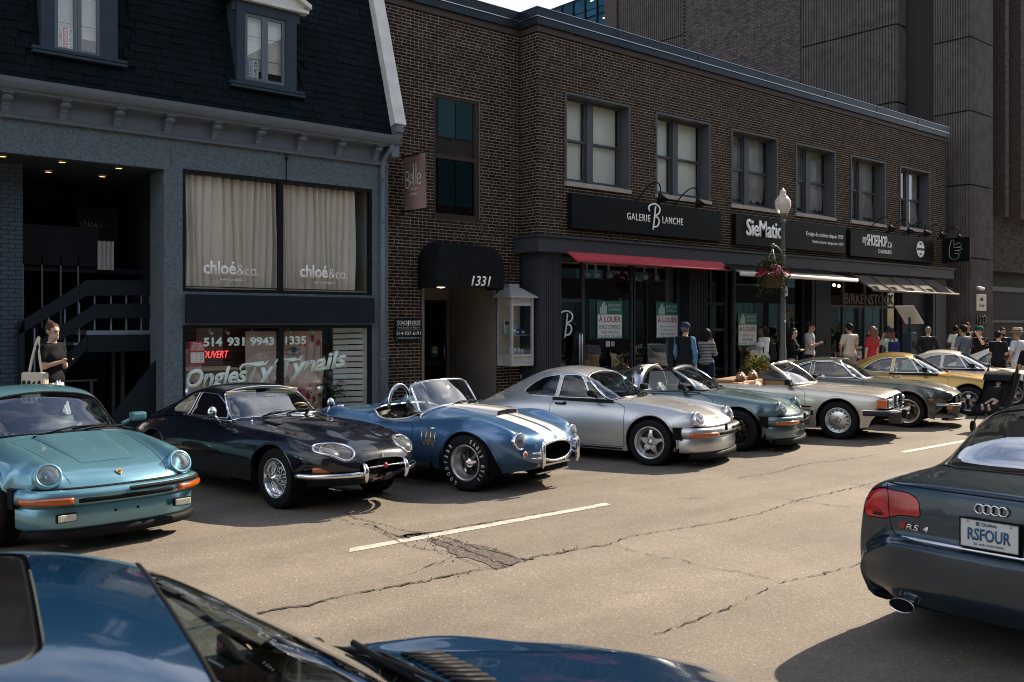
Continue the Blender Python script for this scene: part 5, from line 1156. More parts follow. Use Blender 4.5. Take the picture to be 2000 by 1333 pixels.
class Car:
    def __init__(s, skin, name, label, cat='car', group=None):
        s.k = skin; s.root = thing(name, label, cat, group=group); s.loops = []
    def cut(s, name, pts, space='side', m=None, sides='both', gap=.0, inset=0., delete=False, rows=None, cols=None, parent=None):
        """an outline on the skin. space: side (x,z) | top (x,y) | front (y,z). The region becomes a part `name`, or a hole"""
        k = s.k; h = k.half
        d = .03 if len(pts) < 60 else .02
        pts = dens(pts, d)
        variants = [pts] + ([offset_poly(pts, gap)] if gap else [])
        res = []
        for q in variants:
            if space == 'side':
                a = k.inv(q, (0, 2), cols or (0, h), rows); one = [a] if sides == 'left' else [a, [(u, 2 * h - v) for u, v in a]]
                if sides == 'right': one = [one[1]]
            elif space == 'top': 
                if sides == 'both1': one = [k.inv(q, (0, 1), cols or (30, 2 * h - 30), rows)]
                else:
                    a = k.inv(q, (0, 1), cols or (24, h), rows); one = [a, [(u, 2 * h - v) for u, v in a]]
            else:
                if sides == 'both1': one = [k.inv(q, (1, 2), cols or (0, 2 * h), rows)]
                else:
                    a = k.inv(q, (1, 2), cols or (0, h), rows); one = [a, [(u, 2 * h - v) for u, v in a]]
            res.append(one)
        for i in range(len(res[0])): s.loops.append(dict(name=name, m=m, poly=res[0][i], outer=res[1][i] if gap else None, inset=inset, delete=delete, parent=parent))
        return res[0]
    def arch(s, x, z, r, m=None):
        """wheel arch: open at the sill"""
        k = s.k; h = k.half; pts = []
        n = 36
        for i in range(n + 1):
            a = math.pi * (1.18 - 1.36 * i / n) ; pts.append((x + r * math.cos(a), z + r * math.sin(a)))
        S = k.G[:, 0]                                           # sill line
        pts = [p for p in pts if p[1] > np.interp(-p[0], -S[:, 0], S[:, 2]) + .012]
        a = k.inv(pts, (0, 2), (0, 60))
        a = [(a[0][0], -2.)] + [(a[0][0], 0.)] + a + [(a[-1][0], 0.)] + [(a[-1][0], -2.)]
        for q in (a, [(u, 2 * h - v) for u, v in a]): s.loops.append(dict(name='arch', m=None, poly=q, outer=None, inset=0, delete=True, parent=None))
        e = k.ev(a[1:-1]); s.lips = getattr(s, 'lips', []) + [(x, z, r, e)]
        return e
    def build(s, body_mat, name='body', gapmat=None):
        k = s.k; V = [(float(i), float(j)) for i in range(k.nu) for j in range(k.nw)]
        allp = []; E = []
        for L_ in s.loops:
            for key in ('poly', 'outer'):
                q = L_[key]
                if not q: continue
                b = len(allp); allp += q; E += [(b + i, b + (i + 1) % len(q)) for i in range(len(q))]
        keep = np.array(V)
        if allp:
            A = np.array(allp); A = A[(A[:, 0] >= 0) & (A[:, 1] >= 0) & (A[:, 1] <= k.nw - 1)]; grid = {}
            for p in A: grid.setdefault((int(p[0] // 1), int(p[1] // 1)), []).append(p)
            mask = np.ones(len(keep), bool)
            for t, p in enumerate(keep):
                if 0 < p[0] < k.nu - 1 and 0 < p[1] < k.nw - 1:
                    for di in (-1, 0):
                        for dj in (-1, 0):
                            for q in grid.get((int(p[0]) + di, int(p[1]) + dj), ()):
                                if abs(q[0] - p[0]) + abs(q[1] - p[1]) < .28: mask[t] = False
            keep = keep[mask]
        nK = len(keep); vin = [Vector((float(p[0]), float(p[1]) * 1.0)) for p in keep] + [Vector((float(p[0]), float(p[1]))) for p in allp]
        ov, oe, of, _, _, _ = delaunay_2d_cdt(vin, [(a + nK, b + nK) for a, b in E], [], 0, 1e-5)
        P = np.array([(v[0], v[1]) for v in ov]); F = np.array([f for f in of if len(f) == 3]); cen = P[F].mean(axis=1)
        ok = (cen[:, 1] >= 0) & (cen[:, 1] <= k.nw - 1) & (cen[:, 0] >= 0) & (cen[:, 0] <= k.nu - 1); F = F[ok]; cen = cen[ok]
        Pc = np.clip(P, [0, 0], [k.nu - 1, k.nw - 1]); X = k.ev(Pc); Nn = k.ev(Pc, k.N); Nn /= np.linalg.norm(Nn, axis=1, keepdims=True) + 1e-12
        cls = np.zeros(len(F), int); gapc = np.zeros(len(F), bool)
        for n_, L_ in enumerate(s.loops, 1):
            if L_['outer']: gapc |= inside(cen, L_['outer']) & ~inside(cen, L_['poly'])
        for n_, L_ in enumerate(s.loops, 1):
            if not L_['delete']: m_ = inside(cen, L_['poly']); cls[m_] = n_
        for n_, L_ in enumerate(s.loops, 1):
            if L_['delete']: cls[inside(cen, L_['poly'])] = -1
        cls[gapc & (cls >= 0)] = -2
        # orientation
        e1 = X[F[:, 1]] - X[F[:, 0]]; e2 = X[F[:, 2]] - X[F[:, 0]]; fl = np.sum(np.cross(e1, e2) * Nn[F].mean(axis=1), axis=1) < 0; F[fl] = F[fl][:, ::-1]
        def emit(sel, nm, m, inset, par):
            if not sel.any(): return None
            f = F[sel]; idx, rv = np.unique(f, return_inverse=True); f2 = rv.reshape(f.shape); co = X[idx] - Nn[idx] * inset
            me = bpy.data.meshes.new(nm); me.from_pydata([tuple(c) for c in co], [], [tuple(int(i) for i in t) for t in f2]); me.materials.append(m)
            me.polygons.foreach_set('use_smooth', [True] * len(f2)); me.update(); me.normals_split_custom_set_from_vertices([tuple(v) for v in Nn[idx]])
            return link(nm, me, par)
        s.body = emit(cls == 0, name, body_mat, 0, s.root); s.parts = {}
        for n_, L_ in enumerate(s.loops, 1):
            if not L_['delete']:
                o = emit(cls == n_, L_['name'], L_['m'] or body_mat, L_['inset'], s.root)
                if o: s.parts.setdefault(L_['name'], []).append(o)
        g_ = cls == -2
        if g_.any():
            o = emit(g_, 'panel_gap', gapmat or UNDER, .008, s.root)
        return s.body
    def on(s, pts, space='side', lift=0., side=1, rows=None, cols=None):
        """3D points on the skin"""
        k = s.k; h = k.half
        q = k.inv(pts, {'side': (0, 2), 'top': (0, 1), 'front': (1, 2)}[space], cols or ((0, h) if space != 'top' else (24, h)), rows); X = k.ev(q); Nn = k.ev(q, k.N); X = X + Nn * lift
        if side < 0: X = X * [1, -1, 1]
        return [Vector(p) for p in X]
    def trim(s, name, pts, m, r=.008, space='side', closed=True, lift=.0, flat=None, rows=None, cols=None, sides=(1, -1), d=.04, n=6):
        for sd in sides:
            P = s.on(dens(pts, d, closed), space, lift, sd, rows, cols); MB().tube(P, r, n, closed=closed, flat=flat).build(name, m, s.root)
    def lip(s, m, w=.025, out=.012, flare=.0, name='wheel_arch_lip'):
        for x, z, r, e in s.lips:
            for sd in (1, -1):
                b = MB(); rows = []
                for p in e:
                    d = np.array([p[0] - x, 0, p[2] - z]); d /= np.linalg.norm(d); y = p[1]
                    a = [p + d * (w + flare * .8) - [0, .004, 0], p + d * w * .5 + [0, out * .8 + flare * .5, 0], p - d * .004 + [0, out + flare, 0], p - d * .012 + [0, out * .5 + flare * .8, 0], p - d * .004 - [0, .05, 0], p + d * .01 - [0, .13, 0]]
                    rows.append([Vector((q[0], q[1] * sd, q[2])) for q in a])
                b.grid(rows, 0, True, sd < 0).build(name, m, s.root)
    def wells(s, wheels, w=.5):
        for x, z, r, y in wheels:
            for sd in (1, -1):
                b = MB(); n = 20; rows = []
                for i in range(n + 1):
                    a = math.pi * (1.12 - 1.24 * i / n); rows.append([Vector((x + r * math.cos(a), sd * (y - .0), z + r * math.sin(a))), Vector((x + r * math.cos(a), sd * (y - w), z + r * math.sin(a)))])
                b.grid(rows, 0, True, sd > 0); inner = [r_[1] for r_ in rows]; b.add(inner, [tuple(range(len(inner)))], 0); b.build('wheel_well', UNDER, s.root)
    def floor(s, z=.2, inset=.06):
        k = s.k; S = k.G[:, 0]; idx = range(0, k.nu, 6); rows = [[Vector((S[i, 0], S[i, 1] - inset, max(z, S[i, 2]))), Vector((S[i, 0], -S[i, 1] + inset, max(z, S[i, 2])))] for i in idx]
        return MB().grid(rows, 0, False).build('underbody', UNDER, s.root)
def add_part(car, mb, name, m, parent=None): return mb.build(name, m, parent or car.root)
# ---- wheels: local axis along +y (outer face), centre at the hub
def wheel(car, x, y, z, R_, rr, w, style, rim, lips=True, steer=0., letter=None):
    sd = 1 if y > 0 else -1
    t = bpy.data.objects.new('wheel', None); COL.objects.link(t); t.parent = car.root; t.location = (x, y, z); t.rotation_euler = (R(rng.uniform(0, 360)) * 0, 0, R(steer) + (0 if sd > 0 else math.pi))
    mt = Matrix.Rotation(R(-90), 4, 'X')                           # lathe z -> +y
    sh_ = R_ - rr; hw = w / 2
    pr = [(rr, -hw * .82), (rr + sh_ * .45, -hw), (R_ - sh_ * .18, -hw * .93), (R_ - .004, -hw * .72), (R_, -hw * .35), (R_ - .007, -hw * .34), (R_ - .007, -hw * .30), (R_, -hw * .29), (R_, hw * .0), (R_ - .007, hw * .01), (R_ - .007, hw * .05), (R_, hw * .06), (R_, hw * .35), (R_ - .004, hw * .72), (R_ - sh_ * .18, hw * .93), (R_ - sh_ * .3, hw * .97), (rr + sh_ * .5, hw), (rr + sh_ * .12, hw * .93), (rr, hw * .84)]
    ty = MB().lathe(pr, 44, 0, mt).build('tyre', TYRE, t)
    if letter:
        for body, a0, a1 in letter:
            n = len(body)
            for i, chx in enumerate(body):
                if chx == ' ': continue
                a = R(a0 + (a1 - a0) * i / max(1, n - 1)); rad = rr + sh_ * .34
                # on the outer face, seen from outside (+y towards the viewer): x to the left
                o = text(chx, 'lettering', .045, (rad * math.cos(a), hw * 1.0, rad * math.sin(a)), LETTER, t, rot=(0, 0, 0), height=sh_ * .38, depth=.002, bold=.012, align='CENTER')
                up = Vector((math.cos(a), 0, math.sin(a))); nn = Vector((0, 1, 0)); rt = up.cross(nn)
                o.matrix_local = Matrix.Translation((rad * math.cos(a), hw * 1.0, rad * math.sin(a))) @ Matrix((rt, up, nn)).transposed().to_4x4()
    b = MB(); lipr = .012
    dish = {'fuchs': .05, 'deep': .10, 'wire': .06, 'star': .045, 'disc': .02, 'cookie': .05, 'plain': .03}[style]
    fy = hw * .84 - .004
    barrel = [(rr + .012, fy), (rr + .013, fy + .01), (rr + .002, fy + .012), (rr - lipr, fy + .004), (rr - .022, fy - .02), (rr - .03, fy - dish), (rr - .05, fy - dish - .01), (rr - .05, -hw * .7)]
    rim_o = b.lathe(barrel, 36, 0, mt).build('rim', CHROME if style in ('wire',) else rim if style not in ('deep',) else RIMSILV, t)
    back = MB().lathe([(.0, -.02), (rr - .045, -.02)], 24, 0, mt).build('brake_disc', mat('brake_iron', (.05, .048, .045), .5, .6), t)
    sp = MB(); hub = MB(); y0 = fy - dish
    def radial(a, pts, th, zc=None):
        """solid spoke: pts [(r, half width, y)]"""
        ca, sa = math.cos(a), math.sin(a); L_ = []
        for r_, h_, yy in pts:
            for sgn in (-1, 1): L_.append(Vector((r_ * ca - sgn * h_ * sa, yy, r_ * sa + sgn * h_ * ca)))
        n = len(pts); v = L_ + [p - Vector((0, th, 0)) for p in L_]; m_ = 2 * n; f = []
        for i in range(n - 1): f += [(2 * i, 2 * i + 2, 2 * i + 3, 2 * i + 1), (2 * i, m_ + 2 * i, m_ + 2 * i + 2, 2 * i + 2), (2 * i + 1, 2 * i + 3, m_ + 2 * i + 3, m_ + 2 * i + 1)]
        f += [(0, 1, m_ + 1, m_), (2 * n - 2, m_ + 2 * n - 2, m_ + 2 * n - 1, 2 * n - 1)]
        return v, f
    nsp = 0
    if style == 'fuchs':
        for k in range(5):
            a = 2 * math.pi * k / 5 + .3; v, f = radial(a, [(.035, .022, y0 + .02), (rr * .38, .030, y0 + .025), (rr * .66, .045, y0 + .012), (rr - .045, .030, y0 - .01)], .03); MB().add(v, f, 0).build('spoke', rim, t)
        hub.lathe([(.0, y0 + .045), (.035, y0 + .042), (.04, y0 + .02), (.07, y0 + .01), (.075, y0 - .03)], 20, 0, mt)
    elif style == 'star':
        for k in range(5):
            a = 2 * math.pi * k / 5 + .35; v, f = radial(a, [(.03, .04, y0 + .012), (rr * .42, .040, y0 + .022), (rr * .62, .022, y0 + .018), (rr * .80, .020, y0 + .006), (rr - .038, .040, y0 - .004)], .03); MB().add(v, f, 0).build('spoke', rim, t)
            MB().lathe([(0, y0 + .03), (.011, y0 + .028), (.013, y0 + .0)], 8, 0, Matrix.Translation((.062 * math.cos(a + .63), 0, .062 * math.sin(a + .63))) @ mt).build('wheel_nut', ALU, t)
        hub.lathe([(0, y0 + .035), (.03, y0 + .033), (.036, y0 + .015), (.085, y0 + .012), (.09, y0 - .02)], 20, 0, mt)
        sp.lathe([(rr * .78, y0 - .012), (rr * .9, y0 - .014)], 24, 0, mt)
    elif style == 'deep':
        for k in range(6 if letter else 8):
            n_ = 6 if letter else 8; a = 2 * math.pi * k / n_ + .2
            for dd in ((-.05, .05) if letter else (-.06, .06)): v, f = radial(a + dd, [(.05, .013, y0 + .03), (rr * .5, .013, y0 + .012), (rr - .045, .016, y0 - .012)], .03); MB().add(v, f, 0).build('spoke', mat('dark_spoke', (.07, .075, .08), .4, .7) if letter else rim, t)
        hub.lathe([(0, y0 + .08), (.022, y0 + .078), (.03, y0 + .055), (.045, y0 + .05), (.06, y0 + .03), (.068, y0 - .03)], 20, 0, mt)
        if letter:
            for k in range(3): a = 2.09 * k + .9; hub.add(*radial(a, [(.02, .014, y0 + .078), (.075, .016, y0 + .062), (.115, .012, y0 + .045)], .016))
    elif style == 'wire':
        hub.lathe([(0, y0 + .115), (.02, y0 + .112), (.028, y0 + .09), (.04, y0 + .085), (.045, y0 + .04), (.05, y0 - .03)], 20, 0, mt)
        for k in range(2): a = k * math.pi + .4; hub.add(*radial(a, [(.015, .018, y0 + .105), (.07, .014, y0 + .09), (.088, .008, y0 + .08)], .014))
        for k in range(36):
            a = 2 * math.pi * k / 36; tw = .42 if k % 2 else -.42
            p0 = Vector((.045 * math.cos(a + tw), y0 + (.06 if k % 4 < 2 else -.02), .045 * math.sin(a + tw))); p1 = Vector(((rr - .03) * math.cos(a), y0 - (.0 if k % 4 < 2 else .05), (rr - .03) * math.sin(a)))
            sp.tube([p0, p1], .0038, 5)
    elif style == 'disc':
        pr2 = [(0, y0 + .02), (rr * .3, y0 + .016), (rr * .7, y0 + .006), (rr * .72, y0 + .004)]
        hub.lathe(pr2, 36, 0, mt); hub.lathe([(rr * .90, y0 + .002), (rr - .025, y0 + .008)], 36, 0, mt)
        for k in range(15):
            a = 2 * math.pi * k / 15; v, f = radial(a, [(rr * .70, .013, y0 + .004), (rr * .92, .015, y0 + .002)], .02); MB().add(v, f, 0).build('spoke', rim, t)
        for k in range(5): a = 1.257 * k + .3; sp.lathe([(0, y0 + .026), (.011, y0 + .026), (.012, y0 + .0)], 8, 0, Matrix.Translation((.06 * math.cos(a), 0, .06 * math.sin(a))) @ mt)
        MB().lathe([(.036, y0 + .022), (.040, y0 + .024), (.044, y0 + .02)], 20, 0, mt).build('cap_ring', BLACK, t)
        for k in range(3): a = 2.094 * k + 1.571; MB().add(*radial(a, [(0, .004, y0 + .026), (.036, .002, y0 + .026)], .003)).build('cap_star', BLACK, t)
    else:
        for k in range(7): a = 2 * math.pi * k / 7; v, f = radial(a, [(.04, .025, y0 + .02), (rr - .04, .028, y0)], .03); MB().add(v, f, 0).build('spoke', rim, t)
        hub.lathe([(0, y0 + .03), (.06, y0 + .02), (.065, y0 - .02)], 16, 0, mt)
    if sp.v: sp.build('spokes' if style == 'wire' else 'wheel_nuts', CHROME if style == 'wire' else ALU, t, 'stuff' if style == 'wire' else None)
    hub.build('hub', CHROME if style in ('wire', 'deep') else rim, t)
    return t
def seat(car, x, y, z, m, h=.78, head=True, name='seat'):
    b = MB(); b.bbox(x - .25, x + .27, y - .24, y + .24, z, z + .16, .05)
    bm = bmesh.new(); bmesh.ops.create_cube(bm, size=1); bmesh.ops.bevel(bm, geom=list(bm.edges), offset=.18, segments=3, affect='EDGES')
    b.bm(bm, 0, True, Matrix.Translation((x - .33, y, z + .37)) @ Matrix.Rotation(R(-16), 4, 'Y') @ Matrix.Diagonal((.15, .47, .48, 1)))
    o = b.build(name, m, car.root)
    if head:
        bm = bmesh.new(); bmesh.ops.create_cube(bm, size=1); bmesh.ops.bevel(bm, geom=list(bm.edges), offset=.2, segments=4, affect='EDGES')
        MB().bm(bm, 0, True, Matrix.Translation((x - .43, y, z + h)) @ Matrix.Rotation(R(-12), 4, 'Y') @ Matrix.Diagonal((.12, .30, .20, 1))).tube([(x - .42, y - .06, z + h - .2), (x - .43, y - .06, z + h)], .008, 6).tube([(x - .42, y + .06, z + h - .2), (x - .43, y + .06, z + h)], .008, 6).build('headrest', m, o)
    return o
def steering(car, x, y, z, m=None, tilt=62, r=.19):
    t = MB(); mt = Matrix.Translation((x, y, z)) @ Matrix.Rotation(R(-tilt), 4, 'Y')
    t.tube([mt @ Vector((r * math.cos(a), r * math.sin(a), 0)) for a in [2 * math.pi * k / 28 for k in range(28)]], .014, 8, closed=True)
    for k in range(3): a = 2.094 * k; t.tube([mt @ Vector((0, 0, -.03)), mt @ Vector((r * math.cos(a), r * math.sin(a), 0))], .009, 6)
    t.tube([mt @ Vector((0, 0, -.03)), mt @ Vector((0, 0, -.5))], .03, 8)
    return t.build('steering_wheel', m or SEATBLK, car.root)
def round_lamp(car, c, r, tilt, m_ring, ring_w=.022, yaw=0., depth=.03, name='headlight', bucket=None):
    """headlight facing +x, leaned back by tilt, turned out by yaw"""
    for sd in (1, -1):
        mt = Matrix.Translation((c[0], c[1] * sd, c[2])) @ Matrix.Rotation(R(yaw * sd), 4, 'Z') @ Matrix.Rotation(R(90 - tilt), 4, 'Y')
        o = MB().lathe([(r + ring_w, -.05), (r + ring_w, .0), (r + ring_w * .6, .012), (r, .008), (r - .004, -.01)], 32, 0, mt).build(name, m_ring, car.root)
        MB().lathe([(r, .004), (r * .9, .012 + depth * .3), (r * .6, .012 + depth * .75), (0, .012 + depth)], 32, 0, mt).build('lens', LENS, o)
        MB().lathe([(r, .0), (r * .8, -.04), (r * .4, -.075), (0, -.08)], 28, 0, mt).lathe([(0, -.02), (.022, -.02), (.025, -.07)], 12, 0, mt).build('reflector', REFL, o)
        if bucket: MB().lathe([(r + ring_w + .001, -.02), (r + ring_w + .004, -.06), (r + ring_w - .01, -.14), (r * .6, -.24)], 28, 0, mt).build('bucket', bucket, o)
def wiper(car, p0, p1, name='wiper'):
    p0, p1 = Vector(p0), Vector(p1); mid = p0.lerp(p1, .5) + Vector((.0, 0, .012)); d = (p1 - p0).normalized(); 
    b = MB().tube([p0, mid + Vector((.01, 0, .012)), p1], .007, 6); q = d.cross(Vector((.5, 0, .86))).normalized()
    b.tube([p1 - d * .28 , p1 + d * .10], .009, 6); return b.build(name, BLACK, car.root)
def front_bar(pts, z0, z1, name, m, car, depth=.05, bulge=.0):
    """bumper-like bar following plan points [(x, y)] for y >= 0, mirrored; section z0..z1"""
    P = catmull([(x, y, 0) for x, y in pts], 5); P = [Vector((p.x, -p.y, 0)) for p in reversed(P)][:-1] + P if abs(pts[0][1]) < 1e-6 else P
    rows = []; n = len(P)
    for i in range(n):
        t = (P[min(i + 1, n - 1)] - P[max(i - 1, 0)]).normalized(); nn = Vector((t.y, -t.x, 0))
        if nn.x < 0 and abs(P[i].y) < .5: nn = -nn
        zc = (z0 + z1) / 2; h = (z1 - z0) / 2
        rows.append([P[i] - nn * depth + Vector((0, 0, z0)), P[i] + Vector((0, 0, z0)) - nn * .008, P[i] + nn * bulge * .7 + Vector((0, 0, z0 + h * .25)), P[i] + nn * bulge + Vector((0, 0, zc)), P[i] + nn * bulge * .7 + Vector((0, 0, z1 - h * .25)), P[i] - nn * .008 + Vector((0, 0, z1)), P[i] - nn * depth + Vector((0, 0, z1))])
    b = MB().grid(rows, 0, True, True); b.add(rows[0], [tuple(range(7))]); b.add(rows[-1], [tuple(range(6, -1, -1))])
    return b.build(name, m, car.root)
def place(car, X, Y, head, tilt=0.):
    """front axle at (X, Y); head = heading angle of the car's nose, degrees from +X"""
    car.root.location = (X, Y, 0); car.root.rotation_euler = (0, 0, R(head)); return car
# ================================================================ the rear engined sports cars
def rows_911(roof=True, ff=0., rf=0., nose=True):
    """ff / rf: extra width over the front / rear wheels"""
    R_ = []
    def r(x, *c):
        row = []
        for q in c:
            if len(q) == 3: row.append([x + q[0], q[1], q[2]])
            else: row.append([x, q[0], q[1]])
        R_.append(row)
    #   sill              wide               shoulder            crest             base              rail            mid              centre
    r(.80, (-.40, .745, .26), (-.31, .745, .44), (-.22, .69, .50), (-.12, .59, .515), (-.06, .46, .52), (-.03, .32, .52), (-.01, .16, .52), (0, .0, .52))
    r(.76, (-.42, .755, .22), (-.31, .755, .46), (-.17, .705, .585), (-.13, .61, .648), (-.06, .47, .585), (-.03, .32, .578), (-.01, .16, .58), (0, 0, .58))
    r(.64, (-.33, .775, .20), (-.24, .775, .50), (-.12, .72, .665), (-.08, .605, .758), (-.04, .46, .660), (-.02, .32, .652), (-.01, .16, .655), (0, 0, .656))
    r(.50, (-.20, .79, .19), (-.16, .792, .52), (-.08, .73, .705), (-.05, .595, .775), (-.03, .465, .705), (-.01, .32, .70), (0, .16, .702), (0, 0, .703))
    r(.30, (.79 + ff * .5, .18), (.805 + ff, .53), (.74 + ff, .715), (.595, .805), (.48, .752), (.33, .752), (.16, .756), (0, .757))
    r(0, (.795 + ff * .5, .18), (.825 + ff, .535), (.755 + ff, .735), (.605, .840), (.50, .800), (.34, .805), (.17, .810), (0, .811))
    r(-.33, (.79, .18), (.815 + ff * .5, .55), (.755 + ff * .4, .765), (.62, .865), (.53, .845), (.36, .858), (.18, .864), (0, .865))
    if roof:
        r(-.52, (.79, .18), (.81, .555), (.76, .78), (.645, .865), (.57, .865), (.42, .888), (.20, .905), (0, .909))
        r(-.68, (.79, .18), (.81, .555), (.762, .785), (.668, .858), (.612, .872), (.47, .955), (.22, .998), (0, 1.008))
        r(-.88, (.79, .18), (.81, .555), (.765, .785), (.685, .856), (.660, .876), (.54, 1.04), (.27, 1.108), (0, 1.124))
        r(-1.12, (.79, .18), (.81, .555), (.768, .782), (.694, .855), (.672, .876), (.545, 1.175), (.29, 1.236), (0, 1.252))
        r(-1.35, (.79, .18), (.812, .555), (.77, .78), (.698, .854), (.676, .876), (.535, 1.238), (.28, 1.292), (0, 1.304))
        r(-1.62, (.79, .18), (.815 + rf * .2, .555), (.775, .778), (.70, .854), (.676, .876), (.520, 1.252), (.28, 1.308), (0, 1.32))
        r(-1.95, (.79, .18), (.825 + rf * .6, .55), (.79 + rf * .4, .77), (.705, .852), (.668, .878), (.495, 1.208), (.27, 1.262), (0, 1.273))
        r(-2.27, (.795 + rf * .5, .18), (.835 + rf, .545), (.80 + rf, .755), (.70 + rf * .3, .845), (.63, .88), (.460, 1.092), (.26, 1.136), (0, 1.147))
        r(-2.60, (.79, .20), (.83 + rf * .8, .53), (.785 + rf * .7, .74), (.675, .825), (.58, .858), (.42, .948), (.25, .974), (0, .982))
    else:
        r(-.52, (.79, .18), (.81, .555), (.76, .79), (.645, .878), (.57, .872), (.42, .893), (.20, .908), (0, .912))
        for x in (-.70, -1.12, -1.62, -1.95): r(x, (.79, .18), (.812 + (rf * .4 if x < -1.8 else 0), .555), (.768, .80), (.69, .885), (.64, .888), (.44, .89), (.22, .892), (0, .893))
        r(-2.27, (.795 + rf * .5, .18), (.835 + rf, .545), (.80 + rf, .77), (.70 + rf * .3, .865), (.63, .88), (.45, .90), (.26, .91), (0, .912))
        r(-2.60, (.79, .20), (.83 + rf * .8, .53), (.785 + rf * .7, .74), (.675, .83), (.58, .85), (.42, .868), (.25, .875), (0, .877))
    r(-2.92, (.77, .24), (.80 + rf * .4, .51), (.75 + rf * .3, .68), (.63, .755), (.53, .78), (.40, .80), (.24, .815), (0, .82))
    r(-3.18, (.02, .73, .26), (.02, .74, .48), (.02, .69, .58), (.01, .59, .63), (0, .50, .65), (-.01, .38, .66), (-.02, .22, .67), (-.02, 0, .67))
    r(-3.28, (.05, .70, .26), (.05, .71, .40), (.04, .66, .46), (.03, .56, .49), (.02, .48, .50), (.01, .36, .51), (0, .2, .515), (0, 0, .515))
    if not nose:
        for k, (cz, sz) in enumerate(((.515, .505), (.55, .53), (.60, .57), (.66, .61), (.735, .68), (.80, .72))): R_[k][3][2] = cz; R_[k][2][2] = sz
    return R_
WS911 = [(-.500, 0), (-.515, .25), (-.565, .46), (-.635, .585), (-.66, .615), (-.92, .585), (-1.10, .53), (-1.125, .40), (-1.135, .2), (-1.14, 0)]
def mirror_top(p): return p + [(x, -y) for x, y in reversed(p[1:-1])]
_sk911 = {}
def car_911(label, body, group=None, roof=True, ff=0., rf=0., style='fuchs', rim=None, era='g', chrome=True, R_=.315, rr=.205, tyre_w=.20, seats=None, turbo=False, name='sports_car', pre=None, lamps=True):
    key = (roof, ff, rf, lamps)
    if key not in _sk911: _sk911[key] = Skin(rows_911(roof, ff, rf, lamps))
    c = Car(_sk911[key], name, label, 'car', group); WX, RX = 0., -2.27
    ROWS_G = None
    door = roundp([(-.40, .235, .03), (-.40, .78, .03), (-.545, .838, .02), (-1.57, .838, .02), (-1.60, .78, .04), (-1.60, .46, .12), (-1.50, .235, .05)], .03)
    c.cut('door', door, m=body, gap=.007)
    hood = [(.765, 0), (.755, .16), (.735, .32), (.715, .43), (.60, .455), (.3, .475), (0, .50), (-.3, .53), (-.43, .535), (-.45, .3), (-.46, 0)]
    c.cut('hood', mirror_top(hood), 'top', body, 'both1', gap=.006, cols=(28, 2 * c.k.half - 28), rows=(9, 75))
    if roof:
        c.cut('windshield', mirror_top(WS911), 'top', CARGLASS, 'both1', inset=.006, cols=(44, 2 * c.k.half - 44), rows=(55, 100))
        vent = roundp([(-.78, .888, .01), (-.985, .884, .01), (-1.115, 1.115, .015), (-1.06, 1.125, .02)], .015)
        side = roundp([(-1.00, .884, .02), (-1.525, .880, .02), (-1.48, 1.208, .04), (-1.215, 1.208, .05), (-1.135, 1.12, .02)], .02)
        quart = roundp([(-1.585, .882, .03), (-2.05, .895, .10), (-2.17, .945, .05), (-2.0, 1.075, .12), (-1.82, 1.165, .06), (-1.54, 1.207, .05)], .04)
        for nm, p in (('vent_window', vent), ('side_window', side), ('quarter_window', quart)): c.cut(nm, p, m=SIDEGLASS, inset=.006, cols=(40, 82))
        c.cut('rear_window', mirror_top([(-1.90, 0), (-1.905, .25), (-1.93, .40), (-2.0, .445), (-2.30, .41), (-2.42, .37), (-2.47, .2), (-2.48, 0)]), 'top', CARGLASS, 'both1', inset=.006, cols=(60, 2 * c.k.half - 60), rows=(100, 150))
    else:
        c.cut('cockpit', mirror_top([(-.56, 0), (-.575, .3), (-.62, .55), (-.66, .60), (-1.3, .625), (-1.56, .62), (-1.62, .58), (-1.64, .3), (-1.65, 0)]), 'top', None, 'both1', delete=True, cols=(40, 2 * c.k.half - 40), rows=(55, 130))
    c.arch(0, .325, R_ + .055); c.arch(RX, .325, R_ + .055)
    if pre: pre(c)
    c.build(body)
    c.lip(body, .022, .010)
    c.wells([(0, .325, R_ + .06, .80 + ff), (RX, .325, R_ + .06, .80 + rf)]); c.floor()
    rim = rim or RIMGREY
    for x, ex in ((0, ff), (RX, rf)):
        for sd in (1, -1): wheel(c, x, sd * (.73 + ex), R_, R_, rr, tyre_w, style, rim)
    lm = CHROME if chrome else body
    if lamps: round_lamp(c, (.648, .598, .664), .088, 26, lm, .022 if chrome else .030, yaw=7, depth=.03, bucket=body)
    # trim round the glass
    tm = CHROME if chrome else BLACK
    if roof:
        c.trim('windshield_trim', mirror_top(WS911), tm, .008 if lamps else .005, 'top', sides=(1,), cols=(44, 2 * c.k.half - 44), rows=(55, 100)); 
        c.trim('window_trim', side, tm, .008, cols=(40, 82)); c.trim('window_trim', quart, tm, .008, cols=(40, 82)); c.trim('window_trim', vent, tm, .008, cols=(40, 82))
        if lamps: c.trim('windshield_seal', [(x * 1 + (-.0), y) for x, y in mirror_top([(-.488, 0), (-.503, .25), (-.553, .47), (-.628, .60), (-.655, .632), (-.92, .603), (-1.112, .545), (-1.14, .40), (-1.152, .2), (-1.158, 0)])], BLACK, .007, 'top', sides=(1,), cols=(44, 2 * c.k.half - 44), rows=(55, 102))
    hd = MB()
    for sd in (1, -1):
        p = c.on([(-1.45, .80)], side=sd)[0]; hd.tube([p + Vector((-.07, sd * .005, .0)), p + Vector((-.06, sd * .035, 0)), p + Vector((.06, sd * .035, 0)), p + Vector((.07, sd * .005, 0))], .012, 8)
        hd.lathe([(0, .0), (.028, .0)], 12, 0, Matrix.Translation(p + Vector((.085, sd * .012, 0))) @ Matrix.Rotation(R(-90 * sd), 4, 'X'))
    for sd in (0,): hd.build('door_handle', BLACK if not chrome or era == 'g' else CHROME, c.root)
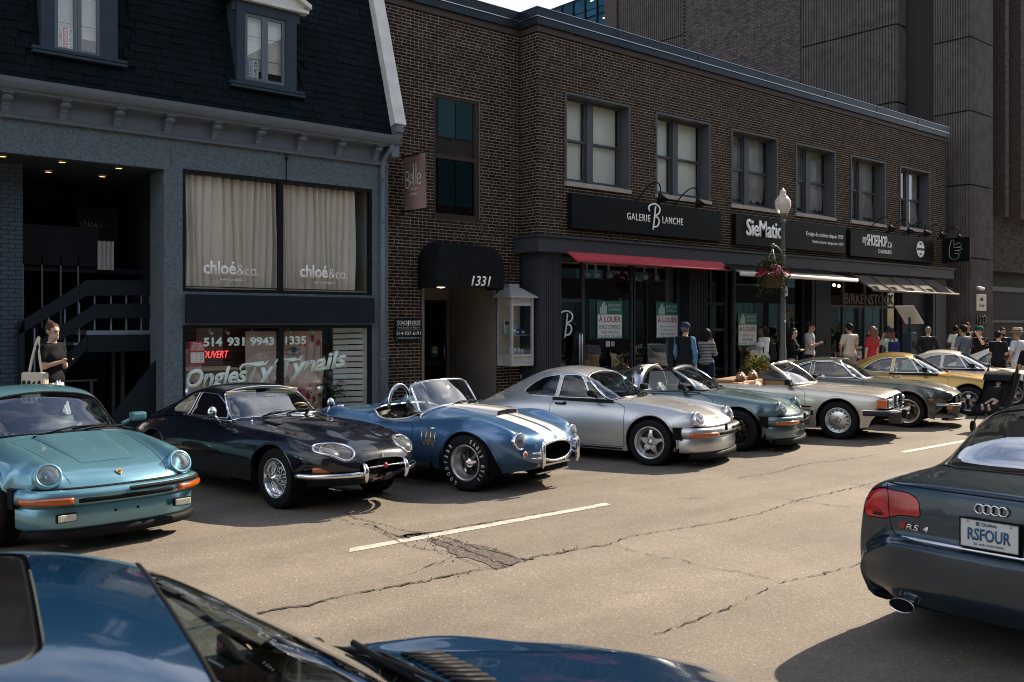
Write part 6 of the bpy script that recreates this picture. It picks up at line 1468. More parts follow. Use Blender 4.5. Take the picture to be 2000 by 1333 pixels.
    # bumpers
    if era == 'g':
        plan = [(.885, 0), (.872, .25), (.825, .48), (.74, .66), (.62, .765), (.47, .80)]
        front_bar(plan, .415, .545, 'front_bumper', body, c, .14, .02); front_bar([(x + .020, y + .004) for x, y in plan[:5]] + [(.50, .812)], .495, .535, 'bumper_strip', BLACK, c, .03, .012)
        front_bar([(.83, 0), (.815, .25), (.77, .47), (.68, .64), (.57, .74), (.43, .78)], .20, .41, 'front_valance', body, c, .2, .012); front_bar([(.84, 0), (.825, .25), (.775, .48), (.69, .65), (.58, .75)], .12, .205, 'front_spoiler', BLACK, c, .12, .02)
        for sd in (1, -1):
            P = catmull([(.865, sd * .43, .455), (.79, sd * .63, .455), (.655, sd * .775, .455), (.585, sd * .80, .455)], 4); 
            if turbo: P = catmull([(.865, sd * .47, .46), (.80, sd * .63, .46), (.67, sd * .775, .46), (.56, sd * .805, .46)], 4)
            MB().tube(P, .02, 8, flat=(.012, .026)).build('turn_signal', AMBER, c.root)
            b = MB()
            for k in range(5): b.box(.36 + k * .022, .375 + k * .022, sd * .80 - .03, sd * .80 + .012, .39, .545)
            b.box(.35, .475, sd * .79 - .04, sd * .79 + .005, .385, .55); b.build('bumper_bellows', BLACK, c.root)
            if not turbo and lamps: MB().tube([(.92, sd * .30, .50), (.92, sd * .30, .585)], .02, 8).build('bumper_guard', BLACK, c.root)
        front_bar([(.892, 0), (.88, .22), (.862, .36), (.845, .42)], .43, .488, 'bumper_rubber', BLACK, c, .03, .018)
        front_bar([(.82, 0), (.81, .25), (.78, .44), (.70, .60), (.60, .72)], .541, .556, 'bumper_gap_strip', BLACK, c, .10, .0)
        rear = [(-3.36, 0), (-3.345, .3), (-3.29, .52), (-3.18, .69), (-3.02, .80), (-2.85, .82)]
        b = MB(); P = catmull([(x, y, 0) for x, y in rear], 4); P = [Vector((p.x, -p.y, 0)) for p in reversed(P)][:-1] + P; b.grid([[p + Vector((.1, 0, .40)), p + Vector((0, 0, .41)), p + Vector((-.02, 0, .48)), p + Vector((0, 0, .55)), p + Vector((.1, 0, .56))] for p in P], 0, True); b.build('rear_bumper', body, c.root)
    else:
        plan = [(.845, 0), (.832, .25), (.785, .47), (.70, .64), (.58, .745), (.45, .785)]
        front_bar(plan, .40, .475, 'front_bumper', CHROME, c, .12, .03); front_bar([(x - .05, y) for x, y in plan], .22, .40, 'front_valance', body, c, .2, .012)
        for sd in (1, -1): MB().tube(catmull([(.80, sd * .50, .52), (.74, sd * .62, .52), (.65, sd * .70, .52)], 3), .025, 8, flat=(.012, .028)).build('turn_signal', AMBER, c.root)
    for y in (.796, -.796): MB().box(-1.9, -.42, y - .004, y + .004, .19, .215).build('sill_strip', BLACK if era == 'g' else CHROME, c.root)
    b = MB(); b.tube([(-2.3, .6, .2), (-3.3, .6, .22)], .03, 8); b.build('exhaust', ALU, c.root)
    for sd in (1, -1): MB().bbox(-3.27, -3.22, sd * .45 if sd > 0 else -.70, .70 if sd > 0 else -.45, .57, .66, .01).build('tail_light', REDL, c.root)
    # wipers, mirror, crest
    wp = lambda x, y: c.on([(x, abs(y))], 'top', .014, 1 if y > 0 else -1, cols=(30, c.k.half))[0]; wiper(c, wp(-.47, -.20), wp(-.59, .34)); wiper(c, wp(-.48, .16), wp(-.655, .55))
    for sd in ((1, -1) if lamps else ()):
        b = MB(); b.bbox(-.90, -.80, min(sd * .80, sd * .965), max(sd * .80, sd * .965), .925, 1.02, .03); b.tube([(-.86, sd * .72, .905), (-.86, sd * .83, .95)], .022, 8); b.build('door_mirror', body if turbo else BLACK, c.root)
    p = Vector((.685, 0, .632))
    MB().prism([(-.026, .036), (.026, .036), (.028, .0), (.0, -.036), (-.028, .0)], .006, 0, Matrix.Translation(p + Vector((.004, 0, .012))) @ Matrix.Rotation(R(90), 4, 'Z') @ Matrix.Rotation(R(-62), 4, 'X')).build('hood_crest', mat('crest_gold', (.55, .38, .12), .35, .7), c.root)
    MB().prism([(-.010, .012), (.010, .012), (.010, -.004), (-.010, -.004)], .002, 0, Matrix.Translation(p + Vector((.010, 0, .016))) @ Matrix.Rotation(R(90), 4, 'Z') @ Matrix.Rotation(R(-62), 4, 'X')).build('crest_field', mat('crest_dark', (.1, .01, .01), .4), c.root)
    MB().box(-.60, -.44, -.13, .13, .905, .909).build('cowl_grille', BLACK, c.root)
    # cabin
    sm = seats or SEATBLK
    seat(c, -1.28, .36, .34, sm, .83); seat(c, -1.28, -.36, .34, sm, .83); steering(c, -.88, .36, .83)
    b = MB(); b.bbox(-.80, -.55, -.64, .64, .62, .86, .06); b.box(-2.3, -.5, -.70, .70, .2, .3); b.bbox(-2.35, -1.95, -.62, .62, .3, .90, .05); b.box(-1.6, -.6, -.72, -.68, .3, .88); b.box(-1.6, -.6, .68, .72, .3, .88); b.build('dashboard', SEATBLK, c.root)
    MB().bbox(-1.02, -1.0, -.09, .09, 1.09, 1.14, .01).build('rear_view_mirror', BLACK, c.root)
    return c
PT = dict(turq=paint('turquoise_metallic', (.15, .345, .43), .6, .30), silver=paint('silver_metallic', (.52, .53, .54), .7, .32), grblue=paint('grey_blue_metallic', (.10, .165, .18), .6, .30), gold=paint('gold_metallic', (.42, .24, .035), .55, .30), ivory=paint('ivory_paint', (.62, .56, .46), .1, .35))
turq = car_911('turquoise rear engined sports car with whale hood scoop facing the camera at the far left', PT['turq'], chrome=False, ff=.045, rf=.09, turbo=True, style='fuchs', rim=MATBLK, tyre_w=.215, seats=mat('grey_leather', (.08, .085, .09), .5))
# raised centre of its hood: long scoop with a black mouth
b = MB(); rows = []; kc = (50, 2 * turq.k.half - 50)
for i in range(13):
    t = i / 12; x = -.40 + .85 * t; w_ = .34 * (1 - .3 * t); h = .026 * (1 - t) ** 1.1; base = turq.on([(x, abs(y) * w_) for y in (1, .9, .5, 0)], 'top', 0, cols=(40, turq.k.half))
    rows.append([Vector((x, sg * base[q].y, base[q].z + (h if q else 0) + .003)) for q, sg in ((0, -1), (1, -1), (2, -1), (3, 1), (2, 1), (1, 1), (0, 1))])
b.grid(rows, 0, True, True); b.build('hood_scoop', PT['turq'], turq.root)
z_ = rows[0][3].z; MB().add([(-.402, -.335, z_ - .06), (-.402, .335, z_ - .06), (-.399, .30, z_ + .001), (-.399, -.30, z_ + .001)], [(0, 1, 2, 3), (3, 2, 1, 0)]).box(-.45, -.40, -.33, .33, z_ - .028, z_ - .012).build('scoop_mouth', BLACK, turq.root)
for sd in (1, -1):
    o = MB().bbox(.815, .855, sd * .52 - .085, sd * .52 + .085, .285, .36, .01).build('fog_lamp', BLACK, turq.root); MB().bbox(.85, .865, sd * .52 - .075, sd * .52 + .075, .293, .352, .008).build('lens', mat('fog_lens', (.6, .58, .5), .2), o)
    MB().ball((.84, sd * .10, .33), .012, n=8).build('plate_bolt', BLACK, turq.root)
place(turq, 2.75, 9.4, -90 + 6)
silv = car_911('silver coupe with chrome window frames and star shaped wheels beside the blue roadster', PT['silver'], chrome=True, style='star', rim=RIMSILV, R_=.318, rr=.215, seats=SEATBLK)
place(silv, 10.69, 8.9, -90 + 17)
targ = car_911('grey blue targa with brushed roll hoop and open roof beside the silver coupe', PT['grblue'], roof=False, chrome=False, ff=.03, rf=.06, style='fuchs', rim=mat('black_alloy', (.03, .03, .032), .35, .5), R_=.315, rr=.215, seats=mat('grey_leather'))
def targa_top(c):
    hoop = MB(); n = 16
    def sec(x0, x1, w0, z0):
        rows = []
        for i in range(n + 1):
            a = math.pi * i / n; y = w0 * math.cos(a); rows.append((y, z0 + (1.27 - z0) * math.sin(a) ** .55))
        return rows
    rows = []
    for y, z in sec(0, 0, .665, .87):
        k = (z - .87) / .40; rows.append([Vector((-1.60 - .02 * k, y * (1 - .20 * k) * .985, z - .012)), Vector((-1.60 - .02 * k, y * (1 - .20 * k), z)), Vector((-1.76 - .02 * k, y * (1 - .20 * k), z + .008)), Vector((-1.90 + .06 * k, y * (1 - .20 * k), z - .004)), Vector((-1.90 + .06 * k, y * (1 - .20 * k) * .98, z - .02))])
    hoop.grid(rows, 0, True, False); hoop.build('roll_hoop', ALU, c.root)
    MB().grid([[r_[0], r_[0] * .97 + Vector((-.04, 0, .02)), r_[0] * .93 + Vector((-.1, 0, .04))] for r_ in rows], 0, True).build('hoop_liner', BLACK, c.root)
    for sd in (1, -1):
        for k in range(3): MB().box(-1.74 - k * .035, -1.725 - k * .035, sd * .665 - .03, sd * .665 + .006 - .0, .98, 1.08).build('hoop_vent', BLACK, c.root)
    # wrap-around rear window
    g = MB(); rows2 = []
    for i, r_ in enumerate(rows):
        p = r_[3]; q = Vector((-2.42 + .28 * abs(p.y / .66) ** 2, p.y * .80, .905)); rows2.append([p.lerp(q, t) + Vector((0, 0, .05 * math.sin(math.pi * t))) for t in (0, .25, .5, .75, 1)])
    g.grid(rows2, 0, True).build('rear_window', SIDEGLASS, c.root)
    # windshield with frame and a stub of header
    fr_ = []; gl = []
    for i in range(17):
        y = -1 + 2 * i / 16; b0 = Vector((-.515 - .15 * y ** 4 - .03 * y * y, .60 * y, .895)); t0 = Vector((-1.10 + .02 * (1 - y * y), .525 * y, 1.235 - .035 * y * y)); gl.append([b0.lerp(t0, k / 6) + Vector((.03 * math.sin(math.pi * k / 6), 0, .022 * math.sin(math.pi * k / 6))) for k in range(7)])
    MB().grid(gl, 0, True, True).build('windshield', CARGLASS, c.root)
    loop = [r_[0] for r_ in gl] + [gl[-1][k] for k in range(1, 7)] + [r_[6] for r_ in reversed(gl)] + [gl[0][k] for k in range(5, 0, -1)]
    MB().tube(loop, .018, 8, closed=True).build('windshield_frame', BLACK, c.root)
    MB().tube([gl[0][k] for k in range(7)] + [r_[6] + Vector((-.02, 0, .012)) for r_ in gl] + [gl[-1][k] for k in range(6, -1, -1)], .024, 8).build('windshield_pillar', PT['grblue'], c.root)
    MB().tube([r_[6] + Vector((-.035, 0, .02)) for r_ in gl], .025, 8).build('header_rail', BLACK, c.root)
    for sd in (1, -1):
        w_ = []
        for t in range(9): x = -.80 - .70 * t / 8; w_.append([Vector((x, sd * .655, .895)), Vector((x, sd * (.655 - .13 * min(1, t / 4)), .90 + .30 * min(1, (t + .2) / 4.2)))])
        MB().grid(w_, 0, True).build('side_window', SIDEGLASS, c.root)
        MB().tube([r_[1] for r_ in w_], .008, 6).tube([w_[2][0], w_[2][1]], .008, 6).build('window_trim', BLACK, c.root)
targa_top(targ); place(targ, 12.83, 9.08, -90 + 22)
gold = car_911('mustard gold coupe with chrome window frames and five spoke wheels', PT['gold'], era='early', chrome=True, style='fuchs', rim=RIMGREY, R_=.31, rr=.2, seats=SEATBLK)
place(gold, 21.2, 9.2, -90 + 20)
ivry = car_911('ivory white coupe with chrome window frames parked beyond the gold coupe', PT['ivory'], era='early', chrome=True, style='fuchs', rim=RIMGREY, R_=.31, rr=.2, seats=SEATBLK)
place(ivry, 24.0, 9.4, -90 + 20)
# ================================================================ the other cars in the row
def rowset(spec):
    R_ = []
    for x, *c in spec: R_.append([[x + (q[0] if len(q) == 3 else 0), *(q[-2:])] for q in c])
    return R_
def sym(P): return P + [(x, -y) for x, y in reversed(P[1:-1])]
def frame_glass(c, base, top, n=16, bulge=.03, fm=None, r=.014, name='windshield', fname='windshield_frame', open_bottom=False):
    """free standing windshield: base(y) and top(y) give points for y in -1..1"""
    g = [[Vector(base(-1 + 2 * i / n)).lerp(Vector(top(-1 + 2 * i / n)), k / 6) + Vector((bulge * math.sin(math.pi * k / 6), 0, bulge * .5 * math.sin(math.pi * k / 6))) for k in range(7)] for i in range(n + 1)]
    MB().grid(g, 0, True, True).build(name, CARGLASS, c.root)
    up = [g[0][k] for k in range(7)] + [r_[6] for r_ in g[1:-1]] + [g[-1][k] for k in range(6, -1, -1)]
    MB().tube(up, r, 8).build(fname, fm or CHROME, c.root); MB().tube([r_[0] for r_ in g], r * .9, 8).build(fname, fm or CHROME, c.root)
    return g
# ---- navy grand tourer with the long bonnet
NAVY = paint('midnight_navy_paint', (.004, .0055, .013), .1, .25)
ET = rowset([(.90, (0, .39), (.16, .392), (.27, .42), (.31, .465), (.29, .51), (.22, .54), (.11, .55), (0, .553)),
 (.85, (0, .33), (.24, .345), (.40, .41), (.44, .49), (.37, .57), (.26, .605), (.13, .617), (0, .62)),
 (.70, (.26, .27), (.52, .38), (.625, .49), (.605, .61), (.45, .67), (.30, .685), (.15, .70), (0, .705)),
 (.48, (.50, .26), (.70, .42), (.725, .56), (.65, .70), (.46, .72), (.30, .74), (.17, .77), (0, .78)),
 (.25, (.64, .25), (.78, .46), (.765, .63), (.65, .76), (.47, .758), (.31, .783), (.19, .828), (0, .838)),
 (0, (.68, .24), (.805, .50), (.775, .67), (.655, .795), (.48, .785), (.32, .81), (.20, .86), (0, .872)),
 (-.45, (.70, .24), (.822, .53), (.775, .71), (.66, .82), (.50, .82), (.33, .837), (.20, .875), (0, .886)),
 (-.85, (.70, .24), (.827, .54), (.775, .73), (.675, .832), (.57, .855), (.40, .865), (.20, .885), (0, .89)),
 (-1.0, (.70, .24), (.827, .54), (.775, .735), (.68, .837), (.61, .865), (.46, .95), (.22, .985), (0, .995)),
 (-1.2, (.70, .24), (.827, .54), (.775, .74), (.685, .84), (.635, .868), (.50, 1.08), (.26, 1.125), (0, 1.135)),
 (-1.42, (.70, .24), (.825, .54), (.775, .74), (.688, .842), (.64, .868), (.49, 1.16), (.27, 1.208), (0, 1.218)),
 (-1.75, (.70, .24), (.825, .54), (.78, .74), (.69, .845), (.64, .87), (.48, 1.178), (.27, 1.228), (0, 1.238)),
 (-2.2, (.70, .24), (.83, .54), (.79, .74), (.70, .85), (.63, .88), (.44, 1.11), (.25, 1.16), (0, 1.17)),
 (-2.6, (.70, .25), (.825, .54), (.785, .73), (.69, .83), (.58, .87), (.38, .985), (.22, 1.02), (0, 1.03)),
 (-3.0, (.64, .28), (.77, .52), (.73, .68), (.63, .77), (.50, .82), (.34, .86), (.20, .885), (0, .89)),
 (-3.35, (.50, .32), (.62, .50), (.58, .60), (.50, .66), (.40, .69), (.28, .71), (.15, .72), (0, .725)),
 (-3.52, (.40, .40), (.50, .48), (.46, .52), (.40, .545), (.30, .56), (.20, .57), (.10, .575), (0, .576))])
et = Car(Skin(ET), 'sports_car', 'long nosed navy coupe with wire wheels and a chrome split bumper'); h_ = et.k.half
WSE = [(-.865, 0), (-.875, .25), (-.915, .46), (-.965, .575), (-1.0, .60), (-1.18, .565), (-1.345, .50), (-1.36, .3), (-1.37, 0)]
et.cut('windshield', sym(WSE), 'top', CARGLASS, 'both1', inset=.006, cols=(44, 2 * h_ - 44), rows=(58, 100))
SWE = roundp([(-1.10, .882, .01), (-1.86, .880, .02), (-1.80, 1.145, .03), (-1.44, 1.135, .06), (-1.20, 1.02, .05)], .03)
QWE = roundp([(-1.92, .885, .02), (-2.36, .905, .10), (-2.28, .985, .08), (-2.05, 1.095, .05), (-1.86, 1.14, .02)], .03)
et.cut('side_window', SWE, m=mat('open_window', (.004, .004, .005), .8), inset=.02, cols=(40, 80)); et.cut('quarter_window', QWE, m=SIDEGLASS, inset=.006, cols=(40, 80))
et.cut('door', roundp([(-.98, .26), (-.98, .835), (-1.08, .862, .01), (-1.88, .862, .01), (-1.90, .75), (-1.80, .45, .15), (-1.55, .27)], .05), m=NAVY, gap=.006)
et.cut('bonnet', sym([(.84, 0), (.80, .28), (.62, .5), (.3, .6), (0, .605), (-.45, .61), (-.83, .56), (-.845, .3), (-.85, 0)]), 'top', NAVY, 'both1', gap=.004, cols=(30, 2 * h_ - 30), rows=(2, 72))
LMP = [(.675 + .165 * math.cos(a) - .045 * math.sin(a), .470 + .142 * math.sin(a) * (1.12 - .15 * math.cos(a)) - .06 * math.cos(a)) for a in [2 * math.pi * k / 22 for k in range(22)]]
et.cut('headlight_cover', LMP, 'top', LENS, inset=.0, cols=(26, h_), rows=(4, 50))
et.arch(0, .33, .365); et.arch(-2.44, .33, .36)
et.build(NAVY); et.lip(NAVY, .016, .006); et.wells([(0, .33, .37, .78), (-2.44, .33, .37, .78)]); et.floor(.24)
for x in (0, -2.44):
    for sd in (1, -1): wheel(et, x, sd * .645, .325, .325, .205, .19, 'wire', CHROME)
for sd in (1, -1):
    P = et.on(dens(LMP, .03), 'top', .004, sd, cols=(26, h_), rows=(4, 50)); MB().tube(P, .013, 8, closed=True).build('headlight_bezel', CHROME, et.root)
    mt = Matrix.Translation((.60, sd * .50, .635)) @ Matrix.Rotation(R(66), 4, 'Y'); MB().lathe([(.085, .0), (.07, -.03), (.03, -.07), (0, -.07)], 24, 0, mt).lathe([(.092, -.005), (.09, .01), (.084, .0)], 24, 0, mt).build('headlight', REFL, et.root); MB().ball((.58, sd * .50, .60), .14, n=14, sc=(1.3, .8, .5)).build('headlight_bowl', mat('lamp_bowl_grey', (.16, .17, .18), .4, .5), et.root)
    MB().tube(catmull([(.80, sd * .46, .455), (.70, sd * .60, .46), (.60, sd * .685, .465)], 3), .022, 8, flat=(.012, .026)).build('turn_signal', AMBER, et.root); MB().tube(catmull([(.84, sd * .37, .452), (.80, sd * .45, .455)], 3), [.008] + [.022] * 3, 8).build('side_light', LENS, et.root)
    bp = catmull([(.93, sd * .27, .415), (.885, sd * .42, .41), (.76, sd * .59, .405), (.60, sd * .715, .40), (.44, sd * .775, .40)], 5); MB().tube(bp, .02, 8, flat=(.016, .022)).build('quarter_bumper', CHROME, et.root)
    MB().tube([(.95, sd * .275, .33), (.965, sd * .275, .38), (.965, sd * .275, .45), (.94, sd * .275, .50), (.90, sd * .275, .52)], [.014, .026, .03, .024, .012], 10).build('overrider', CHROME, et.root)
    b = MB(); q = Vector((-1.02, sd * .74, .835)); b.tube([q, q + Vector((-.02, sd * .04, .06)), q + Vector((-.03, sd * .07, .11))], .010, 8); b.lathe([(0, -.03), (.03, -.025), (.055, -.005), (.06, .01), (.055, .014)], 18, 0, Matrix.Translation(q + Vector((-.03, sd * .09, .14))) @ Matrix.Rotation(R(-95), 4, 'Y')); b.build('door_mirror', CHROME, et.root)
MB().tube(catmull([(.925, -.27, .47), (.94, 0, .475), (.925, .27, .47)], 5), .008, 8).tube([(.925, -.27, .47), (.93, -.2, .472)], [.022, .008], 8).tube([(.93, .2, .472), (.925, .27, .47)], [.008, .022], 8).build('mouth_bar', CHROME, et.root); MB().lathe([(0, .012), (.026, .01), (.03, 0)], 18, 0, Matrix.Translation((.945, 0, .475)) @ Matrix.Rotation(R(90), 4, 'Y')).build('badge', mat('badge_red', (.3, .02, .03), .3), et.root)
MB().grid([[Vector((.70, y, z)) for z in (.36, .6)] for y in (-.33, .33)], 0, False).build('mouth_grille', UNDER, et.root)
MB().box(.885, .90, -.012, .012, .56, .60).build('bonnet_badge', CHROME, et.root)
et.trim('windshield_trim', sym(WSE), CHROME, .010, 'top', sides=(1,), cols=(44, 2 * h_ - 44), rows=(58, 100)); et.trim('window_trim', SWE, CHROME, .007, cols=(40, 80)); et.trim('window_trim', QWE, CHROME, .007, cols=(40, 80)); et.trim('waist_trim', [(-1.0, .858), (-2.0, .872)], CHROME, .006, closed=False, cols=(30, 75))
for sd in (1, -1):
    for k in range(9): x = -.45 - k * .028; P = et.on([(x, .30), (x - .01, .42)], 'top', .003, sd, cols=(24, h_)); MB().tube(P, .006, 5).build('bonnet_louvre', BLACK, et.root)
    seat(et, -1.55, sd * .34, .26, SEATBLK if sd > 0 else mat('grey_leather', (.08, .085, .09), .5), .80); 
we = lambda x, y: et.on([(x, abs(y))], 'top', .012, 1 if y > 0 else -1, cols=(30, h_))[0]
for q in ((-.30, .02), (.02, .34), (.30, .54)): wiper(et, we(-.845 - .25 * q[0] ** 2, q[0]), we(-.905 - .28 * q[1] ** 2, q[1]))
for nm, p in (('wiper_nozzle', (-.78, -.5, .845)),): MB().tube([p, (p[0], p[1], p[2] + .03)], .012, 8).build(nm, CHROME, et.root)
steering(et, -1.12, .34, .83, mat('wood_rim', (.25, .12, .05), .4)); MB().bbox(-1.05, -.9, -.6, .6, .62, .85, .05).box(-2.6, -.95, -.66, .66, .2, .28).build('dashboard', SEATBLK, et.root); MB().bbox(-1.17, -1.14, -.1, .1, 1.06, 1.11, .01).build('rear_view_mirror', ALU, et.root)
for sd in (.30, -.30): MB().bbox(-1.32, -1.30, sd - .2, sd + .2, 1.09, 1.17, .008).build('sun_visor', mat('visor_beige', (.42, .38, .3), .8), et.root)
place(et, 5.31, 9.34, -90 + 8)
# ---- blue roadster with white stripes
CBLUE = paint('roadster_blue', (.065, .165, .32), .5, .30); CWHT = paint('stripe_white', (.78, .77, .73), .1, .35)
CO = rowset([(.74, (0, .335), (.20, .345), (.32, .40), (.345, .46), (.32, .52), (.24, .56), (.12, .575), (0, .58)),
 (.70, (0, .30), (.26, .31), (.42, .38), (.45, .48), (.385, .59), (.27, .63), (.13, .645), (0, .65)),
 (.55, (.35, .24), (.58, .36), (.69, .52), (.60, .70), (.44, .69), (.30, .705), (.15, .72), (0, .725)),
 (.34, (.60, .22), (.765, .42), (.785, .63), (.645, .80), (.46, .735), (.30, .757), (.15, .777), (0, .782)),
 (0, (.70, .22), (.87, .48), (.84, .72), (.67, .868), (.48, .80), (.31, .827), (.15, .847), (0, .852)),
 (-.35, (.70, .22), (.835, .50), (.79, .73), (.65, .845), (.50, .835), (.33, .872), (.16, .887), (0, .892)),
 (-.70, (.70, .22), (.79, .52), (.765, .69), (.685, .80), (.56, .855), (.37, .905), (.18, .92), (0, .925)),
 (-1.0, (.70, .22), (.78, .52), (.76, .66), (.715, .735), (.62, .775), (.40, .86), (.2, .90), (0, .905)),
 (-1.4, (.70, .22), (.787, .50), (.765, .66), (.715, .725), (.62, .76), (.40, .82), (.2, .84), (0, .845)),
 (-1.75, (.70, .22), (.82, .50), (.80, .70), (.71, .80), (.59, .85), (.40, .872), (.2, .88), (0, .882)),
 (-2.286, (.70, .22), (.878, .50), (.86, .73), (.70, .885), (.51, .86), (.33, .855), (.16, .86), (0, .862)),
 (-2.62, (.68, .25), (.84, .48), (.81, .68), (.65, .81), (.48, .79), (.30, .78), (.15, .78), (0, .78)),
 (-2.95, (.60, .30), (.72, .46), (.68, .58), (.55, .66), (.42, .67), (.28, .665), (.14, .66), (0, .66)),
 (-3.12, (.50, .40), (.56, .46), (.52, .50), (.44, .53), (.34, .545), (.22, .55), (.11, .55), (0, .55))])
co = Car(Skin(CO), 'roadster', 'metallic blue open roadster with twin white stripes and fat lettered tyres'); h_ = co.k.half; cc = (24, 2 * h_ - 24)
COCK = [(-.86, 0), (-.88, .25), (-.96, .48), (-1.08, .60), (-1.3, .665), (-1.55, .655), (-1.70, .57), (-1.76, .35), (-1.77, 0)]
co.cut('cockpit', sym(COCK), 'top', None, 'both1', delete=True, cols=cc, rows=(48, 90))
for a, b_ in ((.03, .24), (-.24, -.03)): co.cut('stripe', [(.745, a), (.745, b_), (.2, b_), (-.84, b_), (-.84, a), (.2, a)], 'top', CWHT, 'both1', cols=cc, rows=(1, 75))
co.cut('door', roundp([(-.86, .34), (-.88, .70), (-.94, .735, .01), (-1.52, .705, .02), (-1.55, .6), (-1.5, .34)], .05), m=CBLUE, gap=.006)
co.arch(0, .335, .375); co.arch(-2.286, .335, .385); co.build(CBLUE); co.lip(CBLUE, .03, .012); co.wells([(0, .335, .385, .84), (-2.286, .335, .39, .85)]); co.floor(.22)
for x, w_, y in ((0, .25, .72), (-2.286, .29, .715)):
    for sd in (1, -1): wheel(co, x, sd * y, .335, .335, .205, w_, 'deep', RIMSILV, letter=[('GOODYEAR', -62, 42), ('EAGLE GTII', 112, 218)] if (x == 0) else None)
co.trim('cockpit_trim', sym(COCK), mat('pale_beading', (.6, .6, .58), .3, .5), .014, 'top', sides=(1,), cols=cc, rows=(48, 90), lift=.005)
b = MB(); rows = []
for i in range(11): t = i / 10; x = .02 - .78 * t; rows.append([Vector((x, y, float(np.interp(-x, [0, .35, .7, 1], [.853, .892, .926, .93])) + zz)) for y, zz in ((-.225, -.01), (-.205, .045 * (1 - t) ** .8), (0, .052 * (1 - t) ** .8 + .003), (.205, .045 * (1 - t) ** .8), (.225, -.01))])
b.grid(rows, 0, True, True); b.build('hood_scoop', CWHT, co.root); MB().add([(.021, -.195, .857), (.021, .195, .857), (.021, .195, .893), (.021, -.195, .893)], [(0, 1, 2, 3)]).build('scoop_mouth', BLACK, co.root)
round_lamp(co, (.615, .575, .605), .083, 8, CHROME, .02, yaw=6)
mouth = ell(0, .46, .345, .118, 0, 36); MB().tube([(.755 - .04 * abs(y) ** 2 * 6, y, z) for y, z in mouth], .017, 8, closed=True).build('mouth_ring', CHROME, co.root)
MB().lathe([(.34, 0), (.30, -.25), (0, -.26)], 30, 0, Matrix.Translation((.735, 0, .46)) @ Matrix.Rotation(R(90), 4, 'Y') @ Matrix.Diagonal((.34, 1, 1, 1))).build('mouth_duct', UNDER, co.root)
MB().tube([(.45, -.22, .42), (.46, 0, .40), (.45, .22, .42)], .02, 8).build('oil_hose', mat('hose_blue', (.02, .03, .08), .5), co.root)
for sd in (1, -1):
    MB().tube([(.79, sd * .375, .29), (.805, sd * .375, .34), (.805, sd * .375, .54), (.785, sd * .375, .60)], [.012, .026, .026, .012], 10).build('bumper_post', CHROME, co.root)
    for z in (.40, .46): MB().tube([(.79, sd * .375, z), (.66, sd * .46, z)], .013, 8).build('bumper_stay', CHROME, co.root)
    MB().ball((.675, sd * .555, .455), .034, n=14, sc=(.6, 1, 1)).build('turn_signal', AMBER, co.root); MB().lathe([(.04, 0), (.042, .01), (.034, .014)], 18, 0, Matrix.Translation((.665, sd * .555, .455)) @ Matrix.Rotation(R(90), 4, 'Y')).build('signal_ring', CHROME, co.root)
    y = sd * .80; b = MB()
    P = [co.on([(x, z)], side=sd, lift=.004, cols=(0, 45))[0] for x, z in ((-.47, .50), (-.70, .50), (-.70, .66), (-.47, .66))]; b.add(P, [(0, 1, 2, 3), (3, 2, 1, 0)]); b.build('side_vent', mat('vent_bronze', (.30, .26, .2), .35, .6), co.root)
    for k in range(4): x = -.47 - .077 * k; MB().tube(co.on([(x, .50), (x, .58), (x, .66)], side=sd, lift=.008, cols=(0, 45)), .006, 5).build('vent_blade', CHROME, co.root)
    MB().tube(co.on([(-.50, .70), (-.62, .70)], side=sd, lift=.005, cols=(0, 50)), .014, 6).build('badge', CHROME, co.root)
    MB().tube([(-.55, sd * .80, .25), (-.9, sd * .83, .24), (-1.8, sd * .83, .24)], .055, 10).build('side_pipe', mat('pipe_black', (.02, .02, .02), .5), co.root)
g = frame_glass(co, lambda y: (-.74 - .14 * y * y, .60 * y, .925 - .10 * y ** 4), lambda y: (-.99 - .10 * y * y, .56 * y, 1.24 - .06 * y ** 4), bulge=.01, r=.014)
for sd in (1, -1):
    q = [Vector((-.88, sd * .60, .83)), Vector((-1.10, sd * .60, .80)), Vector((-1.12, sd * .60, 1.04)), Vector((-1.02, sd * .585, 1.08))]; MB().add(q, [(0, 1, 2, 3)]).build('wind_wing', CARGLASS, co.root); MB().tube([q[0] + Vector((0, sd * .03, -.1)), q[0]], .014, 8).build('windshield_foot', CHROME, co.root)
    seat(co, -1.42, sd * .33, .22, SEATBLK, .62, False)
wiper(co, (-.70, -.20, .94), (-.735, .18, .965)); wiper(co, (-.71, .15, .94), (-.80, .48, .94)); steering(co, -1.08, .33, .78)
MB().bbox(-1.02, -.90, -.55, .55, .66, .84, .04).box(-1.8, -.8, -.64, .64, .2, .26).box(-1.82, -1.78, -.6, .6, .2, .84).build('dashboard', SEATBLK, co.root)
MB().box(-.99, -.96, -.07, .07, 1.0, 1.05).build('rear_view_mirror', CHROME, co.root)
hoop = [(-1.62, .18 + .20 * (math.cos(a)), .86 + .30 * math.sin(a) ** .8) for a in [math.pi * k / 14 for k in range(15)]]
MB().tube(hoop, .024, 10).tube([(-1.62, .18, 1.15), (-1.95, .18, .87)], .02, 8).build('roll_bar', CHROME, co.root); MB().tube([(x, -y, z) for x, y, z in hoop], .024, 10).tube([(-1.62, -.18, 1.15), (-1.95, -.18, .87)], .02, 8).build('roll_bar', CHROME, co.root)
MB().tube([(-1.15, 0, .55), (-1.2, 0, .74)], .012, 8).ball((-1.2, 0, .76), .028, n=8).build('gear_lever', CHROME, co.root); MB().lathe([(.0, .02), (.055, .015), (.06, 0)], 14, 0, Matrix.Translation((-2.4, -.50, .86))).build('fuel_cap', CHROME, co.root)
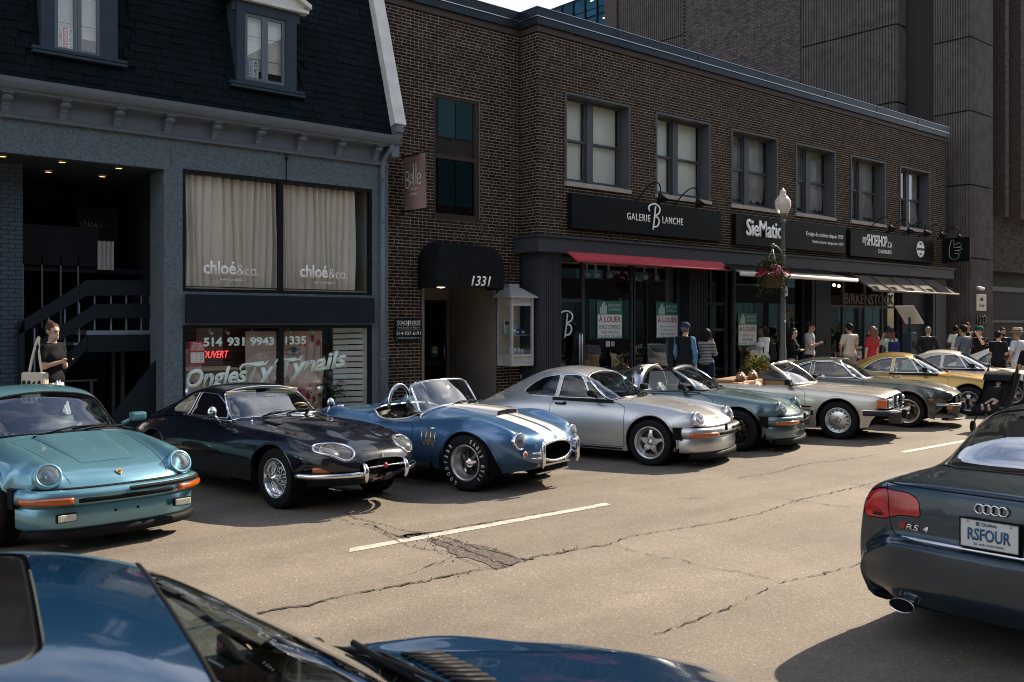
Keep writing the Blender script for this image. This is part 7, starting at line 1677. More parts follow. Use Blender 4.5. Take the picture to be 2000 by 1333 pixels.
MB().box(.68, .735, -.25, .25, .235, .30).build('oil_cooler', UNDER, co.root); MB().box(.70, .74, -.30, .30, .295, .315).box(.66, .70, -.33, .33, .20, .215).build('lower_lip', ALU, co.root)
place(co, 7.55, 8.93, -90 + 14)
# ---- champagne convertible
CHAMP = paint('champagne_silver', (.52, .48, .42), .65, .32)
SL = rowset([(.80, (-.30, .80, .32), (-.18, .815, .46), (-.14, .815, .58), (-.07, .78, .69), (-.03, .62, .735), (0, .42, .748), (0, .21, .753), (0, 0, .754)),
 (.72, (-.22, .85, .25), (-.12, .868, .52), (-.08, .862, .64), (-.03, .81, .745), (-.01, .62, .778), (0, .42, .79), (0, .21, .797), (0, 0, .798)),
 (.35, (.87, .22), (.893, .55), (.885, .685), (.82, .79), (.63, .815), (.42, .835), (.21, .846), (0, .848)),
 (0, (.87, .22), (.897, .57), (.888, .71), (.825, .82), (.64, .84), (.42, .86), (.21, .87), (0, .872)),
 (-.4, (.87, .22), (.895, .57), (.888, .74), (.83, .845), (.66, .865), (.42, .885), (.21, .893), (0, .895)),
 (-.65, (.87, .22), (.893, .57), (.888, .75), (.832, .86), (.70, .882), (.45, .895), (.21, .90), (0, .902)),
 (-1.4, (.87, .22), (.893, .57), (.888, .75), (.835, .868), (.72, .885), (.45, .89), (.21, .892), (0, .893)),
 (-2.1, (.87, .22), (.895, .57), (.888, .75), (.832, .865), (.72, .88), (.45, .885), (.21, .887), (0, .888)),
 (-2.455, (.87, .22), (.897, .57), (.888, .73), (.825, .845), (.70, .865), (.45, .87), (.21, .872), (0, .873)),
 (-3.0, (.85, .25), (.87, .55), (.86, .68), (.80, .80), (.65, .82), (.45, .825), (.21, .828), (0, .83)),
 (-3.42, (.78, .30), (.80, .50), (.79, .62), (.74, .71), (.60, .74), (.40, .75), (.2, .755), (0, .756)),
 (-3.52, (.76, .30), (.77, .40), (.76, .46), (.71, .49), (.58, .5), (.4, .51), (.2, .515), (0, .515))])
sl = Car(Skin(SL), 'convertible', 'champagne silver open convertible with tan seats and disc wheels'); h_ = sl.k.half
SLC = [(-.62, 0), (-.64, .4), (-.70, .66), (-.78, .74), (-1.6, .765), (-1.80, .75), (-1.86, .6), (-1.88, 0)]
sl.cut('cockpit', sym(SLC), 'top', None, 'both1', delete=True, cols=(30, 2 * h_ - 30), rows=(40, 75))
sl.cut('door', roundp([(-.55, .25), (-.55, .80), (-.70, .862, .01), (-1.72, .862, .01), (-1.76, .7), (-1.72, .25)], .05), m=CHAMP, gap=.006)
sl.cut('hood', sym([(.80, 0), (.79, .42), (.72, .60), (.3, .70), (-.55, .72), (-.57, .3), (-.58, 0)]), 'top', CHAMP, 'both1', gap=.005, cols=(28, 2 * h_ - 28), rows=(1, 45))
sl.arch(0, .335, .375); sl.arch(-2.455, .335, .375); sl.build(CHAMP); sl.lip(CHAMP, .03, .010); sl.wells([(0, .335, .38, .87), (-2.455, .335, .38, .87)]); sl.floor(.22)
for x in (0, -2.455):
    for sd in (1, -1): wheel(sl, x, sd * .755, .325, .325, .205, .205, 'disc', RIMSILV)
CLAD = mat('ribbed_cladding', (.16, .15, .135), .5)
for sd in (1, -1):
    for k in range(6): z = .26 + k * .045; MB().tube(sl.on(dens([(-.46, z), (-1.98, z)], .1, False), side=sd, lift=.006, cols=(0, 40)), .016, 6).build('cladding_rib', CLAD, sl.root)
    MB().tube(sl.on(dens([(-.44, .545), (-2.0, .545)], .1, False), side=sd, lift=.008, cols=(0, 50)), .012, 6).build('side_strip', BLACK, sl.root)
    MB().bbox(.60, .775, sd * .80 - .06, sd * .80 + .045, .555, .70, .015).build('turn_signal', AMBER, sl.root)
    MB().bbox(.70, .80, min(sd * .44, sd * .74), max(sd * .44, sd * .74), .55, .705, .015).build('headlight_unit', mat('lamp_housing', (.25, .25, .25), .3, .5), sl.root)
    for k in (.52, .66): mt = Matrix.Translation((.80, sd * k, .628)) @ Matrix.Rotation(R(90), 4, 'Y'); o = MB().lathe([(.072, -.02), (.072, .008), (.062, .01)], 22, 0, mt).build('headlight', CHROME, sl.root); MB().lathe([(.062, .008), (.05, .02), (0, .028)], 22, 0, mt).build('lens', LENS, o)
    b = MB(); b.bbox(-.86, -.76, sd * .93 - .10, sd * .93 + .10, .90, 1.00, .03); b.tube([(-.80, sd * .82, .88), (-.80, sd * .86, .93)], .025, 8); b.build('door_mirror', BLACK, sl.root)
    seat(sl, -1.40, sd * .36, .29, TANL, .68)
MB().box(.70, .785, -.42, .42, .52, .735).build('grille_back', UNDER, sl.root); fr_ = frame_rect(MB(), -.42, .42, .50, .745, .025, -.82, -.76); b = MB(); b.v = [(-y, x, z) for x, y, z in fr_.v]; b.f = fr_.f; b.m = fr_.m; b.sm = fr_.sm; b.build('grille_frame', CHROME, sl.root)
for k in range(4): MB().box(.795, .81, -.40, .40, .545 + k * .045, .553 + k * .045).build('grille_bar', CHROME, sl.root)
MB().lathe([(.085, 0), (.085, .015), (.07, .018)], 24, 0, Matrix.Translation((.81, 0, .625)) @ Matrix.Rotation(R(90), 4, 'Y')).build('grille_badge', CHROME, sl.root)
plan = [(.95, 0), (.94, .4), (.90, .66), (.80, .83), (.60, .91), (.42, .925)]
front_bar(plan, .43, .51, 'front_bumper', mat('bumper_black', (.03, .03, .032), .55), sl, .2, .03); front_bar([(x - .005, y) for x, y in plan], .508, .528, 'bumper_chrome', CHROME, sl, .1, .012); front_bar([(x - .08, y - .02) for x, y in plan], .24, .43, 'front_valance', CLAD, sl, .2, .01)
for sd in (1, -1): MB().bbox(.95, 1.03, sd * .42 - .05, sd * .42 + .05, .38, .53, .02).build('bumper_guard', BLACK, sl.root)
frame_glass(sl, lambda y: (-.60 - .18 * y * y, .74 * y, .905 - .01 * y * y), lambda y: (-1.12 - .10 * y * y, .60 * y, 1.265 - .04 * y * y), bulge=.03, fm=CHAMP, r=.028); wiper(sl, (-.57, -.15, .92), (-.645, .40, .95)); steering(sl, -1.0, .36, .86)
MB().bbox(-.95, -.70, -.70, .70, .66, .88, .05).build('dashboard', SEATBLK, sl.root); MB().box(-1.9, -.7, -.78, .78, .2, .26).bbox(-1.88, -1.74, -.74, .74, .3, .90, .03).box(-1.8, -.8, .75, .80, .3, .86).box(-1.8, -.8, -.80, -.75, .3, .86).build('cabin_trim', TANL, sl.root); MB().bbox(-2.25, -1.86, -.68, .68, .86, .95, .035).build('folded_top_cover', TANL, sl.root)
MB().bbox(-1.10, -1.08, -.10, .10, 1.17, 1.22, .01).build('rear_view_mirror', TANL, sl.root); MB().box(-1.14, -1.13, -.62, -.06, 1.25, 1.275).box(-1.14, -1.13, .06, .62, 1.25, 1.275).build('sun_visor', TANL, sl.root)
MB().bbox(-1.63, -1.47, -.915, -.893, .76, .79, .008).bbox(-1.63, -1.47, .893, .915, .76, .79, .008).build('door_handle', CHROME, sl.root)
place(sl, 15.38, 8.8, -90 + 18)
# ---- olive grey fastback with wide bolted wheel arches
OLIV = paint('gunmetal_olive', (.085, .085, .065), .6, .30); ROOFT = OLIV
ZC = rowset([(.83, (-.30, .66, .28), (-.22, .69, .42), (-.16, .665, .50), (-.06, .56, .60), (-.03, .42, .622), (-.01, .30, .627), (0, .15, .63), (0, 0, .632)),
 (.70, (-.25, .74, .22), (-.20, .76, .46), (-.13, .72, .60), (-.05, .60, .695), (-.02, .45, .68), (.30, .685), (.15, .69), (0, .692)),
 (.45, (-.05, .78, .2), (-.03, .80, .5), (-.02, .76, .68), (.64, .77), (.46, .735), (.30, .745), (.17, .762), (0, .766)),
 (0, (.785, .2), (.815, .52), (.77, .72), (.655, .825), (.48, .79), (.32, .80), (.18, .825), (0, .832)),
 (-.5, (.78, .2), (.815, .53), (.775, .74), (.67, .847), (.51, .84), (.34, .85), (.18, .88), (0, .885)),
 (-.72, (.78, .2), (.815, .54), (.78, .75), (.675, .857), (.57, .87), (.40, .88), (.2, .895), (0, .90)),
 (-.90, (.78, .2), (.815, .54), (.78, .755), (.68, .862), (.61, .88), (.47, .968), (.23, 1.0), (0, 1.01)),
 (-1.15, (.78, .2), (.815, .54), (.78, .76), (.685, .866), (.635, .888), (.50, 1.13), (.26, 1.178), (0, 1.188)),
 (-1.36, (.78, .2), (.815, .54), (.78, .76), (.69, .868), (.64, .89), (.50, 1.215), (.27, 1.262), (0, 1.272)),
 (-1.75, (.78, .2), (.815, .54), (.785, .76), (.695, .87), (.64, .893), (.49, 1.23), (.27, 1.276), (0, 1.286)),
 (-2.2, (.78, .2), (.82, .54), (.79, .76), (.70, .87), (.625, .90), (.46, 1.15), (.26, 1.195), (0, 1.205)),
 (-2.6, (.77, .22), (.80, .53), (.77, .74), (.68, .85), (.57, .89), (.41, 1.02), (.25, 1.055), (0, 1.062)),
 (-3.0, (.70, .28), (.76, .5), (.73, .68), (.65, .80), (.52, .85), (.38, .885), (.22, .90), (0, .905)),
 (-3.2, (.66, .3), (.72, .48), (.69, .6), (.62, .70), (.50, .75), (.36, .775), (.2, .785), (0, .79)), (-3.27, (.60, .3), (.68, .42), (.65, .48), (.58, .52), (.46, .54), (.34, .55), (.18, .555), (0, .556))])
zc = Car(Skin(ZC), 'sports_car', 'olive grey fastback with bolted wheel arches and deep bronze wheels'); h_ = zc.k.half
WSZ = [(-.735, 0), (-.75, .25), (-.79, .44), (-.84, .56), (-.875, .595), (-1.05, .565), (-1.27, .505), (-1.29, .3), (-1.30, 0)]
zc.cut('windshield', sym(WSZ), 'top', CARGLASS, 'both1', inset=.006, cols=(44, 2 * h_ - 44), rows=(40, 75))
SWZ = roundp([(-1.0, .90, .01), (-1.80, .902, .02), (-1.76, 1.20, .03), (-1.40, 1.20, .05), (-1.20, 1.11, .04)], .03); QWZ = roundp([(-1.87, .905, .02), (-2.38, .93, .08), (-2.15, 1.10, .06), (-1.83, 1.19, .02)], .03)
zc.cut('side_window', SWZ, m=SIDEGLASS, inset=.006, cols=(40, 80)); zc.cut('quarter_window', QWZ, m=SIDEGLASS, inset=.006, cols=(40, 80))
zc.cut('door', roundp([(-.78, .24), (-.80, .84), (-.95, .885, .01), (-1.82, .885, .01), (-1.86, .7), (-1.78, .24)], .05), m=OLIV, gap=.006)
zc.cut('hood', sym([(.82, 0), (.81, .3), (.76, .46), (.4, .52), (-.6, .58), (-.69, .5), (-.70, 0)]), 'top', OLIV, 'both1', gap=.005, cols=(28, 2 * h_ - 28), rows=(1, 45))
zc.arch(0, .32, .37); zc.arch(-2.305, .32, .37); zc.build(OLIV); zc.lip(OLIV, .07, .012, flare=.055); zc.wells([(0, .32, .375, .82), (-2.305, .32, .375, .82)]); zc.floor(.2)
for x in (0, -2.305):
    for sd in (1, -1): wheel(zc, x, sd * .745, .31, .31, .215, .225, 'deep', GOLDR)
zc.trim('windshield_trim', sym(WSZ), CHROME, .008, 'top', sides=(1,), cols=(44, 2 * h_ - 44), rows=(40, 75)); zc.trim('window_trim', SWZ, CHROME, .007, cols=(40, 80)); zc.trim('window_trim', QWZ, CHROME, .007, cols=(40, 80)); zc.trim('roof_gutter', [(-1.05, 1.0), (-1.22, 1.13), (-1.42, 1.225), (-1.8, 1.222), (-2.2, 1.12), (-2.5, .98)], CHROME, .006, closed=False, cols=(45, 82))
for sd in (1, -1):
    MB().ball((.60, sd * .60, .60), .125, n=18, sc=(1.35, .95, .85)).build('headlight_scoop', mat('scoop_olive', (.035, .04, .035), .3), zc.root); mt = Matrix.Translation((.68, sd * .60, .60)) @ Matrix.Rotation(R(78), 4, 'Y'); MB().lathe([(.09, .0), (.08, .03), (0, .05)], 24, 0, mt).build('headlight', LENS, zc.root)
    for x, z in ((.36, .66), (.40, .60)): MB().lathe([(.016, 0), (.012, .01), (0, .012)], 10, 0, Matrix.Translation(zc.on([(x, z)], side=sd, cols=(0, 45))[0]) @ Matrix.Rotation(R(-90 * sd), 4, 'X')).build('body_bolt', CHROME, zc.root)
    p = zc.on([(.40, .53)], side=sd, lift=.006, cols=(0, 45))[0]; MB().bbox(p.x - .05, p.x + .05, p.y - .02, p.y + .012, .505, .555, .008).build('side_marker', AMBER, zc.root); MB().bbox(.66, .76, min(sd * .45, sd * .66), max(sd * .45, sd * .66), .36, .42, .01).build('turn_signal', AMBER, zc.root)
    seat(zc, -1.45, sd * .34, .28, TANL, .82)
plan = [(.90, 0), (.88, .3), (.80, .54), (.66, .70), (.50, .775)]; front_bar(plan, .42, .475, 'front_bumper', CHROME, zc, .06, .022); front_bar([(x - .08, y - .02) for x, y in plan], .20, .42, 'front_air_dam', OLIV, zc, .2, .0); front_bar([(x + .02, y) for x, y in plan[:4]], .15, .19, 'front_lip', OLIV, zc, .15, .02)
for k in range(3): MB().box(.80, .83, -.44, .44, .50 + k * .04, .51 + k * .04).build('grille_bar', CHROME, zc.root)
MB().box(.76, .80, -.46, .46, .47, .61).build('grille_back', UNDER, zc.root); MB().bbox(.90, .96, -.52, -.44, .36, .50, .02).bbox(.90, .96, .44, .52, .36, .50, .02).build('bumper_guard', BLACK, zc.root)
wiper(zc, (-.70, -.2, .905), (-.765, .30, .935)); steering(zc, -1.1, .34, .85); MB().bbox(-.98, -.8, -.6, .6, .62, .87, .05).box(-2.6, -.8, -.66, .66, .2, .26).bbox(-2.7, -2.3, -.55, .55, .3, .8, .05).build('dashboard', SEATBLK, zc.root)
place(zc, 18.05, 8.95, -90 + 19)
# ---- petrol blue saloon seen from behind, and the dark blue coupe in the foreground
def saloon_rows(): return rowset([(.88, (-.35, .80, .25), (-.25, .83, .45), (-.18, .76, .55), (-.10, .65, .60), (-.05, .50, .62), (-.02, .35, .63), (.18, .63), (0, .63)),
 (.60, (.82, .2), (.87, .5), (.83, .68), (.72, .775), (.55, .795), (.36, .805), (.18, .812), (0, .815)), (0, (.86, .2), (.905, .55), (.87, .76), (.76, .87), (.56, .888), (.36, .903), (.18, .912), (0, .915)),
 (-.55, (.84, .2), (.885, .58), (.865, .82), (.78, .925), (.62, .955), (.42, .985), (.2, 1.0), (0, 1.0)), (-.9, (.84, .2), (.885, .58), (.865, .83), (.79, .935), (.70, .97), (.56, 1.09), (.28, 1.14), (0, 1.15)),
 (-1.3, (.84, .2), (.885, .58), (.87, .83), (.80, .94), (.73, .97), (.58, 1.325), (.30, 1.378), (0, 1.39)), (-1.8, (.84, .2), (.885, .58), (.87, .83), (.80, .94), (.735, .97), (.57, 1.365), (.30, 1.405), (0, 1.415)),
 (-2.3, (.84, .2), (.89, .58), (.87, .83), (.80, .945), (.73, .98), (.55, 1.325), (.30, 1.365), (0, 1.375)), (-2.75, (.85, .2), (.905, .58), (.88, .83), (.79, .95), (.71, .99), (.50, 1.185), (.28, 1.215), (0, 1.22)),
 (-3.1, (.85, .22), (.905, .58), (.88, .83), (.78, .955), (.66, 1.005), (.45, 1.035), (.25, 1.045), (0, 1.05)), (-3.5, (.82, .25), (.875, .55), (.845, .82), (.76, .945), (.60, .995), (.40, 1.01), (.20, 1.015), (0, 1.018)),
 (-3.60, (.06, .80, .26), (.05, .85, .50), (.04, .825, .75), (.03, .745, .90), (.01, .59, .965), (0, .40, .985), (-.01, .20, .99), (-.01, 0, .992)),
 (-3.635, (.10, .79, .28), (.08, .84, .46), (.07, .815, .62), (.05, .735, .75), (.02, .58, .83), (.01, .40, .84), (0, .20, .845), (0, 0, .845)),
 (-3.66, (.12, .78, .28), (.10, .835, .44), (.09, .81, .54), (.07, .73, .62), (.03, .58, .665), (.02, .40, .67), (.01, .20, .672), (.01, 0, .672)),
 (-3.73, (.14, .775, .28), (.13, .825, .41), (.12, .80, .48), (.09, .73, .54), (.04, .58, .61), (.02, .40, .625), (.01, .20, .63), (.01, 0, .63)),
 (-3.74, (.16, .74, .25), (.16, .77, .32), (.14, .755, .35), (.11, .70, .37), (.06, .57, .385), (.03, .40, .39), (.01, .20, .39), (.01, 0, .39)),
 (-3.68, (.16, .68, .22), (.16, .70, .25), (.14, .69, .26), (.11, .64, .265), (.06, .53, .27), (.03, .38, .27), (.01, .2, .27), (.01, 0, .27))])
PETROL = paint('petrol_blue_metallic', (.007, .024, .040), .5, .24)
sln = Skin(saloon_rows(), smooth=1.0)
au = Car(sln, 'saloon_car', 'dark petrol saloon seen from behind with red tail lights at the right edge'); h_ = sln.half
RWA = [(-2.20, 0), (-2.21, .3), (-2.26, .50), (-2.34, .535), (-2.80, .55), (-3.0, .535), (-3.07, .44), (-3.10, .2), (-3.105, 0)]
au.cut('rear_window', sym(RWA), 'top', glass('rear_glass', (.25, .3, .3), fmul=9), 'both1', inset=.004, cols=(46, 2 * h_ - 46), rows=(55, 95))
au.cut('windshield', sym([(-.56, 0), (-.6, .4), (-.75, .65), (-1.2, .57), (-1.3, .4), (-1.32, 0)]), 'top', CARGLASS, 'both1', inset=.005, cols=(46, 2 * h_ - 46), rows=(22, 55))
for nm, p in (('side_window', [(-.95, .985), (-1.75, .985), (-1.73, 1.32), (-1.36, 1.28)]), ('side_window', [(-1.83, .985), (-2.62, .99), (-2.40, 1.22), (-1.81, 1.325)])): au.cut(nm, roundp(p, .04), m=CARGLASS, inset=.005, cols=(42, 80))
au.cut('boot_lid', roundp([(-.60, .70), (-.625, .80), (-.635, .90), (-.66, .97), (.66, .97), (.635, .90), (.625, .80), (.60, .70), (.57, .672), (-.57, .672)], .01), 'front', PETROL, 'both1', gap=.006, cols=(20, 2 * h_ - 20), rows=(92, 122))
au.cut('tail_light', roundp([(.42, .80), (.55, .795), (.66, .755), (.80, .745), (.82, .80), (.78, .90), (.70, .935), (.50, .93), (.44, .90)], .02), 'front', mat('tail_red', (.42, .008, .012), .10, coat=1., noise=(9, .35)), 'both', gap=.006, cols=(14, h_), rows=(90, 124))
au.arch(0, .335, .365); au.arch(-2.65, .335, .365); au.build(PETROL); au.lip(PETROL, .02, .008); au.wells([(0, .335, .37, .87), (-2.65, .335, .37, .87)]); au.floor(.2)
for x in (0, -2.65):
    for sd in (1, -1): wheel(au, x, sd * .78, .33, .33, .235, .23, 'plain', RIMGREY)
for sd in (1, -1): MB().tube([(-3.58, sd * .614, .70), (-3.60, sd * .624, .80), (-3.585, sd * .632, .92)], .004, 5).build('lamp_split', UNDER, au.root); MB().bbox(-3.60, -3.585, min(sd * .66, sd * .74), max(sd * .66, sd * .74), .765, .785, .004).build('reverse_light', mat('smoked_lens', (.06, .01, .012), .2), au.root)
b = MB()
for k in range(4): b.tube([(-3.645, .0435 * (1.5 - k) + .026 * math.cos(a), .905 + .026 * math.sin(a)) for a in [2 * math.pi * q / 24 for q in range(24)]], .0048, 6, closed=True)
b.build('emblem_rings', CHROME, au.root)
pl_ = MB().bbox(-3.672, -3.655, -.16, .16, .685, .845, .004).build('number_plate', mat('plate_white', (.62, .64, .63), .4), au.root)
INKB = mat('plate_blue', (.02, .10, .22), .5); pr_ = (R(90), 0, R(-90))
text('RSFOUR', 'plate_characters', .1, (-3.674, .118, .728), INKB, pl_, rot=pr_, width=.236, height=.07, depth=.002, bold=.022); text('Québec', 'plate_text', .1, (-3.674, .042, .812), INKB, pl_, rot=pr_, width=.085, height=.022, depth=.002, bold=.012); text('Je me souviens', 'plate_text', .1, (-3.674, .085, .700), INKB, pl_, rot=pr_, width=.165, height=.015, depth=.002, bold=.01)
MB().box(-3.675, -3.673, .052, .072, .812, .834).build('plate_flag', INKB, pl_); b = MB(); q = frame_rect(MB(), -.165, .165, .680, .850, .006, 3.655, 3.677); b.v = [(-y, -x, z) for x, y, z in q.v]; b.f = q.f; b.m = q.m; b.sm = q.sm; b.build('plate_frame', BLACK, pl_)
for y in (.12, -.12): MB().ball((-3.674, y, .832), .007, n=8).build('plate_screw', ALU, pl_)
text('RS 4', 'badge', .1, (-3.645, .50, .715), CHROME, au.root, rot=(R(90), 0, R(-86)), width=.135, height=.036, depth=.004, bold=.01, shear=.15); MB().prism([(0, 0), (.035, 0), (.05, .042), (.015, .042)], .004, 0, Matrix.Translation((-3.635, .555, .712)) @ Matrix.Rotation(R(-86), 4, 'Z')).build('badge_red', mat('badge_red', (.3, .02, .03), .3), au.root)
P = [Vector((-3.655 + .07 * abs(y / .62) ** 4, y, .662 - .0 * y)) for y in [(-.62 + .062 * k) for k in range(21)]]; MB().tube(P, .014, 6).build('boot_chrome_strip', CHROME, au.root)
for sd in (1, -1): MB().lathe([(.072, .06), (.077, .0), (.075, -.004), (.073, .03)], 28, 0, Matrix.Translation((-3.70, sd * .50, .262)) @ Matrix.Rotation(R(90), 4, 'Y') @ Matrix.Diagonal((.55, 1.05, 1, 1))).build('exhaust', CHROME, au.root); MB().lathe([(.074, .004), (.0, .006)], 28, 0, Matrix.Translation((-3.70, sd * .50, .262)) @ Matrix.Rotation(R(90), 4, 'Y') @ Matrix.Diagonal((.55, 1.05, 1, 1))).build('exhaust_bore', UNDER, au.root)
au.trim('rear_window_trim', sym([(-2.18, 0), (-2.19, .3), (-2.25, .515), (-2.34, .555), (-2.80, .57), (-3.02, .555), (-3.09, .44), (-3.12, .2), (-3.122, 0)]), BLACK, .007, 'top', sides=(1,), cols=(46, 2 * h_ - 46), rows=(55, 95))
for sd in (1, -1): seat(au, -1.6, sd * .38, .4, SEATBLK, .8)
MB().bbox(-2.9, -2.4, -.65, .65, .4, .95, .05).bbox(-1.1, -.7, -.7, .7, .6, .95, .05).build('cabin_trim', SEATBLK, au.root)
place(au, 9.2, 2.30, 0)
DKBL = paint('deep_blue_paint', (.002, .022, .060), .1, .22)
def fg_cuts(c):
    c.cut('sunroof', roundp([(-1.36, -.36), (-1.36, .36), (-2.0, .34), (-2.0, -.34)], .07), 'top', mat('sunroof_glass', (.006, .006, .007), .12), 'both1', gap=.012, inset=.004, cols=(50, 2 * c.k.half - 50), rows=(90, 130))
fg = car_911('deep blue coupe in the near foreground with sunroof and louvred hood', DKBL, chrome=False, style='plain', name='coupe_car', pre=fg_cuts, lamps=False)
LV = mat('louvre_black', (.02, .02, .022), .5)
for k in range(27):
    y = -.52 + k * .04; q = fg.on([(-.30 - .05 * y * y, abs(y)), (-.42 - .05 * y * y, abs(y))], 'top', .005, 1 if y >= 0 else -1, cols=(30, fg.k.half)); MB().tube(q, .007, 5, flat=(.011, .004)).build('cowl_louvre', LV, fg.root)
place(fg, 1.97, 1.72, -11); fg.root.scale = (1.12, 1.12, 1.12)
# ---- cars glimpsed beyond the crowd
mg = car_911('magenta coupe parked across the pavement behind the crowd', paint('magenta_paint', (.22, .012, .075), .4, .3), era='early', chrome=False, name='parked_car'); place(mg, 32.7, 13.75, 188)
wh = car_911('white coupe at the far right end of the parked row', paint('white_car_paint', (.68, .67, .63), .1, .35), era='g', chrome=False, name='parked_car'); place(wh, 28.3, 9.7, -90 + 20)
# ================================================================ people: one continuous skin each, clothes as separate shells
def net(sdf, lo, hi, h):
    """naive surface nets of sdf(points) < 0"""
    n = [int(math.ceil((b - a) / h)) + 1 for a, b in zip(lo, hi)]; ax = [lo[k] + h * np.arange(n[k]) for k in range(3)]
    Gx, Gy, Gz = np.meshgrid(*ax, indexing='ij'); D = sdf(np.stack([Gx, Gy, Gz], -1).reshape(-1, 3).astype(np.float32)).reshape(n)
    S = D < 0; c = np.zeros([k - 1 for k in n], np.int8)
    for i in (0, 1):
        for j in (0, 1):
            for k in (0, 1): c += S[i:n[0] - 1 + i, j:n[1] - 1 + j, k:n[2] - 1 + k]
    act = (c > 0) & (c < 8); idx = -np.ones(act.shape, int); cells = np.argwhere(act); idx[act] = np.arange(len(cells)); acc = np.zeros((len(cells), 3)); cnt = np.zeros(len(cells))
    for ax_ in range(3):
        o = [a for a in range(3) if a != ax_]
        for p in (0, 1):
            for q in (0, 1):
                a = cells.copy(); a[:, o[0]] += p; a[:, o[1]] += q; b = a.copy(); b[:, ax_] += 1
                da, db = D[tuple(a.T)], D[tuple(b.T)]; m = (da < 0) != (db < 0); t = np.where(m, da / (da - db + 1e-12), 0)
                pt = a.astype(float); pt[:, ax_] += t; acc[m] += pt[m]; cnt[m] += 1
    V = np.array(lo) + h * acc / cnt[:, None]; F = []
    for ax_ in range(3):
        o1, o2 = (ax_ + 1) % 3, (ax_ + 2) % 3; sl0 = [slice(None)] * 3; sl1 = [slice(None)] * 3; sl0[ax_] = slice(0, -1); sl1[ax_] = slice(1, None)
        A, B = S[tuple(sl0)], S[tuple(sl1)]; e = np.argwhere(A != B); e = e[(e[:, o1] > 0) & (e[:, o2] > 0) & (e[:, o1] < n[o1] - 1) & (e[:, o2] < n[o2] - 1)]
        q = []
        for d1, d2 in ((0, 0), (1, 0), (1, 1), (0, 1)): w_ = e.copy(); w_[:, o1] -= d1; w_[:, o2] -= d2; q.append(idx[tuple(w_.T)])
        q = np.stack(q, 1); fl = ~A[tuple(e.T)]; q[fl] = q[fl][:, ::-1]; F.append(q)
    return V, np.concatenate(F)
def cone(P, a, b, ra, rb, sq=None):
    a, b = np.array(a, np.float32), np.array(b, np.float32); d = b - a; t = np.clip((P - a) @ d / (d @ d + 1e-9), 0, 1)[:, None]; v = P - (a + d * t)
    if sq is not None: v = v * np.array(sq, np.float32)
    return np.linalg.norm(v, axis=1) - (ra + (rb - ra) * t[:, 0])
def smin(L_, k):
    r = L_[0]
    for d in L_[1:]: h = np.clip(.5 + .5 * (r - d) / k, 0, 1); r = r + (d - r) * h - k * h * (1 - h)
    return r
SKINS = [mat('skin_light', (.52, .32, .23), .55), mat('skin_tan', (.40, .23, .15), .55), mat('skin_brown', (.12, .065, .04), .55)]
HAIRS = dict(dark=mat('hair_dark', (.016, .012, .010), .55), brown=mat('hair_brown', (.06, .03, .016), .55), auburn=mat('hair_auburn', (.16, .06, .03), .5), grey=mat('hair_grey', (.17, .15, .13), .6))
ARMS = dict(down=((.03, -.29, .05), (.10, -.55, .02)), phone=((.05, -.27, .02), (.23, -.20, -.15)), face=((.10, -.25, .02), (.24, .02, -.12)), camera=((.20, -.10, .04), (.24, .12, -.08)), hips=((-.02, -.27, .12), (.10, -.42, .02)), push=((.08, -.27, .06), (.34, -.34, .02)), cross=((.06, -.27, .04), (.20, -.24, -.17)))
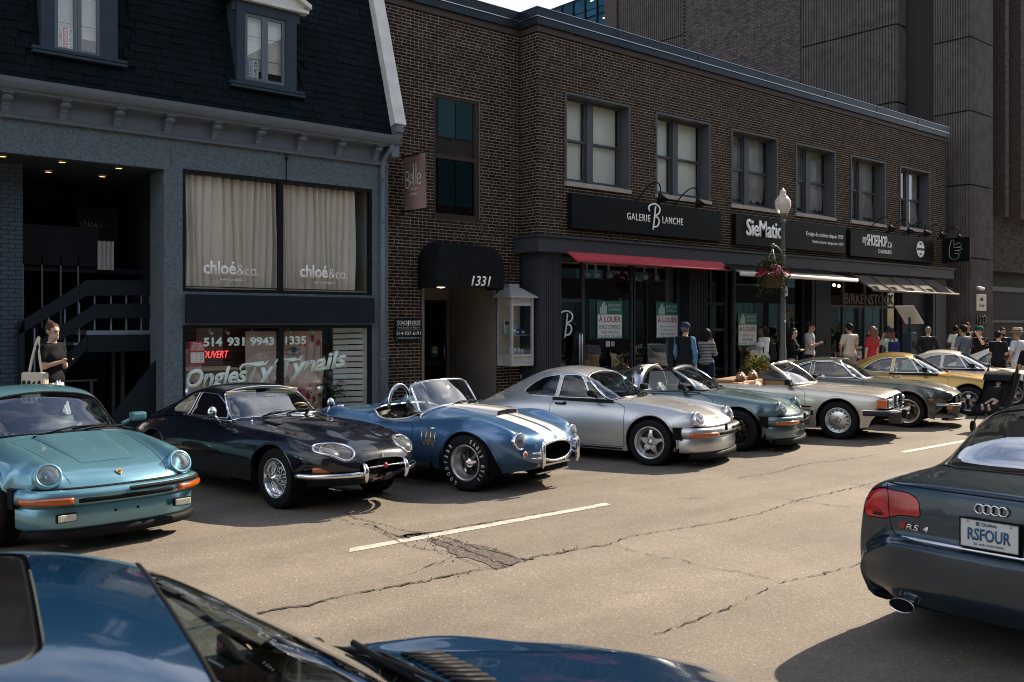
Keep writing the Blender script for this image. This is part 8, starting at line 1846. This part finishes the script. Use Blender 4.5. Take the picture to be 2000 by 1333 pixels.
def person(label, X, Y, z, face, H, top, bot, arms=('down', 'down'), sleeves=1, legs='long', hair='dark', style='short', skin=0, fem=False, hat=None, yaw=0., beard=False, vest=None, lean=0.):
    t = thing('person', label, 'person', (X, Y, z), R(face), 'people looking at the cars'); s = H / 1.75; sw = (.165 if fem else .19); hw = .10 if fem else .09
    J = lambda x, y, zz: np.array([x + lean * max(0, zz - .9), y, zz]) * s
    hipz, shz, hz = .92, 1.43, 1.62; ks = .8 if False else 1
    C = []
    tor = [(J(0, 0, .95), J(0, 0, 1.08), .125 if fem else .13, .105 if fem else .125, (1.25, 1, 1)), (J(0, 0, 1.10), J(0, 0, 1.34), .105 if fem else .125, .135 if fem else .15, (1.3, 1, 1)), (J(-.01, -sw + .04, 1.41), J(-.01, sw - .04, 1.41), .07, .07, None), (J(0, 0, 1.40), J(.02, 0, 1.55), .062, .055, None)]
    if fem: tor.append((J(.085, -.07, 1.27), J(.085, .07, 1.27), .06, .06, None))
    lg = []; 
    for sd in (1, -1):
        st_ = .03 * sd
        lg += [(J(0, sd * hw, .90), J(.02, sd * (hw + .01), .50), .092, .062, None), (J(.02, sd * (hw + .01), .50), J(-.01 + st_, sd * (hw + .015), .09), .060, .038, None), (J(-.01 + st_, sd * (hw + .015), .06), J(.15 + st_, sd * (hw + .03), .03), .042, .03, None)]
    ar = []; hands = []
    for sd, nm in ((1, arms[0]), (-1, arms[1])):
        e, w_ = ARMS[nm]; S_ = J(-.01, sd * sw, 1.41); E_ = J(e[0], sd * (sw + max(e[2], -.02)), 1.41 + e[1]); W_ = J(w_[0], sd * (sw + w_[2]), 1.41 + w_[1]); ar.append((S_, E_, .052, .040, None)); ar.append((E_, W_, .040, .026, None)); d = (W_ - E_) / np.linalg.norm(W_ - E_); hands.append((W_, d, sd))
    hd = J(.035, 0, hz); cy, sy = math.cos(R(yaw)), math.sin(R(yaw)); hr = lambda x, y, zz: hd + np.array([x * cy - y * sy, x * sy + y * cy, zz]) * s
    head = [(hr(-.02, 0, .045), hr(-.02, 0, .045), .098, .098, (1, 1.22, 1)), (hr(.02, 0, -.045), hr(.035, 0, -.06), .062, .05, (1, 1.1, 1)), (hr(.085, 0, .02), hr(.098, 0, -.018), .010, .016, None), (hr(-.02, .078, .0), hr(-.02, .078, .03), .014, .018, None), (hr(-.02, -.078, .0), hr(-.02, -.078, .03), .014, .018, None), (hr(.078, -.03, .04), hr(.078, .03, .04), .012, .012, None), (hr(.075, -.018, -.045), hr(.075, .018, -.045), .012, .012, None)]
    hand_c = []
    for W_, d, sd in hands:
        u = np.cross(d, [0, 0, 1.]); u = u / (np.linalg.norm(u) + 1e-6); hand_c.append((W_, W_ + d * .075 * s, .026, .032, None))
        for k, (o, l_) in enumerate(((-.03, .062), (-.01, .075), (.01, .07), (.028, .055))): b0 = W_ + d * .085 * s + u * o * s; m_ = b0 + d * l_ * .6 * s; hand_c += [(b0, m_, .0105, .010, None), (m_, m_ + (d * .5 + np.array([0, 0, -.4]) * .6) * l_ * .5 * s, .010, .008, None)]
        hand_c.append((W_ + d * .02 * s - u * .025 * s, W_ + d * .08 * s - u * .06 * s, .013, .010, None))
    sc = lambda L_, g=0.: [(a, b, ra * s + g, rb * s + g, q) for a, b, ra, rb, q in L_]
    ev = lambda P, L_, k=.03: smin([cone(P, *q) for q in L_], k * s)
    allc = sc(tor + lg + ar + head); pts = np.array([p for q in allc for p in q[:2]] + [W_ for W_, d, _ in hands]); lo, hi = pts.min(0) - .16, pts.max(0) + .17; lo[2] = -.01
    def mk(sdf, nm, m, h=.017, lo_=None, hi_=None):
        V, F = net(sdf, lo if lo_ is None else lo_, hi if hi_ is None else hi_, h); me = bpy.data.meshes.new(nm); me.from_pydata([tuple(v) for v in V], [], [tuple(int(i) for i in f) for f in F]); me.materials.append(m); me.polygons.foreach_set('use_smooth', [True] * len(F)); me.update(); return link(nm, me, t)
    body = mk(lambda P: np.minimum(smin([ev(P, sc(tor + ar)), ev(P, sc(lg), .02), ev(P, sc(head), .02)], .02 * s), ev(P, sc(hand_c), .012)), 'body', SKINS[skin], .015)
    # clothes
    su = [ar[0], ar[2]] if sleeves == 1 else ar if sleeves == 2 else []
    def shirt(P):
        d = ev(P, sc(tor[:3] + tor[4:] + [(J(0, -.05, .95), J(0, .05, .95), .125, .125, (1.15, 1, 1))], .024), .035); d = np.maximum(d, (.86 if not fem else .90) * s - P[:, 2]); L_ = [np.maximum(d, P[:, 2] - 1.475 * s)]
        if sleeves == 1:
            for q in su: S_, E_ = q[0], q[1]; n_ = (E_ - S_) / np.linalg.norm(E_ - S_); L_.append(np.maximum(ev(P, sc([q], .022)), (P - S_ - (E_ - S_) * .78) @ n_))
        if sleeves == 2:
            for k in (0, 1): W_, dd, _ = hands[k]; L_.append(np.maximum(ev(P, sc(ar[2 * k:2 * k + 2], .014), .03), (P - W_) @ dd))
        return smin(L_, .03 * s)
    mk(shirt, 'shirt', top)
    if vest: mk(lambda P: np.maximum(np.maximum(ev(P, sc(tor[:3] + [(J(0, -.05, .95), J(0, .05, .95), .125, .125, (1.15, 1, 1))], .04), .035), .88 * s - P[:, 2]), np.maximum(P[:, 2] - 1.49 * s, np.abs(P[:, 1]) - .195 * s)), 'vest', vest)
    if legs == 'skirt': mk(lambda P: np.maximum(cone(P, J(0, 0, .97), J(0, 0, .42), .14 * s, .27 * s, (1.15, 1, 0.0001)) + .012 * np.cos(np.arctan2(P[:, 1], P[:, 0]) * 14), np.maximum(P[:, 2] - .98 * s, .42 * s - P[:, 2])), 'skirt', bot)
    else:
        cutz = {'long': .07, 'short': .50}[legs]
        mk(lambda P: np.maximum(ev(P, sc(lg[0:2] + lg[3:5], .020) + sc([(J(0, -.03, .93), J(0, .03, .93), .115, .115, (1.15, 1, 1))], .014), .03), np.maximum(cutz * s - P[:, 2], P[:, 2] - 1.0 * s)), 'trousers' if legs == 'long' else 'shorts', bot)
    mk(lambda P: np.maximum(ev(P, sc([lg[2], lg[5]], .012), .01), P[:, 2] - .085 * s), 'shoes', mat('shoe_dark', (.03, .03, .032), .6))
    hm = HAIRS[hair]; hlo, hhi = hd - .22 * s, hd + .2 * s; hlo[2] -= .42 * s
    hc = [(hr(-.032, 0, .055), hr(-.032, 0, .055), .106, .106, (1, 1.18, 1))]
    if style == 'long': hc += [(hr(-.07, -.05, .03), hr(-.10, -.07, -.30), .075, .055, None), (hr(-.07, .05, .03), hr(-.10, .07, -.30), .075, .055, None)]
    if style == 'bun': hc += [(hr(-.08, 0, .13), hr(-.09, 0, .15), .04, .045, None)]
    if style == 'curly': hc += [(hr(-.05, 0, .06), hr(-.07, 0, -.06), .118, .10, None)]
    fr_ = np.array([cy, sy, 0]) 
    mk(lambda P: np.maximum(ev(P, sc(hc), .03) + .004 * np.sin(P @ [90, 70, 40]), np.minimum((P - hd) @ fr_ - .025 * s - np.maximum(0, (P[:, 2] - hd[2] - .06 * s)) * 1.6, 9) if style != 'curly' else (P - hd) @ fr_ - .05 * s), 'hair', hm, .013, hlo, hhi)
    if beard: mk(lambda P: np.maximum(ev(P, sc([head[1]], .010)), (P[:, 2] - hd[2] + .03 * s)), 'beard', hm, .012, hlo, hhi)
    b = MB()
    for sd in (.032, -.032): b.ball(hr(.080, sd, .022), .010 * s, n=8)
    b.build('eyes', mat('eye_dark', (.015, .012, .01), .3), t)
    if hat:
        kind, m = hat; M_ = Matrix.Translation(Vector(hr(-.025, 0, .085))) @ Matrix.Rotation(R(yaw), 4, 'Z') @ Matrix.Scale(s, 4)
        o = MB()
        if kind == 'cap': o.lathe([(.112, -.02), (.115, .02), (.095, .07), (.05, .095), (0, .10)], 20, 0, M_); o.build('cap', m, t); MB().add([M_ @ Vector((.07 + .13 * math.cos(a) * (1 if abs(a) < 1.6 else 0), .105 * math.sin(a), -.012 - .02 * math.cos(a))) for a in [-1.57 + .314 * k for k in range(11)]], [tuple(range(11)), tuple(range(10, -1, -1))]).build('cap_peak', m, t)
        else:
            o.lathe([(.19, -.015), (.19, -.005), (.115, .0), (.110, .09), (.09, .11), (0, .105)], 24, 0, M_); o.build('hat', m, t); MB().lathe([(.117, .002), (.1145, .035)], 24, 0, M_).build('hat_band', mat('navy_cloth', (.02, .03, .06), .8), t)
    return t, hands, s, hr
def hand_pos(t, hands, k): W_, d, sd = hands[k]; return t.matrix_basis @ Vector(W_ + d * .08)
CL = lambda n, c, r=.85: mat(n, c, r, noise=(14, .12), bump=(25, .25, .01))
def striped(name, a, b, sc):
    m = mat(name, a, .85); nt = m.node_tree; w = nt.nodes.new('ShaderNodeTexWave'); w.bands_direction = 'Z'; w.inputs['Scale'].default_value = sc; w.inputs['Distortion'].default_value = .3; c = nt.nodes.new('ShaderNodeTexCoord'); r = nt.nodes.new('ShaderNodeValToRGB'); r.color_ramp.interpolation = 'CONSTANT'; r.color_ramp.elements[1].position = .5; r.color_ramp.elements[0].color = (*a, 1); r.color_ramp.elements[1].color = (*b, 1); nt.links.new(c.outputs['Object'], w.inputs['Vector']); nt.links.new(w.outputs['Fac'], r.inputs[0]); nt.links.new(r.outputs[0], nt.nodes['Principled BSDF'].inputs['Base Color']); return m
BLK = CL('black_cloth', (.012, .012, .014)); WHT = CL('white_shirt', (.66, .65, .64)); JEAN = CL('denim', (.06, .085, .12)); NAVYC = CL('navy_jean', (.012, .018, .035)); KHA = CL('khaki_cloth', (.26, .23, .18))
SZ = .145
def bag(name, label, cat, base, parts):
    t = thing(name, label, cat, base)
    for nm, mb, m in parts: mb.build(nm, m, t)
    return t
def phone(p, label): bag('phone', label, 'phone', p, [('body', MB().bbox(-.038, .038, -.005, .005, -.07, .07, .004), mat('phone_black', (.01, .01, .012), .2)), ('screen', MB().box(-.033, .033, -.0065, -.0055, -.06, .06), mat('dark_glass_panel'))])
def backpack(X, Y, z, rz, label, m):
    t = thing('backpack', label, 'backpack', (X, Y, z), R(rz)); MB().bbox(-.11, .07, -.15, .15, 0, .44, .05).build('sack', m, t); MB().bbox(-.16, -.10, -.11, .11, .04, .22, .03).build('pocket', m, t)
    for sd in (1, -1): MB().tube(catmull([(.06, sd * .10, .40), (.14, sd * .12, .43), (.22, sd * .12, .36), (.20, sd * .12, .15), (.06, sd * .12, .06)], 4), .02, 6, flat=(.012, .022)).build('strap', m, t)
    return t
T = {}
def P_(key, *a, **k): T[key] = person(*a, **k); return T[key]
w1, hs, s_, _ = P_('w', 'woman in black top and white skirt looking at her phone by the stair', 3.56, 13.75, .33, -62, 1.63, BLK, CL('white_skirt', (.68, .68, .70)), ('phone', 'phone'), 1, 'skirt', 'brown', 'bun', 0, True, yaw=-5)
phone(hand_pos(w1, hs, 0).lerp(hand_pos(w1, hs, 1), .5) + Vector((.02, -.05, .04)), 'dark phone held in both hands by the woman in the white skirt')
TOTE = mat('tote_cream', (.55, .48, .38), .9, noise=(9, .06)); tb = thing('tote_bag', 'cream tote bag with dark print hanging from the shoulder of the woman with the phone', 'tote bag', (3.33, 13.66, 1.12), R(-62))
MB().bbox(-.20, .20, -.05, .05, -.22, .2, .03).build('sack', TOTE, tb); MB().tube(catmull([(-.10, 0, .2), (-.05, .02, .45), (.0, .06, .66), (.05, .02, .45), (.12, 0, .2)], 5), .016, 6, flat=(.006, .022)).build('strap', TOTE, tb)
b = MB(); r2 = random.Random(3)
for k in range(12): x, zz = -.14 + .09 * (k % 4), -.16 + .11 * (k // 4); b.prism(ell(x, zz, r2.uniform(.02, .04), r2.uniform(.015, .04), k), .002, 0, Matrix.Translation((0, -.053, 0)))
b.build('print', mat('poster_ink_black'), tb)
v, hs, s_, _ = P_('v', 'man in dark vest and blue sleeves with navy cap walking past the gallery', 16.95, 13.75, SZ, 12, 1.80, CL('blue_sleeves', (.10, .24, .42)), JEAN, ('down', 'down'), 2, 'long', 'grey', 'short', 0, hat=('cap', mat('navy_cloth', (.02, .03, .06), .8)), vest=mat('vest_black', (.014, .016, .02), .8))
bag('water_bottle', 'clear blue water bottle in the hand of the man in the vest', 'bottle', hand_pos(v, hs, 1) + Vector((.02, 0, -.16)), [('bottle', MB().lathe([(0, 0), (.033, 0), (.033, .15), (.014, .19), (.014, .21)], 14), mat('bottle_blue', (.25, .42, .5), .15)), ('cap', MB().lathe([(.016, .205), (.016, .225), (0, .225)], 12), WHITE)])
P_('s', 'woman in striped shirt and sunglasses with a hand at her mouth', 18.0, 13.95, SZ, 8, 1.66, striped('striped_knit', (.02, .02, .03), (.42, .42, .42), 9.), NAVYC, ('face', 'face'), 2, 'long', 'dark', 'curly', 1, True)
t_ = T['s'][0]; hr = T['s'][3]; MB().tube([hr(.09, -.055, .025), hr(.10, -.02, .022), hr(.10, .02, .022), hr(.09, .055, .025)], .016, 6).build('sunglasses', BLACK, t_)
P_('b', 'woman in white shirt with long black hair and backpack beside the lamp post', 20.6, 14.15, SZ, 150, 1.74, WHT, KHA, ('down', 'hips'), 2, 'long', 'dark', 'long', 2, True); backpack(20.74, 14.06, 1.02, 150, 'black backpack worn by the woman in the white shirt', mat('pack_black', (.02, .02, .025), .8))
P_('k', 'woman in black top with long dark hair standing right of the lamp post', 21.6, 13.95, SZ, -70, 1.68, BLK, CL('pale_trousers', (.35, .34, .34)), ('cross', 'cross'), 2, 'long', 'dark', 'long', 0, True, yaw=-25)
P_('g', 'man in grey tee and black cap reading his phone near the shoe shop', 23.05, 14.35, SZ, -70, 1.84, CL('grey_tee', (.38, .37, .37)), BLK, ('phone', 'phone'), 1, 'short', 'dark', 'short', 1, hat=('cap', MATBLK)); phone(hand_pos(T['g'][0], T['g'][1], 0) + Vector((.05, -.1, .03)), 'black phone held by the man in the grey tee')
P_('c', 'man in cream striped shirt seen from behind beside the red dress', 24.25, 13.85, SZ, 70, 1.80, striped('cream_stripe', (.56, .52, .45), (.42, .39, .34), 5.), KHA, ('hips', 'down'), 1, 'long', 'dark', 'short', 1)
P_('r', 'woman with auburn hair in a red top with black shoulder bag', 24.5, 13.3, SZ, 80, 1.72, CL('red_cloth', (.36, .012, .02)), CL('red_print', (.30, .04, .04)), ('down', 'down'), 1, 'skirt', 'auburn', 'long', 0, True)
bag('shoulder_bag', 'small black shoulder bag at the hip of the woman in red', 'bag', (24.72, 13.2, 1.0), [('sack', MB().bbox(-.12, .12, -.05, .05, -.08, .08, .03), BLACK), ('strap', MB().tube(catmull([(-.1, 0, .06), (-.18, .04, .3), (-.2, .12, .5)], 4), .008, 5), BLACK)])
P_('m', 'woman in mint tee and dark hat taking a photograph', 26.05, 13.6, SZ, 62, 1.64, CL('mint_tee', (.40, .58, .50)), NAVYC, ('camera', 'camera'), 1, 'long', 'auburn', 'long', 0, True, hat=('fedora', mat('hat_navy', (.02, .025, .04), .8))); backpack(25.98, 13.46, 1.0, 62, 'navy blue backpack worn by the woman in the dark hat', mat('pack_navy', (.015, .025, .10), .7))
P_('j', 'person with short grey hair in a black jacket with blue sleeve stripe', 27.1, 13.0, SZ, 12, 1.70, CL('jacket_black', (.02, .022, .026)), BLK, ('hips', 'hips'), 2, 'long', 'grey', 'short', 0); MB().tube([(-.02, -.235, 1.36), (-.03, -.27, 1.1), (0, -.27, 1.0)], .02, 6).build('stripe', mat('sleeve_blue', (.08, .25, .42), .8), T['j'][0])
P_('w2', 'person in a bright white tee far back by the ribbed pilaster', 32.0, 14.4, SZ, 60, 1.72, WHT, BLK, ('hips', 'down'), 1, 'long', 'dark', 'short', 2)
P_('t', 'man in slate grey shirt and white shorts seen from behind', 26.6, 11.75, 0, 75, 1.90, CL('slate_shirt', (.10, .13, .16)), CL('white_shorts', (.66, .62, .64)), ('hips', 'down'), 1, 'short', 'dark', 'short', 1)
P_('p', 'man in black tee and green cap holding a camera up to his face', 28.9, 12.3, 0, 170, 1.84, BLK, JEAN, ('camera', 'camera'), 1, 'long', 'dark', 'short', 0, hat=('cap', mat('green_cloth', (.01, .07, .05), .8))); phone(T['p'][0].matrix_basis @ Vector((.32, 0, 1.62)), 'black camera phone raised by the man in the green cap')
P_('d', 'bearded man in black printed tee looking down at his phone', 26.9, 10.95, 0, -10, 1.74, CL('printed_black', (.016, .016, .018)), BLK, ('phone', 'phone'), 1, 'long', 'dark', 'short', 0, beard=True, yaw=0)
b = MB(); r2 = random.Random(8)
for k in range(26): a = r2.uniform(-.12, .12); zz = r2.uniform(.95, 1.36); b.prism(ell(a, zz, r2.uniform(.01, .035), r2.uniform(.006, .02), r2.random() * 3), .002, 0, Matrix.Rotation(R(60), 4, 'Z') @ Matrix.Translation((0, -.172, 0)))
b.build('shirt_print', mat('print_pale', (.45, .55, .5), .6), T['d'][0]); phone(hand_pos(T['d'][0], T['d'][1], 0) + Vector((.06, -.05, .06)), 'dark phone held up by the bearded man')
P_('h', 'man in pale blue shirt and banded straw hat seen from behind', 26.15, 10.15, 0, 80, 1.80, CL('pale_blue_shirt', (.45, .50, .58)), CL('pale_chino', (.5, .47, .42)), ('hips', 'down'), 1, 'long', 'grey', 'short', 1, hat=('boater', mat('straw', (.50, .36, .18), .8)))
P_('q', 'person in dark tee standing behind the man with the green cap', 30.6, 13.4, SZ, 200, 1.82, BLK, NAVYC, ('down', 'hips'), 1, 'long', 'dark', 'short', 1)
P_('o', 'man with short dark hair in a dark shirt at the back of the crowd', 31.3, 12.6, 0, 215, 1.80, NAVYC, BLK, ('down', 'down'), 1, 'long', 'dark', 'short', 1, beard=True)
P_('x', 'person in black tee and teal shorts pushing the black stroller', 19.2, 7.15, 0, 183, 1.72, BLK, CL('teal_shorts', (.05, .17, .22)), ('push', 'push'), 1, 'short', 'dark', 'short', 1)
so = thing('stroller', 'black folding stroller with its hood down in front of the gold coupe', 'stroller', (17.95, 7.35, 0), R(184)); ST = mat('stroller_cloth', (.014, .014, .016), .8, bump=(14, .4, .02))
rows = [[Vector((x, y, zz + .05 * (1 - abs(y / .24)))) for y in (-.24, -.12, 0, .12, .24)] for x, zz in ((-.42, 1.0), (-.30, .92), (-.14, .70), (.04, .48), (.24, .42), (.40, .40), (.50, .30))]
o = MB().grid(rows, 0, True, True).build('seat_cloth', ST, so); so_ = o.modifiers.new('thickness', 'SOLIDIFY'); so_.thickness = .07
MB().grid([[Vector((-.30 + .30 * math.cos(a), y, .78 + .30 * math.sin(a))) for y in (-.24, 0, .24)] for a in (.5, .9, 1.3, 1.7, 2.1, 2.5, 2.8)], 0, True).build('hood', ST, so)
for sd in (.25, -.25):
    MB().grid([[Vector((x, sd, zz - .10)), Vector((x, sd * .98, zz + .10 + .16 * (1 - t)))] for t, (x, zz) in ((0, (-.42, 1.0)), (.3, (-.25, .86)), (.6, (-.02, .55)), (1, (.30, .42)))], 0, True).build('side_cloth', ST, so)
    MB().tube([(-.55, sd, 1.02), (-.1, sd, .55), (.42, sd, .12)], .014, 8).build('side_tube', mat('stroller_tube', (.05, .05, .05), .4), so); MB().tube([(-.1, sd, .55), (-.32, sd, .12)], .014, 8).build('rear_leg', mat('stroller_tube'), so)
    for x in (.42, -.32): MB().tube([(x, sd - .02, .1), (x, sd + .02, .1)], .1, 16).build('wheel', BLACK, so)
MB().tube([(-.55, -.25, 1.02), (-.57, 0, 1.03), (-.55, .25, 1.02)], .018, 8).build('handle', ST, so)
bf = thing('person', 'small child lying in the stroller with bare feet showing', 'person', (17.95, 7.35, 0), R(184)); fc = [((-.10, 0, .72), (.06, 0, .54), .10, .09), ((-.2, 0, .82), (-.2, 0, .82), .085, .085), ((.06, .05, .54), (.28, .06, .50), .05, .04), ((.28, .06, .50), (.50, .06, .42), .038, .026), ((.06, -.05, .54), (.28, -.06, .50), .05, .04), ((.28, -.06, .50), (.50, -.05, .42), .038, .026), ((.50, .06, .42), (.55, .06, .50), .028, .022), ((.50, -.05, .42), (.55, -.05, .50), .028, .022)]
V, F = net(lambda P: smin([cone(P, *q) for q in fc], .02), (-.4, -.2, .3), (.65, .2, 1.0), .014); me = bpy.data.meshes.new('body'); me.from_pydata([tuple(x) for x in V], [], [tuple(int(i) for i in f) for f in F]); me.materials.append(SKINS[0]); me.polygons.foreach_set('use_smooth', [True] * len(F)); link('body', me, bf)
MB().bbox(-.22, .12, -.11, .11, .52, .80, .06).build('shirt', mat('baby_cloth', (.02, .02, .022), .9), bf)
